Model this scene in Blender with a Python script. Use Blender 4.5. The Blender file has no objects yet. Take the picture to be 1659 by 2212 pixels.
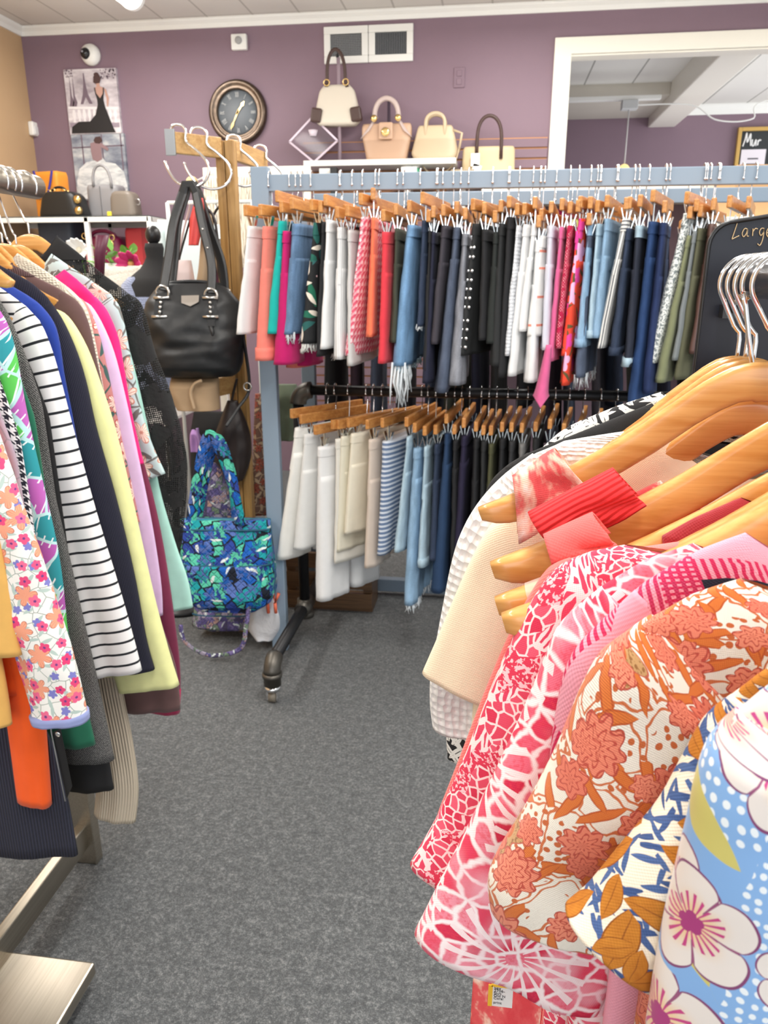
import bpy, bmesh, math, random
import numpy as np
from mathutils import Vector, Matrix, noise
random.seed(7)
SC = bpy.context.scene
COL = SC.collection
PI = math.pi
# ------------------------------------------------------------------ camera
F, PITCH, YAW, EYE = 1650.0, math.radians(17.0), math.radians(8.0), 1.40
cP, sP = math.cos(PITCH), math.sin(PITCH)
FW = Vector((-math.sin(YAW), math.cos(YAW), 0)); RT = Vector((math.cos(YAW), math.sin(YAW), 0))
CAM = Vector((0, 0, EYE))
def ray(px, py):
    v = (1106 - py) / F; l = (px - 829.5) / F
    return FW * (cP + v * sP) + RT * l + Vector((0, 0, v * cP - sP))
def atY(px, py, Y): d = ray(px, py); return CAM + d * (Y / d.y)
def atX(px, py, X): d = ray(px, py); return CAM + d * (X / d.x)
def atZ(px, py, Z): d = ray(px, py); return CAM + d * ((Z - EYE) / d.z)
def atP(px, py, p, n): d = ray(px, py); return CAM + d * ((p - CAM).dot(n) / d.dot(n))
def atD(px, py, D): return CAM + ray(px, py) * D
cam = bpy.data.cameras.new('camera'); co = bpy.data.objects.new('camera', cam); COL.objects.link(co)
co.location = CAM; co.rotation_euler = (PI / 2 - PITCH, 0, YAW)
cam.sensor_fit = 'VERTICAL'; cam.sensor_height = 36; cam.lens = F / 2212 * 36; cam.clip_start = 0.02
cam.dof.use_dof = True; cam.dof.focus_distance = 0.62; cam.dof.aperture_fstop = 18.0
SC.camera = co
# ------------------------------------------------------------------ object helpers
def tag(o, label=None, cat=None, group=None, kind=None):
    if label: o['label'] = label
    if cat: o['category'] = cat
    if group: o['group'] = group
    if kind: o['kind'] = kind
    return o
def thing(name, label, cat, loc=(0, 0, 0), rz=0, group=None):
    o = bpy.data.objects.new(name, None); COL.objects.link(o); o.empty_display_size = .05
    o.location = loc; o.rotation_euler = (0, 0, rz)
    return tag(o, label, cat, group)
class MB:
    def __init__(s): s.v = []; s.f = []; s.uv = []; s.sm = []
    def add(s, vs, fs, uvs=None, smooth=False):
        b = len(s.v); s.v += [tuple(x) for x in vs]
        s.uv += (uvs if uvs else [(p[0] + p[1], p[2]) for p in vs])
        s.f += [tuple(i + b for i in f) for f in fs]; s.sm += [smooth] * len(fs); return s
    def box(s, c, d, R=None):
        c = Vector(c); h = Vector(d) / 2; vs = []
        for x in (-1, 1):
            for y in (-1, 1):
                for z in (-1, 1):
                    p = Vector((x * h.x, y * h.y, z * h.z))
                    if R is not None: p = R @ p
                    vs.append(c + p)
        return s.add(vs, [(0, 1, 3, 2), (4, 6, 7, 5), (0, 4, 5, 1), (2, 3, 7, 6), (0, 2, 6, 4), (1, 5, 7, 3)])
    def bx(s, x0, x1, y0, y1, z0, z1):
        return s.box(((x0 + x1) / 2, (y0 + y1) / 2, (z0 + z1) / 2), (abs(x1 - x0), abs(y1 - y0), abs(z1 - z0)))
    def beam(s, a, b, w, t, up=(0, 0, 1)):
        a = Vector(a); b = Vector(b); d = (b - a); L = d.length; d.normalize(); u = Vector(up)
        x = d.cross(u).normalized(); u = x.cross(d)
        R = Matrix((x, d, u)).transposed()
        return s.box((a + b) / 2, (w, L, t), R)
    def loft(s, rings, closed=True, cap=True, uvs=None, smooth=True, cap0=None, cap1=None):
        n = len(rings[0]); vs = [p for r in rings for p in r]; fs = []
        for i in range(len(rings) - 1):
            for j in range(n if closed else n - 1):
                k = (j + 1) % n
                fs.append((i * n + j, i * n + k, (i + 1) * n + k, (i + 1) * n + j))
        if closed and (cap if cap0 is None else cap0): fs.append(tuple(range(n - 1, -1, -1)))
        if closed and (cap if cap1 is None else cap1): b = (len(rings) - 1) * n; fs.append(tuple(range(b, b + n)))
        return s.add(vs, fs, uvs, smooth)
    def tube(s, pts, r, n=10, closed=False, flat=None):
        pts = [Vector(p) for p in pts]; m = len(pts); rings = []
        rr = r if isinstance(r, (list, tuple)) else [r] * m
        prev = None
        for i, p in enumerate(pts):
            if closed: t = pts[(i + 1) % m] - pts[i - 1]
            else: t = pts[min(i + 1, m - 1)] - pts[max(i - 1, 0)]
            t.normalize()
            if prev is None:
                a = Vector((0, 0, 1)) if abs(t.z) < .9 else Vector((0, 1, 0))
                x = t.cross(a).normalized()
            else:
                x = prev - t * prev.dot(t)
                if x.length < 1e-6: x = t.orthogonal()
                x.normalize()
            prev = x; y = t.cross(x); fx, fy = flat if flat else (1, 1)
            rings.append([p + (x * math.cos(2 * PI * k / n) * fx + y * math.sin(2 * PI * k / n) * fy) * rr[i] for k in range(n)])
        if closed: rings.append(rings[0])
        return s.loft(rings, cap=not closed)
    def lathe(s, prof, c=(0, 0, 0), n=32, M=None):
        c = Vector(c); rings = []
        for r, z in prof:
            ring = []
            for k in range(n):
                p = Vector((r * math.cos(2 * PI * k / n), r * math.sin(2 * PI * k / n), z))
                ring.append(c + (M @ p if M is not None else p))
            rings.append(ring)
        return s.loft(rings)
    def prism(s, poly, vec, smooth=False):
        poly = [Vector(p) for p in poly]; vec = Vector(vec); n = len(poly)
        vs = poly + [p + vec for p in poly]
        fs = [tuple(range(n - 1, -1, -1)), tuple(range(n, 2 * n))] + [(i, (i + 1) % n, (i + 1) % n + n, i + n) for i in range(n)]
        return s.add(vs, fs)
    def ico(s, c, r, seg=12, sc=(1, 1, 1)):
        rings = []
        for i in range(seg // 2 + 1):
            a = PI * i / (seg // 2); rr = max(math.sin(a), 1e-3)
            rings.append([Vector(c) + Vector((math.cos(2 * PI * k / seg) * rr * r * sc[0], math.sin(2 * PI * k / seg) * rr * r * sc[1], math.cos(a) * r * sc[2])) for k in range(seg)])
        return s.loft(rings)
    def build(s, name, m, parent=None, bevel=0, loc=None, label=None, fix=True):
        me = bpy.data.meshes.new(name); me.from_pydata(s.v, [], s.f)
        me.polygons.foreach_set('use_smooth', s.sm)
        ul = me.uv_layers.new(name='UVMap')
        li = np.empty(len(me.loops), dtype=np.int32); me.loops.foreach_get('vertex_index', li)
        ul.data.foreach_set('uv', np.array(s.uv, dtype=np.float32)[li].ravel())
        if fix:
            bm = bmesh.new(); bm.from_mesh(me); bmesh.ops.recalc_face_normals(bm, faces=bm.faces); bm.to_mesh(me); bm.free()
        if m: me.materials.append(m)
        o = bpy.data.objects.new(name, me); COL.objects.link(o)
        if parent:
            o.parent = parent
            mw = parent.matrix_basis.copy() if parent.parent is None else parent.parent.matrix_basis @ parent.matrix_basis
            if parent.type == 'EMPTY': o.matrix_parent_inverse = mw.inverted()
        if bevel:
            b = o.modifiers.new('bevel', 'BEVEL'); b.width = bevel; b.segments = 2; b.limit_method = 'ANGLE'; b.angle_limit = .7
        if label: o['label'] = label
        return o
def struct(name, mb, m, bevel=0): return tag(mb.build(name, m, bevel=bevel), kind='structure')
def lerp(a, b, t): return a + (b - a) * t
def interp(x, xs, ys):
    return float(np.interp(x, xs, ys))
def spline(pts, n):
    """Catmull-Rom through points, n samples"""
    P = [Vector(p) for p in pts]; m = len(P); out = []
    for i in range(n):
        t = i / (n - 1) * (m - 1); k = min(int(t), m - 2); f = t - k
        p0 = P[max(k - 1, 0)]; p1 = P[k]; p2 = P[k + 1]; p3 = P[min(k + 2, m - 1)]
        out.append(.5 * ((2 * p1) + (p2 - p0) * f + (2 * p0 - 5 * p1 + 4 * p2 - p3) * f * f + (3 * p1 - p0 - 3 * p2 + p3) * f ** 3))
    return out
def arc(c, r, a0, a1, n, ax, ay):
    c = Vector(c); ax = Vector(ax); ay = Vector(ay)
    return [c + ax * r * math.cos(lerp(a0, a1, i / (n - 1))) + ay * r * math.sin(lerp(a0, a1, i / (n - 1))) for i in range(n)]
# ------------------------------------------------------------------ materials
class P:
    """small node-tree writer"""
    def __init__(s, name, us=1.0):
        s.us = us
        s.mat = bpy.data.materials.new(name); s.mat.use_nodes = True; s.nt = s.mat.node_tree
        s.b = s.nt.nodes['Principled BSDF']; s._uv = None
    def n(s, t): return s.nt.nodes.new(t)
    def put(s, sock, v):
        if v is None: return
        if isinstance(v, bpy.types.NodeSocket): s.nt.links.new(v, sock)
        else:
            if sock.type == 'RGBA' and len(v) == 3: v = (*v, 1)
            sock.default_value = v
    def m(s, op, a, b=None, c=None):
        nd = s.n('ShaderNodeMath'); nd.operation = op; s.put(nd.inputs[0], a); s.put(nd.inputs[1], b)
        if c is not None: s.put(nd.inputs[2], c)
        return nd.outputs[0]
    def vm(s, op, a, b=None, sc=None):
        nd = s.n('ShaderNodeVectorMath'); nd.operation = op; s.put(nd.inputs[0], a); s.put(nd.inputs[1], b)
        if sc is not None: s.put(nd.inputs['Scale'], sc)
        return nd.outputs['Value'] if op in ('LENGTH', 'DISTANCE', 'DOT_PRODUCT') else nd.outputs[0]
    def lt(s, a, b): return s.m('LESS_THAN', a, b)
    def gt(s, a, b): return s.m('GREATER_THAN', a, b)
    def step(s, x, e0, e1):
        nd = s.n('ShaderNodeMapRange'); nd.interpolation_type = 'SMOOTHSTEP'; s.put(nd.inputs[0], x); s.put(nd.inputs[1], e0); s.put(nd.inputs[2], e1); return nd.outputs[0]
    def mix(s, f, a, b):
        nd = s.n('ShaderNodeMix'); nd.data_type = 'RGBA'; s.put(nd.inputs[0], f); s.put(nd.inputs[6], a); s.put(nd.inputs[7], b); return nd.outputs[2]
    def uv(s):
        if s._uv is None:
            s._uv = s.n('ShaderNodeUVMap').outputs[0]
            if s.us != 1.0: s._uv = s.vm('SCALE', s._uv, sc=s.us)
        return s._uv
    def obj(s): return s.n('ShaderNodeTexCoord').outputs['Object']
    def geo(s): return s.n('ShaderNodeNewGeometry').outputs['Position']
    def sep(s, v):
        nd = s.n('ShaderNodeSeparateXYZ'); s.put(nd.inputs[0], v); return nd.outputs
    def comb(s, x, y, z=0.0):
        nd = s.n('ShaderNodeCombineXYZ'); s.put(nd.inputs[0], x); s.put(nd.inputs[1], y); s.put(nd.inputs[2], z); return nd.outputs[0]
    def map(s, v, loc=(0, 0, 0), rot=(0, 0, 0), sc=(1, 1, 1)):
        nd = s.n('ShaderNodeMapping'); s.put(nd.inputs[0], v); nd.inputs[1].default_value = loc; nd.inputs[2].default_value = rot; nd.inputs[3].default_value = sc; return nd.outputs[0]
    def noise(s, v, scale, detail=3.0, rough=.5, dist=0.0, col=False):
        nd = s.n('ShaderNodeTexNoise'); s.put(nd.inputs['Vector'], v); nd.inputs['Scale'].default_value = scale; nd.inputs['Detail'].default_value = detail
        nd.inputs['Roughness'].default_value = rough; nd.inputs['Distortion'].default_value = dist
        return nd.outputs['Color' if col else 'Fac']
    def warp(s, v, scale, amt):
        c = s.noise(v, scale, 2, col=True); c = s.vm('SUBTRACT', c, (.5, .5, .5)); return s.vm('ADD', v, s.vm('SCALE', c, sc=amt))
    def vor(s, v, scale, feature='F1', rnd=1.0, dim='2D'):
        nd = s.n('ShaderNodeTexVoronoi'); nd.voronoi_dimensions = dim; nd.feature = feature; s.put(nd.inputs['Vector'], v)
        nd.inputs['Scale'].default_value = scale; nd.inputs['Randomness'].default_value = rnd; return nd.outputs
    def ramp(s, x, stops, const=False):
        nd = s.n('ShaderNodeValToRGB'); r = nd.color_ramp
        if const: r.interpolation = 'CONSTANT'
        while len(r.elements) < len(stops): r.elements.new(.5)
        for e, (p, c) in zip(r.elements, stops): e.position = p; e.color = (*c, 1) if len(c) == 3 else c
        s.put(nd.inputs[0], x); return nd.outputs[0]
    def cell(s, v, scale, rnd=.8, spin=True):
        """local polar frame of each random cell: r, theta, x, y, random"""
        o = s.vor(v, scale, rnd=rnd); l = s.vm('SUBTRACT', v, o['Position']); c = s.sep(o['Color'])
        x, y = s.sep(l)[0], s.sep(l)[1]; r = s.vm('LENGTH', s.comb(x, y))
        th = s.m('ARCTAN2', y, x); th2 = s.m('ADD', th, s.m('MULTIPLY', c[0], 6.283)) if spin else th
        return r, th2, s.m('MULTIPLY', r, s.m('COSINE', th2)), s.m('MULTIPLY', r, s.m('SINE', th2)), c[1], c[2]
    def flower(s, v, scale, rad, petals=5, deep=.35, rnd=.75, sharp=1.0):
        r, th, x, y, a, b = s.cell(v, scale, rnd)
        w = s.m('POWER', s.m('ABSOLUTE', s.m('COSINE', s.m('MULTIPLY', th, petals / 2))), sharp)
        R = s.m('MULTIPLY', s.m('ADD', s.m('MULTIPLY', w, deep), 1 - deep), s.m('MULTIPLY', s.m('ADD', s.m('MULTIPLY', a, .3), .7), rad))
        q = s.m('DIVIDE', r, R)
        return q, th, a, b
    def leaf(s, v, scale, ln, wd, rnd=.9, ang=None):
        r, th, x, y, a, b = s.cell(v, scale, rnd, ang is None)
        if ang is not None:
            x, y = (s.m('MULTIPLY', r, s.m('COSINE', s.m('SUBTRACT', th, ang))), s.m('MULTIPLY', r, s.m('SINE', s.m('SUBTRACT', th, ang))))
        u = s.m('DIVIDE', x, ln); u = s.m('MULTIPLY', u, u); e = s.m('MULTIPLY', s.m('SUBTRACT', 1.0, u), wd)
        q = s.m('DIVIDE', s.m('ABSOLUTE', y), s.m('MAXIMUM', e, 1e-5))
        return q, s.lt(q, 1.0), a, b   # q<1 inside
    def bump(s, h, strength, dist=.002):
        nd = s.n('ShaderNodeBump'); nd.inputs['Strength'].default_value = strength; nd.inputs['Distance'].default_value = dist; s.put(nd.inputs['Height'], h)
        s.put(s.b.inputs['Normal'], nd.outputs[0])
    def done(s, col, rough=.8, metal=0.0, **kw):
        s.put(s.b.inputs['Base Color'], col); s.put(s.b.inputs['Roughness'], rough); s.put(s.b.inputs['Metallic'], metal)
        for k, v in kw.items(): s.put(s.b.inputs[k.replace('_', ' ')], v)
        return s.mat
def S(r, g, b):
    """0-255 display colour to linear"""
    f = lambda c: (c / 255 / 12.92) if c / 255 < .04045 else ((c / 255 + .055) / 1.055) ** 2.4
    return (f(r), f(g), f(b))
_mc = {}
def flat(name, c, rough=.5, metal=0.0, **kw):
    k = (name,)
    if k not in _mc: _mc[k] = P(name).done(c, rough, metal, **kw)
    return _mc[k]
def weave(p, k=1.0, sc=900):
    """fine cloth bump"""
    v = p.uv(); x = p.sep(v)
    a = p.m('SINE', p.m('MULTIPLY', x[0], sc * 3)); b = p.m('SINE', p.m('MULTIPLY', x[1], sc * 3))
    h = p.m('ADD', p.m('MULTIPLY', a, b), p.m('MULTIPLY', p.noise(v, 60, 4), 3.0))
    p.bump(h, .22 * k, .0012)
def fab(name, c, rough=.85, var=.12, k=1.0, sc=900):
    kk = ('fab', name)
    if kk in _mc: return _mc[kk]
    p = P(name); v = p.uv(); n = p.noise(v, 35, 4)
    c2 = tuple(min(1, x * (1 + var)) for x in c); c1 = tuple(x * (1 - var) for x in c)
    weave(p, k, sc); _mc[kk] = p.done(p.mix(n, c1, c2), rough, Sheen_Weight=.12 if max(c) > .12 else 0.0)
    return _mc[kk]
def denim(name, c, fade=.35):
    p = P(name); v = p.uv(); n = p.noise(p.map(v, sc=(60, 14, 1)), 1.0, 4); n2 = p.noise(v, 9, 2); n3 = p.noise(p.map(v, sc=(700, 160, 1)), 1, 1)
    f = p.m('ADD', p.m('MULTIPLY', n, .55), p.m('ADD', p.m('MULTIPLY', n2, .35), p.m('MULTIPLY', n3, .25)))
    c2 = tuple(min(.9, x * (1 + 1.6 * fade) + .05 * fade) for x in c); c1 = tuple(x * (1 - fade) for x in c)
    weave(p, .8); return p.done(p.mix(p.step(f, .3, .85), c1, c2), .85)
def stripes(name, bg, fg, per, wid, vert=False, soft=.08, ph=0.0, wob=.0):
    p = P(name); v = p.uv()
    if wob: v = p.warp(v, 12, wob)
    t = p.sep(v)[0 if vert else 1]
    a = p.m('FRACT', p.m('ADD', p.m('DIVIDE', t, per), 50.0 + ph)); d = p.m('ABSOLUTE', p.m('SUBTRACT', a, .5)); w = wid / per / 2
    weave(p); return p.done(p.mix(p.step(d, w, w + soft * w + .01), fg, bg), .85)
def wood(name, c1, c2, rough=.32, ax=0, sc=1.0, coat=.35):
    p = P(name); v = p.obj(); s_ = [90 * sc] * 3; s_[ax] = 5 * sc
    n = p.noise(p.map(v, sc=tuple(s_)), 1.0, 4, .6, .6); k = p.noise(p.map(v, sc=tuple(x * 4 for x in s_)), 1.0, 2)
    f = p.m('ADD', p.m('MULTIPLY', n, .75), p.m('MULTIPLY', k, .25)); p.bump(k, .04, .001)
    return p.done(p.mix(p.step(f, .3, .7), c1, c2), rough, Coat_Weight=coat, Coat_Roughness=.12)
# plain stuffs used in many places
M_wood = wood('varnished_hanger_wood', S(204, 140, 70), S(230, 176, 106), .28, 0, .9)
M_wood_end = wood('clip_bar_wood', S(182, 116, 58), S(216, 156, 88), .4, 1, 1.0, .2)
M_stand = wood('stand_wood', S(150, 110, 58), S(190, 150, 92), .45, 2, .7, .1)
M_chrome = flat('chrome', (.86, .86, .87), .12, 1.0)
M_clip = flat('clip_metal', (.9, .95, .97), .18, 1.0)
M_gold = flat('gold_metal', (.85, .6, .25), .2, 1.0)
M_white = flat('white_paint', S(236, 236, 232), .4)
M_black = flat('black_plastic', (.012, .012, .013), .35)
M_trim = flat('cream_gloss_paint', S(238, 234, 222), .35)
M_blue = flat('powder_blue_steel', S(140, 158, 176), .38)
M_slate = flat('slate_blue_steel', S(112, 126, 140), .42)
M_pipe = flat('black_iron_pipe', S(44, 44, 46), .38, .6)
M_pipe2 = flat('worn_pipe_fitting', S(96, 92, 86), .4, .7)
def _nickel():
    p = P('brushed_nickel'); v = p.obj(); n = p.noise(p.map(v, sc=(300, 3, 300)), 1, 3); n2 = p.noise(v, 6, 4)
    return p.done(p.mix(n, S(168, 158, 142), S(206, 198, 184)), p.m('ADD', p.m('MULTIPLY', n2, .2), .22), 1.0)
M_nickel = _nickel()
# ------------------------------------------------------------------ setting
W, XL, ZC = 5.5, -3.26, 3.02
def _wallmat(name, c):
    p = P(name); v = p.geo(); n = p.noise(v, 3, 4); n2 = p.noise(v, 220, 2); p.bump(n2, .15, .002)
    return p.done(p.mix(n, tuple(x * .93 for x in c), tuple(x * 1.07 for x in c)), .62)
M_purple = _wallmat('purple_wall_paint', S(131, 108, 121)); M_tan = _wallmat('tan_wall_paint', S(196, 164, 126))
def _carpet():
    p = P('grey_carpet'); v = p.geo()
    a = p.noise(v, 115, 5, .75); b = p.noise(v, 420, 2); c = p.noise(v, 1.6, 3); d = p.noise(v, 40, 3)
    f = p.m('ADD', p.m('MULTIPLY', a, .62), p.m('ADD', p.m('MULTIPLY', b, .38), p.m('MULTIPLY', p.m('SUBTRACT', d, .5), .22)))
    col = p.ramp(f, [(.32, S(40, 42, 44)), (.5, S(84, 87, 89)), (.68, S(156, 158, 158))])
    p.bump(f, .9, .006)
    return p.done(p.mix(p.m('MULTIPLY', c, .25), col, S(70, 74, 78)), .95, Sheen_Weight=.2)
M_carpet = _carpet()
def _tiles(name, base, line, w, h, rot=0):
    p = P(name); v = p.map(p.geo(), rot=(0, 0, rot)); x = p.sep(v)
    fx = p.m('ABSOLUTE', p.m('SUBTRACT', p.m('FRACT', p.m('ADD', p.m('DIVIDE', x[0], w), 40.3)), .5)); fy = p.m('ABSOLUTE', p.m('SUBTRACT', p.m('FRACT', p.m('ADD', p.m('DIVIDE', x[1], h), 40.1)), .5))
    g = p.m('MAXIMUM', p.gt(fx, .5 - .006 / w), p.gt(fy, .5 - .004 / h)); n = p.noise(v, 260, 3); n2 = p.noise(v, 2.2, 3)
    p.bump(p.m('SUBTRACT', n, p.m('MULTIPLY', g, 2.0)), .25, .004)
    return p.done(p.mix(g, p.mix(p.m('MULTIPLY', n2, .5), base, tuple(x * .85 for x in base)), line), .8)
M_ceil = _tiles('ceiling_tile', S(214, 210, 204), S(176, 172, 166), .305, .61)
M_ceil2 = _tiles('annex_ceiling_panel', S(226, 224, 218), S(150, 148, 142), .41, 3.0)
struct('floor', MB().bx(XL, 5, -2.5, 9.2, -.1, 0), M_carpet)
struct('ceiling', MB().bx(XL - .1, 5, -2.5, W, ZC, ZC + .1), M_ceil)
struct('wall_left', MB().bx(XL - .1, XL, -2.5, W + .12, 0, ZC), M_tan)
# back wall with the wide cased opening
o0 = atY(1199, 83, W); o1 = atY(1236, 118, W)      # outer corner of casing, inner corner
XO, ZO = o1.x - .01, o1.z
mb = MB(); mb.bx(XL, XO, W, W + .12, 0, ZC); mb.bx(XO, 5, W, W + .12, ZO, ZC)
struct('wall_back', mb, M_purple)
struct('wall_annex_back', MB().bx(XO - 2, 5, 8.7, 8.8, 0, 3.05), M_purple)
struct('wall_annex_left', MB().bx(XO - 2.1, XO - 2, W + .12, 8.7, 0, 3.05), M_purple)
struct('ceiling_annex', MB().bx(XO - 2, 5, W + .12, 8.7, 3.03, 3.13), M_ceil2)
def crown(name, a, b, inward, z, h=.052, d=.045):
    a = Vector(a); b = Vector(b); i = Vector(inward); pr = [(0, 0), (0, -h), (d * .25, -h), (d * .45, -h * .55), (d * .9, -h * .25), (d, -h * .12), (d, 0)]
    ringA = [a + i * p[0] + Vector((0, 0, z + p[1])) for p in pr]; ringB = [b + i * p[0] + Vector((0, 0, z + p[1])) for p in pr]
    return struct(name, MB().loft([ringA, ringB], smooth=False), M_white)
crown('trim_1', (XL, W, 0), (5, W, 0), (0, -1, 0), ZC); crown('trim_2', (XL, -2.5, 0), (XL, W, 0), (1, 0, 0), ZC)
crown('trim_3', (XO - 2, 8.7, 0), (5, 8.7, 0), (0, -1, 0), 3.03, .09)
# casing boards
cw = XO - o0.x
mb = MB(); mb.bx(o0.x, XO + .005, W - .022, W, 0, o0.z); mb.bx(XO, 5, W - .022, W, ZO, o0.z)
mb.bx(XO - .005, XO + .005, W, W + .12, 0, ZO); mb.bx(XO, 5, W, W + .12, ZO - .01, ZO + .005)
struct('trim_4', mb, M_trim, .004)
# ceiling beam and step in the annex
b0 = atZ(1430, 240, 2.86); b1 = atZ(1500, 125, 2.86)
struct('trim_5', MB().bx(b0.x, b0.x + .26, W + .12, 8.7, 2.84, 3.04), M_trim, .01)
struct('trim_6', MB().bx(XO - 2, b0.x, 7.7, 8.7, 2.93, 3.04), _wallmat('annex_soffit_paint', S(206, 200, 188)), .004)
# slatwall: boards with gaps over a tan backing
s0 = atY(655, 292, W); s1 = atY(1183, 300, W); zt = s0.z
M_slat = flat('slat_groove_wood', S(196, 140, 96), .6)
gr_top = atY(1100, 299, W).z + .002
sl = tag(MB().bx(s0.x, s1.x, W - .006, W, .3, gr_top).build('wall_slat_backing', M_slat), kind='structure')
dz = (atY(1100, 299, W).z - atY(1100, 366, W).z) / 3; mb = MB(); z = zt + .0
gr0 = atY(1100, 299, W).z
for k in range(int((gr0 - .3) / dz)):
    top = gr0 - k * dz - .006; mb.bx(s0.x, s1.x, W - .018, W - .006, top - dz + .0125, top)
mb.build('slat_board', M_purple, sl)
# ------------------------------------------------------------------ light
wd = bpy.data.worlds.new('daylight'); SC.world = wd; wd.use_nodes = True
wd.node_tree.nodes['Background'].inputs[0].default_value = (.93, .97, 1.0, 1); wd.node_tree.nodes['Background'].inputs[1].default_value = .62
def area(name, loc, rot, sx, sy, e, c=(1, .97, .92)):
    l = bpy.data.lights.new(name, 'AREA'); l.shape = 'RECTANGLE'; l.size = sx; l.size_y = sy; l.energy = e; l.color = c
    o = bpy.data.objects.new(name, l); COL.objects.link(o); o.location = loc; o.rotation_euler = rot; return o
for x_ in (-2.2, .1, 2.2):
    for y_ in (.6, 3.6): area('fluorescent_light', (x_, y_, 2.9), (0, 0, 0), .25, 2.4, 42)
area('ceiling_fill_light', (-.6, 2.6, 2.25), (PI, 0, 0), 4.5, 5.5, 38, (1, .98, .95))  # added upward fill with no fixture behind it, brightens the ceiling tiles
area('shopfront_daylight', (.6, -5.2, 1.9), (PI / 2, 0, 0), 6.5, 2.8, 110, (.96, .98, 1))
area('annex_daylight', (4.6, 7.2, 1.6), (0, PI / 2, 0), 2.2, 2.6, 70, (.97, .98, 1))
area('annex_ceiling_fill', (2.5, 7.2, 2.0), (PI, 0, 0), 4, 2.4, 16, (.98, .98, 1))  # unseen fill facing up, added to lighten the annex
SC.view_settings.view_transform = 'Standard'; SC.view_settings.look = 'None'; SC.view_settings.gamma = 1; SC.view_settings.use_curve_mapping = False
SC.view_settings.exposure = .42
SC.cycles.max_bounces = 8; SC.cycles.diffuse_bounces = 4; SC.cycles.glossy_bounces = 3; SC.cycles.transparent_max_bounces = 12; SC.cycles.caustics_reflective = False; SC.cycles.caustics_refractive = False
# ------------------------------------------------------------------ ceiling and wall fittings
M_glow = P('fluorescent_diffuser').done((1, 1, 1), .4, 0, Emission_Color=(1, .98, .93, 1), Emission_Strength=3.0)
e = atZ(288, 18, 2.93); t = thing('ceiling_light', 'fluorescent strip light on the tiled ceiling', 'ceiling light', (e.x, e.y, ZC))
pr = [(-.075, 0), (-.075, -.025), (.075, -.025), (.075, 0)]
MB().prism([(e.x + a, e.y, ZC + b) for a, b in pr], (0, -2.4, 0)).build('housing', M_white, t)
pr = [(.07 * math.cos(PI + PI * k / 12), -.025 + .075 * math.sin(PI + PI * k / 12)) for k in range(13)]
MB().prism([(e.x + a, e.y - .015, ZC + b) for a, b in pr], (0, -2.37, 0)).build('diffuser', M_glow, t)
pr = [(.078 * math.cos(PI + PI * k / 12), -.022 + .082 * math.sin(PI + PI * k / 12)) for k in range(13)]
MB().prism([(e.x + a, e.y + .01, ZC + b) for a, b in pr], (0, -.03, 0)).build('end_cap', M_white, t)
RY = Matrix.Rotation(PI / 2, 3, 'X')      # z axis -> -y (off the wall)
def onwall(px, py): return atY(px, py, W)
c = onwall(199, 120); t = thing('security_camera', 'white round security camera above the lady painting', 'security camera', (c.x, W, c.z))
MB().lathe([(.001, 0), (.065, 0), (.066, .02), (.058, .045), (.03, .06), (.001, .062)], (c.x, W, c.z), 28, RY).build('base', M_white, t)
MB().ico((c.x - .018, W - .05, c.z), .036, 20).build('lens_dome', flat('camera_glass', (.01, .01, .012), .08), t)
MB().ico((c.x - .026, W - .083, c.z + .006), .008, 12).build('lens', flat('lens_grey', (.3, .3, .33), .1), t)
c = onwall(519, 93); t = thing('motion_sensor', 'square white sensor box high on the purple wall', 'sensor', (c.x, W, c.z))
MB().box((c.x, W - .018, c.z), (.105, .036, .092)).build('housing', M_white, t, .008)
MB().lathe([(.001, 0), (.022, 0), (.022, .012), (.016, .014), (.001, .014)], (c.x, W - .034, c.z + .006), 20, RY).build('speaker_grille', flat('grille_grey', (.35, .35, .35), .5), t)
c = atX(67, 279, XL); t = thing('wall_sensor', 'small white sensor box on the tan left wall', 'sensor', (XL, c.y, c.z))
MB().box((XL + .02, c.y, c.z), (.04, .075, .09)).build('housing', M_white, t, .01)
MB().box((XL + .041, c.y, c.z - .01), (.006, .04, .05)).build('cover', flat('sensor_cover', (.75, .75, .74), .5), t, .002)
# clock
c = onwall(515, 244); R = .2; t = thing('wall_clock', 'round bronze wall clock with a grey roman numeral face', 'clock', (c.x, W, c.z))
CW = (c.x, W, c.z)
p = P('aged_bronze'); n = p.noise(p.geo(), 40, 4); M_brz = p.done(p.mix(n, S(58, 48, 42), S(122, 106, 92)), .3, .85)
MB().lathe([(R - .062, .006), (R - .062, .03), (R - .055, .036), (R - .045, .03), (R - .035, .034), (R - .018, .045), (R - .004, .03), (R, .015), (R, 0), (R - .062, 0)], CW, 56, RY).build('rim', M_brz, t)
MB().lathe([(.001, .012), (R - .06, .012), (R - .06, 0), (.001, 0)], CW, 48, RY).build('dial', flat('slate_dial', S(116, 122, 128), .6), t)
mb = MB(); num = ['XII', 'I', 'II', 'III', 'IIII', 'V', 'VI', 'VII', 'VIII', 'IX', 'X', 'XI']; M_num = flat('numeral_silver', S(196, 198, 198), .5)
def onface(a, r, s=0):   # polar on the dial, s = sideways
    return Vector((c.x + math.sin(a) * r + math.cos(a) * s, W - .0155, c.z + math.cos(a) * r - math.sin(a) * s))
def stroke(mb, a, b, w, th=.002): mb.beam(a, b, w, th, (0, -1, 0))
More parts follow.
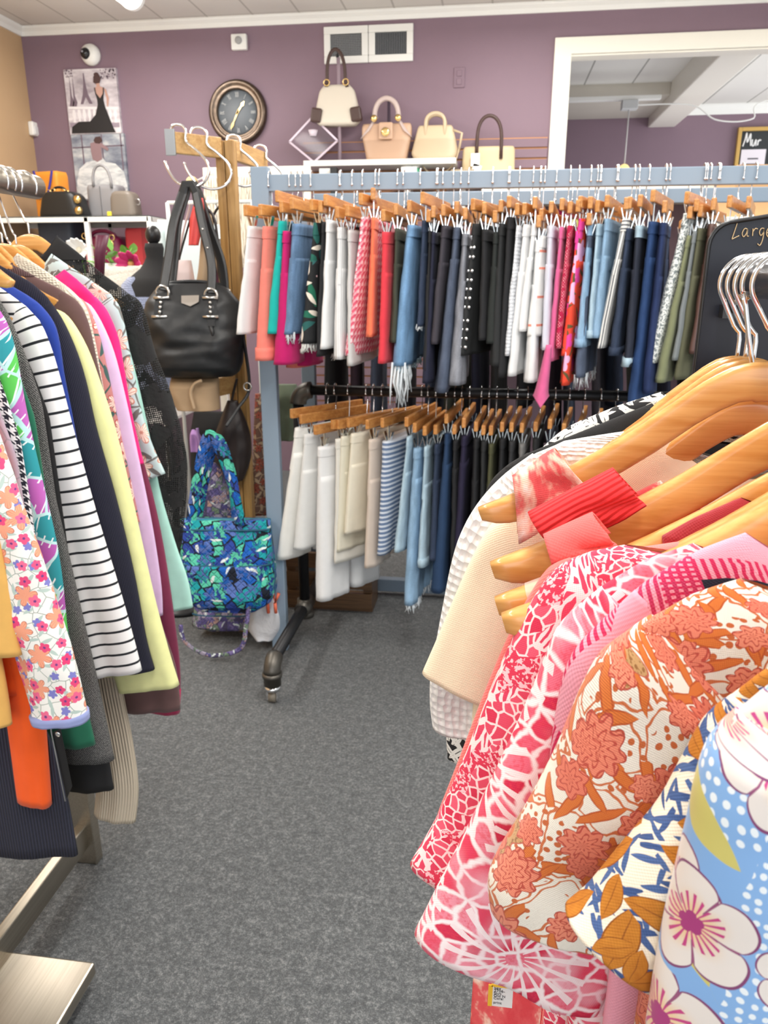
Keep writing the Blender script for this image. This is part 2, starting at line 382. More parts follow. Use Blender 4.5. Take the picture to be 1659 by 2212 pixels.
for k, nm in enumerate(num):
    a = k * PI / 6; wd_ = {'I': .006, 'V': .013, 'X': .013}; tot = sum(wd_[q] for q in nm); s = -tot / 2
    for q in nm:
        m_ = s + wd_[q] / 2; r0, r1 = R * .46, R * .62
        if q == 'I': stroke(mb, onface(a, r0, m_), onface(a, r1, m_), .0025)
        elif q == 'V': stroke(mb, onface(a, r0, m_), onface(a, r1, m_ - .005), .0028); stroke(mb, onface(a, r0, m_), onface(a, r1, m_ + .005), .0018)
        else: stroke(mb, onface(a, r0, m_ + .005), onface(a, r1, m_ - .005), .0028); stroke(mb, onface(a, r0, m_ - .005), onface(a, r1, m_ + .005), .0018)
        s += wd_[q]
mb.build('numerals', M_num, t)
def hand(a, L, w, name):
    mb = MB(); pts = [onface(a, -L * .25, 0), onface(a, -L * .12, w * .4), onface(a, 0, w * .5), onface(a, L * .55, w * .35), onface(a, L * .7, w * .9), onface(a, L, 0), onface(a, L * .7, -w * .9), onface(a, L * .55, -w * .35), onface(a, 0, -w * .5), onface(a, -L * .12, -w * .4)]
    mb.prism([p + Vector((0, -.003, 0)) for p in pts], (0, -.003, 0)).build(name, M_gold, t)
hand(math.radians(38), R * .42, .012, 'hour_hand'); hand(math.radians(207), R * .6, .011, 'minute_hand')
# vent grilles
M_dark = flat('vent_dark', (.03, .035, .045), .7)
for k, (x0, x1, y0, y1) in enumerate([(701, 796, 60, 140), (797, 893, 56, 134)]):
    a = onwall(x0, (y0 + y1) / 2); b = onwall(x1, (y0 + y1) / 2); z1 = onwall(x0, y0).z; z0 = onwall(x0, y1).z
    if k: z1 = vz1; z0 = vz0
    vz1, vz0 = z1, z0
    lab = 'white wall vent with square eggcrate mesh, left of the pair' if not k else 'white wall vent with upright louvre slats, right of the pair'
    t = thing('wall_vent', lab, 'vent', ((a.x + b.x) / 2, W, (z0 + z1) / 2)); fw = .042
    mb = MB(); mb.bx(a.x, b.x, W - .02, W, z1 - fw, z1); mb.bx(a.x, b.x, W - .02, W, z0, z0 + fw); mb.bx(a.x, a.x + fw, W - .02, W, z0 + fw, z1 - fw); mb.bx(b.x - fw, b.x, W - .02, W, z0 + fw, z1 - fw)
    mb.build('frame', M_white, t, .004)
    MB().bx(a.x + fw, b.x - fw, W - .004, W - .002, z0 + fw, z1 - fw).build('duct_opening', M_dark, t)
    mb = MB(); nx = 18
    for i in range(1, nx):
        x = lerp(a.x + fw, b.x - fw, i / nx); mb.bx(x - .0011, x + .0011, W - .012, W - .004, z0 + fw, z1 - fw)
    if not k:
        for i in range(1, 13):
            zz = lerp(z0 + fw, z1 - fw, i / 13); mb.bx(a.x + fw, b.x - fw, W - .011, W - .004, zz - .0013, zz + .0013)
    mb.build('grille' if not k else 'louvres', flat('grille_alu', (.3, .31, .32), .5), t)
c = onwall(992, 168); t = thing('wall_outlet', 'purple painted outlet plate on the back wall', 'outlet', (c.x, W, c.z))
MB().box((c.x, W - .004, c.z), (.07, .008, .115)).build('cover_plate', M_purple, t, .003)
for s in (-1, 1): MB().box((c.x, W - .01, c.z + s * .024), (.032, .006, .034)).build('socket', M_purple, t, .002)
# pendant lamp in the annex
c = atY(1347, 376, 7.4); zt2 = atY(1357, 236, 7.4).z; t = thing('pendant_lamp', 'small amber glass pendant lamp hanging in the next room', 'lamp', (c.x, 7.4, 3.03))
prof = [(.012, .12), (.03, .11), (.06, .07), (.075, .0), (.07, 0.0), (.055, .065), (.025, .1), (.012, .11)]
MB().lathe(prof, (c.x, 7.4, c.z - .04), 28).build('lamp_shade', P('amber_glass').done(S(240, 214, 140), .25, 0, Emission_Color=(1, .82, .4, 1), Emission_Strength=.5, Transmission_Weight=.2), t)
MB().tube([(c.x, 7.4, c.z + .07), (c.x, 7.4, zt2)], .006, 8).build('cord', flat('pale_cord', (.6, .58, .57), .5), t)
MB().box((c.x, 7.4, zt2 + .03), (.13, .1, .07)).build('junction_box', flat('grey_box', (.55, .56, .56), .5), t, .005)
mb = MB(); mb.bx(c.x - .75, c.x + .25, 7.37, 7.43, zt2 + .066, zt2 + .1); mb.build('raceway', M_white, t, .004)
MB().tube(spline([(c.x + .06, 7.4, zt2 + .03), (c.x + .5, 7.4, zt2 + .02), (c.x + .72, 7.4, zt2 - .1), (c.x + 1.0, 7.4, zt2 - .1), (c.x + 1.2, 7.4, zt2 + .05), (c.x + 3, 7.4, zt2 + .06)], 40), .006, 6).build('wire', M_white, t)
# framed chalk notice on the annex wall
a = atY(1596, 275, 8.66); b = atY(1596, 400, 8.66); t = thing('notice_board', 'gold framed chalk notice board on the far purple wall', 'notice board', (a.x + .4, 8.68, b.z - .1))
bw = .9; zb = b.z - .12; fr = .035; mb = MB()
mb.bx(a.x, a.x + fr, 8.65, 8.7, zb, a.z); mb.bx(a.x + bw - fr, a.x + bw, 8.65, 8.7, zb, a.z); mb.bx(a.x + fr, a.x + bw - fr, 8.65, 8.7, a.z - fr, a.z); mb.bx(a.x + fr, a.x + bw - fr, 8.65, 8.7, zb, zb + fr)
mb.build('frame', flat('gilt_frame', S(206, 168, 96), .35, .4), t, .004)
MB().bx(a.x + fr, a.x + bw - fr, 8.675, 8.7, zb + fr, a.z - fr).build('chalkboard', flat('chalkboard', S(40, 44, 46), .6), t)
M_ink = flat('dark_ink', (.05, .05, .06), .7); M_chalk = flat('chalk_white', (.85, .85, .84), .8)
def chalk(strokes, x0, z0, s, y, r, m, name, par):
    mb = MB()
    for st in strokes: mb.tube(spline([(x0 + q[0] * s, y, z0 + q[1] * s) for q in st], max(8, 5 * len(st))), r, 5)
    return mb.build(name, m, par)
MUR = [[(0, 0), (.12, .5), (.2, 1), (.32, .3), (.5, .95), (.55, .5), (.62, .02)], [(.7, .5), (.72, .1), (.85, .05), (.98, .5), (1.0, .1), (1.05, .05)], [(1.15, .45), (1.15, .05)], [(1.15, .3), (1.25, .45), (1.38, .42)]]
chalk(MUR, a.x + .06, a.z - .17, .12, 8.672, .007, M_chalk, 'chalk_lettering', t)
for k, x in enumerate((a.x + .055, a.x + .33)):
    pp = MB().bx(x, x + .23, 8.668, 8.674, a.z - .47, a.z - .2).build('paper_notice', flat('notice_paper', S(226, 220, 226), .7), t)
    mb = MB()
    for j, w_ in enumerate((.1, .13, .05)): mb.bx(x + .115 - w_ / 2, x + .115 + w_ / 2, 8.666, 8.668, a.z - .29 - .05 * j, a.z - .278 - .05 * j)
    mb.build('printed_lines', M_ink, pp)
MB().bx(a.x + .05, a.x + .6, 8.668, 8.674, a.z - .56, a.z - .49).build('purple_strip', flat('violet_paper', S(70, 52, 130), .6), t)
# ------------------------------------------------------------------ racks
YG, ZG = 2.65, 1.70           # grey rack front rail
gx0 = atY(557, 402, YG).x
t = thing('garment_rack', 'powder blue steel double rail rack full of shorts', 'clothes rack', (gx0 + .06, YG, 0)); rackG = t
ry1 = atY(829, 392, YG).z; hG = .052; ZG = ry1
gx1 = 1.75; YB = 3.25
MB().bx(gx0, gx1, YG - .012, YG + .012, ZG - hG / 2, ZG + hG / 2).build('front_rail', M_blue, t, .003)
MB().bx(gx0 + .05, gx1, YB - .012, YB + .012, ZG - hG / 2, ZG + hG / 2).build('rear_rail', M_blue, t, .003)
ux = atZ(604, 1406, 0).x
for nm, y in (('front', YG), ('rear', YB)):
    MB().bx(ux - .03, ux + .03, y - .018, y + .018, 0, ZG + .05 if nm == 'front' else ZG).build('upright', M_slate if 0 else M_blue, t, .004)
    MB().bx(gx1 - .06, gx1, y - .018, y + .018, 0, ZG).build('upright', M_blue, t, .004)
MB().bx(ux - .02, gx1, YB - .02, YB + .02, .02, .08).build('base_bar', M_slate, t, .004)
MB().bx(ux - .025, ux + .025, YG, YB, ZG - .1, ZG - .06).build('end_brace', M_blue, t, .003)
MB().bx(gx1 - .05, gx1, YG, YB, .03, .08).build('end_brace', M_blue, t, .003)
# black pipe rack under it
YP = 2.74; a = atY(672, 841, YP); ZPp = atY(1000, 849, YP).z; px1 = .95
t = thing('pipe_rack', 'low black iron pipe rack on castors below the blue rack', 'clothes rack', (a.x, YP, 0)); rackP = t
MB().tube([(a.x, YP, ZPp), (px1, YP, ZPp)], .019, 16).build('hanging_rail', M_pipe, t)
ex = a.x - .03
MB().tube(arc((a.x, YP, ZPp - .05), .05, PI / 2, PI, 10, (1, 0, 0), (0, 0, 1)) , .031, 16).build('elbow', M_pipe2, t)
MB().tube([(a.x - .05, YP, ZPp - .05), (a.x - .05, YP, .16)], .021, 14).build('upright', M_pipe, t)
MB().tube([(px1, YP, ZPp), (px1, YP, .16)], .021, 14).build('upright', M_pipe, t)
fx = a.x - .05; yf, yb = atZ(612, 1420, .15).y, 3.2
for X in (fx, px1):
    MB().tube([(X, yf, .15), (X, yb, .15)], .022, 14).build('base_pipe', M_pipe, t)
    MB().lathe([(.001, -.045), (.036, -.045), (.036, -.02), (.03, -.02), (.03, .03), (.001, .03)], (X, YP, .15), 18).build('tee_fitting', M_pipe2, t)
    MB().tube([(X, YP - .05, .15), (X, YP + .05, .15)], .031, 16).build('tee_fitting', M_pipe2, t)
    for y in (yf, yb):
        s = -1 if y == yf else 1
        MB().tube(arc((X, y, .11), .04, 0, PI / 2, 8, (0, s, 0), (0, 0, 1))[::-1] , .03, 14).build('elbow', M_pipe2, t)
        MB().lathe([(.001, 0), (.03, 0), (.03, .03), (.034, .03), (.034, .045), (.001, .045)], (X, y + s * .04, .066), 18).build('pipe_cap', M_pipe2, t)
        k = MB().lathe([(.001, 0), (.026, 0), (.03, .012), (.02, .02), (.001, .02)], (X, y + s * .04, .046), 16).build('caster', M_chrome, t)
        MB().tube([(X - .012, y + s * .04, .023), (X + .012, y + s * .04, .023)], .023, 16).build('wheel', flat('castor_wheel', S(120, 112, 100), .5), k)
        mb = MB(); mb.bx(X - .02, X - .014, y + s * .04 - .012, y + s * .04 + .012, .01, .05); mb.bx(X + .014, X + .02, y + s * .04 - .012, y + s * .04 + .012, .01, .05); mb.build('fork', M_chrome, k)
# left brushed nickel rack
XRL, YE = -.957, 1.60; ZL = atX(60, 402, XRL).z; 
YE = atX(78, 405, XRL).y; ZL = atX(78, 405, XRL).z
f = atZ(186, 1866, 0)
t = thing('chrome_rack', 'brushed nickel floor rack hung with long sleeved tops', 'clothes rack', (f.x, f.y, 0)); rackL = t
MB().lathe([(.001, 0), (.021, 0), (.0235, .003), (.0235, .9), (.001, .9)], (XRL, YE, ZL), 24, Matrix.Rotation(PI / 2, 3, 'X')).build('hanging_rail', M_nickel, t)
MB().lathe([(.001, 0), (.018, 0), (.0215, -.004), (.0215, -.008), (.001, -.008)], (XRL, YE, ZL), 24, Matrix.Rotation(-PI / 2, 3, 'X')).build('end_cap', M_nickel, t)
MB().bx(f.x - .03, f.x + .03, f.y, f.y + .03, 0, 1.18).build('upright', M_nickel, t, .003)
MB().beam((f.x, f.y + .015, 1.165), (f.x, 1.28, ZL - .01), .04, .025).build('support_arm', M_nickel, t, .003)
bm0 = atX(200, 1846, f.x + .01)
pc = atZ(205, 2078, .075); pl = pc.y
MB().bx(f.x - .012, f.x + .012, pl - .4, f.y + .01, .05, .115).build('base_beam', M_nickel, t, .003)
MB().bx(pc.x - .62, pc.x, pl - .34, pl, .045, .075).build('base_plate', M_nickel, t, .004)
MB().bx(pc.x - .61, pc.x - .01, pl - .33, pl - .01, .03, .046).build('base_tray', M_nickel, t)
for y in (pl - .06, pl - .3):
    k = MB().lathe([(.001, 0), (.016, 0), (.016, .03), (.001, .03)], (pc.x - .06, y, 0), 14).build('foot', M_chrome, t)
print('LEFT rail', XRL, YE, ZL, 'foot', f, 'plate', pc, 'GREY', gx0, ZG, 'pipe', ZPp, fx, yf)
# right chrome rail
XRR, ZR = .22, 1.40; YRE = .745
t = thing('chrome_rail_rack', 'round chrome rail rack of red and floral tops', 'clothes rack', (XRR, .5, 0)); rackR = t
MB().lathe([(.001, 0), (.0145, 0), (.0165, .003), (.0165, 1.2), (.001, 1.2)], (XRR, YRE, ZR), 28, Matrix.Rotation(PI / 2, 3, 'X')).build('hanging_rail', M_chrome, t)
MB().bx(XRR - .02, XRR + .02, -.3, -.26, 0, ZR).build('upright', M_chrome, t, .003)
MB().bx(XRR - .3, XRR + .3, -.4, -.16, 0.02, .05).build('base_plate', M_chrome, t, .003)
# ------------------------------------------------------------------ cloth tubes, hangers, garments
def ring(C, A, a, N, b, n=44, pw=.75, foldf=None, st=-PI):
    out = []
    for k in range(n):
        th = 2 * PI * k / n + st; c, s = math.cos(th), math.sin(th)
        x = a * math.copysign(abs(c) ** pw, c); y = b * math.copysign(abs(s) ** pw, s)
        if foldf: y += foldf(x, c, s)
        out.append(C + A * x + N * y)
    return out
def cloth(mb, rows, n=44, pw=.75, fold=0.0, kf=2.5, seed=0, v0=0.0, grow=1.0, inset=True, cap0=True, lump=0.0, scoop=0.0, st=0.0):
    """rows: (centre, axis, half width, normal, half depth). Wavy hanging cloth with a hem turned inside."""
    rnd = random.Random(seed); ph = [rnd.uniform(0, 6.28) for _ in range(6)]; fr = [rnd.uniform(.7, 1.3) for _ in range(6)]
    rings = []; uvs = []; vv = v0; m = len(rows); pc = None
    for i, (C, A, a, N, b) in enumerate(rows):
        t = i / (m - 1)
        amp = fold * (t ** grow)
        def ff(x, c, s, t=t, amp=amp, a=a):
            q = x / max(a, .01)
            w = math.sin(q * kf * fr[0] * 2 + ph[0] + t * 1.5 * fr[3]) * .55 + math.sin(q * kf * fr[1] * 4.3 + ph[1] - t * 2) * .3 + math.sin(q * kf * 8 * fr[2] + ph[2]) * .12
            l = 0
            if lump: l = lump * noise.noise(Vector((x * 14 + seed, vv * 14, ph[4]))) + lump * .5 * noise.noise(Vector((x * 32 + seed, vv * 26, ph[5])))
            return amp * w + l * (1 if s < 0 else .6)
        r = ring(C, A, a, N, b, n, pw, ff, st)
        if rings: vv -= sum((r[k] - rings[-1][k]).length for k in range(0, n, 4)) / len(range(0, n, 4))
        if scoop and i < 14:
            for k in range(n):
                xx = (r[k] - C).dot(A); r[k] = r[k] - Vector((0, 0, scoop * max(0, 1 - (xx / max(rows[0][2], .01)) ** 2) * (1 - i / 13)))
        # arc length from front centre
        q = n // 4 if st else 3 * n // 4; acc = [0.0] * n
        for k in range(q + 1, n): acc[k] = acc[k - 1] + (r[k] - r[k - 1]).length
        for k in range(q - 1, -1, -1): acc[k] = acc[k + 1] - (r[k + 1] - r[k]).length
        rings.append(r); uvs += [(x, vv) for x in acc]
    if inset:
        last = uvs[-n:]
        for ix, sc in ((m - 1, .94), (m - 2, .9), (max(1, m - 5), .84)):
            C = rows[ix][0]; rings.append([C + (p - C) * sc for p in rings[ix]]); uvs += last
    mb.loft(rings, cap0=cap0, cap1=inset, uvs=uvs)
    return rings
RK = {'L': (XRL, 1), 'R': (XRR, -1)}
TBL = []
def frame(rack, Y, yaw=0.0):
    X0, sg = RK[rack]; O = Vector((X0, Y, 0)); U = Vector((math.cos(yaw), math.sin(yaw), 0)); N = Vector((-math.sin(yaw), math.cos(yaw), 0))
    return O, U, N, sg
HS = ([0, .07, .14, .22, .32, .44, .58, .74, .9, 1.0], [0, .01, .05, .14, .28, .45, .62, .79, .93, 1.0])
M_sil = P('clear_silicone').done(S(236, 226, 220), .3, 0, Alpha=.38)
M_hook = flat('hook_steel', (.82, .82, .83), .14, 1.0)
def coat_hanger(rack, Y, half, zneck, drop, label, group, yaw=0.0, zrail=None, m=None, bend=.022, hs=.026, strips=()):
    O, U, N, sg = frame(rack, Y, yaw); zr = zrail or (ZL if rack == 'L' else ZR); rr = .0235 if rack == 'L' else .0165
    t = thing('coat_hanger', label, 'hanger', (O.x, O.y, zr), 0, group)
    rings = []; M = 46
    for i in range(M + 1):
        s = -1 + 2 * i / M; a = abs(s); z = zneck - drop * interp(a, *HS)
        h = interp(a, [0, .05, .12, .3, .6, .88, .96, 1], [.033, .033, .030, hs, hs, hs * .95, hs * .7, .012]); th = interp(a, [0, .3, .7, .93, 1], [.010, .011, .017, .018, .008])
        # section turns with the arm
        ds = .01; z2 = zneck - drop * interp(min(a + ds, 1), *HS); z1 = zneck - drop * interp(max(a - ds, 0), *HS)
        sl = Vector((half * (min(a + ds, 1) - max(a - ds, 0)), z2 - z1)).normalized(); nn = Vector((-sl.y, sl.x))   # (u,z) normal pointing up
        su = math.copysign(1, s) if s else 1
        C = O + U * (half * s) + Vector((0, 0, z)) - N * (bend * a * a)
        up = (U * (nn.x * su) + Vector((0, 0, nn.y)))
        C = C - up * (h * .5)
        r = []
        for k in range(16):
            q = 2 * PI * k / 16; c_, s_ = math.cos(q), math.sin(q)
            r.append(C + up * (h / 2 * math.copysign(abs(c_) ** .55, c_)) + N * (th / 2 * math.copysign(abs(s_) ** .55, s_)))
        rings.append(r)
    MB().loft(rings).build('body', m or M_wood, t)
    for a0, a1 in strips:
        seg = [r for i, r in enumerate(rings) if a0 <= (-1 + 2 * i / M) * sg <= a1]; sr = []
        for r in seg:
            c_ = sum(r, Vector()) / len(r); sr.append([c_ + (q - c_) * 1.1 for q in r])
        MB().loft(sr, cap=False).build('grip_strip', M_sil, t)
    R = rr + .006; top = zr + rr + .0025; cz = top - R
    P0 = Vector((0, 0, zneck)); pts = [(0, zneck - .005), (0, zneck + .02), (-.012 * sg * -1, zneck + .034)]
    d = 1   # opening side
    pts = [(0, zneck - .006), (0, zneck + .018), (-.006, zneck + .026)]
    a0 = math.radians(212)
    for k in range(22):
        a = a0 - math.radians(242) * k / 21; pts.append((R * math.cos(a) + .0, cz + R * math.sin(a)))
    pp = spline([O + U * p[0] + Vector((0, 0, p[1])) for p in pts], 60)
    MB().tube(pp, .0021 if rack == 'R' else .0019, 10).build('hook', M_hook, t)
    return t
def hl_(l):
    w = l.split(',')[0].split()[:11]
    while w[-1] in ('and', 'the', 'with', 'of', 'by', 'below', 'behind', 'beside', 'in', 'at', 'between', 'on', 'a', 'tropical', 'pale', 'charcoal', 'brown', 'nickel'): w.pop()
    return ' '.join(w)
def garment(kind, label, cat, group, rack, Y, edge, k, zhem, m, sl=(.05, .05), yaw=0.0, bw=.19, bd=.014, sd=.014, fold=.008, seed=1, flare=.05, cuff=None, hanger=True, neck=None, lump=.0, kf=2.5, msl=None, sleeves=True, hlabel=None, hlift=0.0, puff=0.0, hemslant=0.0, collar=None, hdrop=None, n=44, sfold=.3, open_=False, side=False):
    """edge: photographed outer edge (shoulder line, then sleeve or side) laid on the garment's own hanging plane"""
    O, U, N, sg = frame(rack, Y, yaw); E = []
    for px, py in edge:
        q = atP(px, py, O, N); E.append((sg * (q - O).dot(U), q.z))
    tip = E[k]; TBL.append((label[:34], rack, Y, [(round(a, 3), round(b, 3)) for a, b in (E[0], tip, E[-1])]))
    A = U * sg
    t = thing(kind, label, cat, (O.x, O.y, tip[1]), 0, group)
    # shoulder line up to the neck
    s0, z0 = E[0]; sh = [e for e in E[:k + 1]]
    if s0 > .075 and not open_:
        z0 = tip[1] + (hdrop or .1) * min(1, max(0, (tip[0] - .075)) / .2) if k == 0 else z0 + (s0 - .075) * min(.6, max(.15, (E[0][1] - E[1][1]) / max(.01, E[1][0] - E[0][0])))
        z0 = max(z0, sh[0][1] + .002); sh = [(.075, z0)] + sh
    zs = [e[1] for e in sh][::-1]; ss = [e[0] for e in sh][::-1]
    for i in range(1, len(zs)): zs[i] = max(zs[i], zs[i - 1] + 1e-4)
    rows = []; ztop = sh[0][1]; zt = tip[1]
    for i in range(14):
        z = lerp(ztop, zt, i / 13); w = interp(z, zs, ss)
        rows.append((O + Vector((0, 0, z)), A, w, N, lerp(.006, bd, (i / 13) ** .7)))
    for i in range(1, 35):
        f = i / 34; z = lerp(zt, zhem, f); w = interp(z, [e[1] for e in E[k:]][::-1], [e[0] for e in E[k:]][::-1]) if side else lerp(tip[0] - .004, bw, min(1, (zt - z) / .14) ** .7) * (1 + flare * f)
        rows.append((O + Vector((0, 0, z)), A, w, N, bd * (1 + .5 * f)))
    mb = MB(); sc_ = min(.05, .55 * (ztop - zt)); cloth(mb, rows, n, .8, fold, kf, seed, v0=ztop, lump=lump, cap0=False, scoop=sc_, st=-PI); torso = mb.build('torso', m, t)
    if sleeves and len(E) > k + 1:
        pts = [Vector((e[0], 0, e[1])) for e in E[k:]]
        if k > 0:
            d = (Vector((E[k - 1][0], 0, E[k - 1][1])) - pts[0]); L = min(d.length, .035); pts = [pts[0] + d.normalized() * L] + pts
        S_ = spline(pts, 40)
        for side in (1, -1):
            rows = []; As = A * side
            for i, p in enumerate(S_):
                f = i / 39; tg = (S_[min(i + 9, 39)] - S_[max(i - 9, 0)]).normalized(); nin = Vector((tg.z, 0, -tg.x))
                if nin.x > -.25: nin = Vector((-.25, 0, nin.z)).normalized()
                hw = lerp(sl[0], sl[1], f) * min(1, .35 + f * 5) + puff * math.sin(PI * min(1, f * 1.02)) ** 1.0
                c = p + nin * hw
                rows.append((O + As * c.x + Vector((0, 0, c.z)), As * nin.x + Vector((0, 0, nin.z)), hw, N, sd * min(1, .4 + 4 * f) + puff * .4 * math.sin(PI * f)))
            mb = MB(); cloth(mb, rows, n, .85, fold * sfold * 2, kf * .6, seed + 3, v0=tip[1], grow=.6, lump=lump)
            so = mb.build('sleeve', msl or m, t)
            if cuff and side == 1 or cuff:
                cm, cl = cuff; L = 0; j = len(rows) - 1
                while j > 1 and L < cl: L += (rows[j][0] - rows[j - 1][0]).length; j -= 1
                cr = [(c, a_, w * 1.03 + .001, n_, b * 1.08 + .002) for c, a_, w, n_, b in rows[j:]]
                if len(cr) > 1:
                    mb = MB(); cloth(mb, cr, n, .85, fold * sfold, kf, seed, lump=.001); mb.build('cuff', cm, so)
    if collar:
        cm, ch = collar
        cr = []
        for i in range(16):
            z = lerp(ztop + .004, ztop - ch, i / 15); cr.append((O + Vector((0, 0, z)), A, interp(z, zs, ss) + .003, N, .011))
        mb = MB(); cloth(mb, cr, n, .8, 0, inset=False, cap0=False, scoop=sc_, st=-PI); mb.build('collar', cm, t)
    if hanger:
        half = min(.225, tip[0]) - .028; dr = hdrop or (.125 if rack == 'L' else .11) * half / .18
        coat_hanger(rack, Y, half, lerp(tip[1], sh[max(0, len(sh) - 2)][1], .25) - .004 + dr + hlift, dr, hlabel or ('wooden coat hanger holding the ' + hl_(label)), 'wooden hangers on the ' + ('nickel rack' if rack == 'L' else 'chrome rail'), yaw, bend=.004)
    return t
def strap(par, name, rack, Y, quad, m, th=.013, yaw=0.0, rows=8, bend=.02):
    """a cloth band lapped over a hanger arm: front face, over the top, down the back"""
    O, U, N, sg = frame(rack, Y, yaw); tl, tr, br, bl = [atP(p[0], p[1], O, N) for p in quad]; nc = 14
    rings = []; uvs = []
    def off(p):
        u = (p - O).dot(U); return -N * (bend * (u / .21) ** 2)
    for i in range(nc):
        f = i / (nc - 1); T = tl.lerp(tr, f); B = bl.lerp(br, f); T = T + off(T); B = B + off(B); r = []
        for j in range(rows): r.append(B.lerp(T, j / (rows - 1)) - N * th * (1 + .12 * math.sin(f * 9 + j)))
        h = (T - B).normalized()
        for j in range(1, 6): a = PI * j / 6; r.append(T + h * math.sin(a) * th * .8 - N * th * math.cos(a))
        for j in range(rows): r.append(T.lerp(B, j / (rows - 1)) + N * th)
        rings.append(r); acc = 0
        for j, p in enumerate(r): 
            if j: acc += (r[j] - r[j - 1]).length
            uvs.append((f * (tr - tl).length, acc))
    o = MB().loft(rings, closed=False, cap=False, uvs=uvs).build(name, m, par, fix=False)
    s = o.modifiers.new('cloth_thickness', 'SOLIDIFY'); s.thickness = .002; return o
# ------------------------------------------------------------------ printed cloths
def pr_ditsy():
    p = P('ditsy_floral_cotton', 1.15); v = p.warp(p.uv(), 30, .006); c = S(244, 242, 236)
    e = p.vor(v, 34, 'DISTANCE_TO_EDGE')[0]; c = p.mix(p.lt(e, .022), c, S(150, 160, 150))
    q, ins, a, b = p.leaf(v, 42, .014, .0035); c = p.mix(ins, c, S(186, 204, 196))
    q, th, a, b = p.flower(p.map(v, loc=(.31, .2, 0)), 26, .010, 5, .4); c = p.mix(p.m('MULTIPLY', p.lt(q, 1), p.gt(a, .5)), c, S(128, 128, 200)); 
    q, th, a, b = p.flower(p.map(v, loc=(.1, .7, 0)), 15, .026, 6, .55, .7, .8); k = p.lt(q, 1); c = p.mix(k, c, p.mix(p.gt(p.m('SINE', p.m('MULTIPLY', th, 24)), .93), S(246, 168, 136), S(200, 104, 84))); c = p.mix(p.m('MULTIPLY', k, p.gt(q, .94)), c, S(190, 110, 90))
    q, th, a, b = p.flower(p.map(v, loc=(.5, .33, 0)), 24, .0135, 5, .3); k = p.lt(q, 1); c = p.mix(k, c, p.mix(b, S(226, 52, 112), S(240, 110, 150))); c = p.mix(p.lt(q, .25), c, S(110, 60, 130))
    weave(p); return p.done(c, .85)
def pr_tropical():
    p = P('tropical_jersey', 1.0); v = p.warp(p.uv(), 8, .05); c = S(190, 232, 232)
    o = p.vor(v, 20); e = p.vor(v, 20, 'DISTANCE_TO_EDGE')[0]; h = p.sep(o['Color'])[0]
    col = p.ramp(h, [(0, S(180, 92, 178)), (.3, S(92, 200, 88)), (.5, S(226, 244, 244)), (.62, S(40, 150, 160)), (.74, S(190, 100, 186)), (.9, S(110, 206, 92))], True)
    c = p.mix(p.gt(e, .055), c, col); x = p.sep(v); w = p.m('SINE', p.m('ADD', p.m('MULTIPLY', x[0], 330), p.m('MULTIPLY', x[1], 260)))
    c = p.mix(p.m('MULTIPLY', p.gt(w, .86), p.m('MULTIPLY', p.gt(e, .05), p.lt(e, .2))), c, S(236, 248, 248)); weave(p); return p.done(c, .8)
def pr_branch(name, bg, c1, c2, c3, sc=14, rad=.032):
    p = P(name); v = p.warp(p.uv(), 18, .01); c = bg
    e = p.vor(v, sc * 1.1, 'DISTANCE_TO_EDGE')[0]; c = p.mix(p.lt(e, .03), c, c3)
    q, ins, a, b = p.leaf(v, sc * 1.7, .02, .006); c = p.mix(p.m('MULTIPLY', ins, p.gt(a, .4)), c, c3)
    q, th, a, b = p.flower(p.map(v, loc=(.4, .2, 0)), sc, rad, 6, .6, .8); k = p.lt(q, 1); c = p.mix(k, c, p.mix(p.gt(p.m('SINE', p.m('MULTIPLY', th, 18)), .75), c1, c2)); c = p.mix(p.m('MULTIPLY', k, p.gt(q, .9)), c, c2); c = p.mix(p.lt(q, .18), c, c2)
    weave(p, .7); return p.done(c, .7)
def pr_houndstooth():
    p = P('houndstooth_wool'); x = p.sep(p.uv()); s = 1 / .014
    fx = p.m('FRACT', p.m('ADD', p.m('MULTIPLY', x[0], s), 50)); fy = p.m('FRACT', p.m('ADD', p.m('MULTIPLY', x[1], s), 50)); dg = p.gt(p.m('FRACT', p.m('ADD', p.m('MULTIPLY', p.m('ADD', fx, fy), 2), 50)), .5)
    a = p.gt(fx, .5); b = p.gt(fy, .5); f = p.m('ADD', p.m('MULTIPLY', a, b), p.m('MULTIPLY', p.m('ABSOLUTE', p.m('SUBTRACT', a, b)), dg)); weave(p); return p.done(p.mix(f, S(226, 224, 226), S(24, 26, 40)), .9)
def pr_tweed():
    p = P('grey_tweed'); v = p.uv(); n = p.noise(p.map(v, sc=(500, 500, 1)), 1, 2); n2 = p.noise(v, 20, 3); x = p.sep(v); w = p.m('SINE', p.m('MULTIPLY', p.m('ADD', x[0], x[1]), 1500))
    f = p.m('ADD', n, p.m('MULTIPLY', w, .16)); p.bump(f, .8, .002); return p.done(p.mix(p.step(f, .35, .8), S(40, 40, 42), S(150, 148, 144)), .95)
def pr_rib(name, c, per=.004, k=.8, dk=.6, ax=0):
    p = P(name); x = p.sep(p.uv()); w = p.m('SINE', p.m('MULTIPLY', x[ax], 2 * PI / per)); p.bump(w, k, .0016); n = p.noise(p.uv(), 30, 3)
    return p.done(p.mix(p.step(w, -1.1, .2), tuple(q * dk for q in c), p.mix(n, tuple(q * .9 for q in c), c)), .9)
def pr_knit(name, c, sc=240):
    p = P(name); v = p.uv(); o = p.vor(v, sc, rnd=.35)[0]; n = p.noise(v, 40, 3); p.bump(o, .9, .004)
    return p.done(p.mix(p.step(o, .1, .8), c, tuple(q * .78 for q in c)), .95, Sheen_Weight=.3)
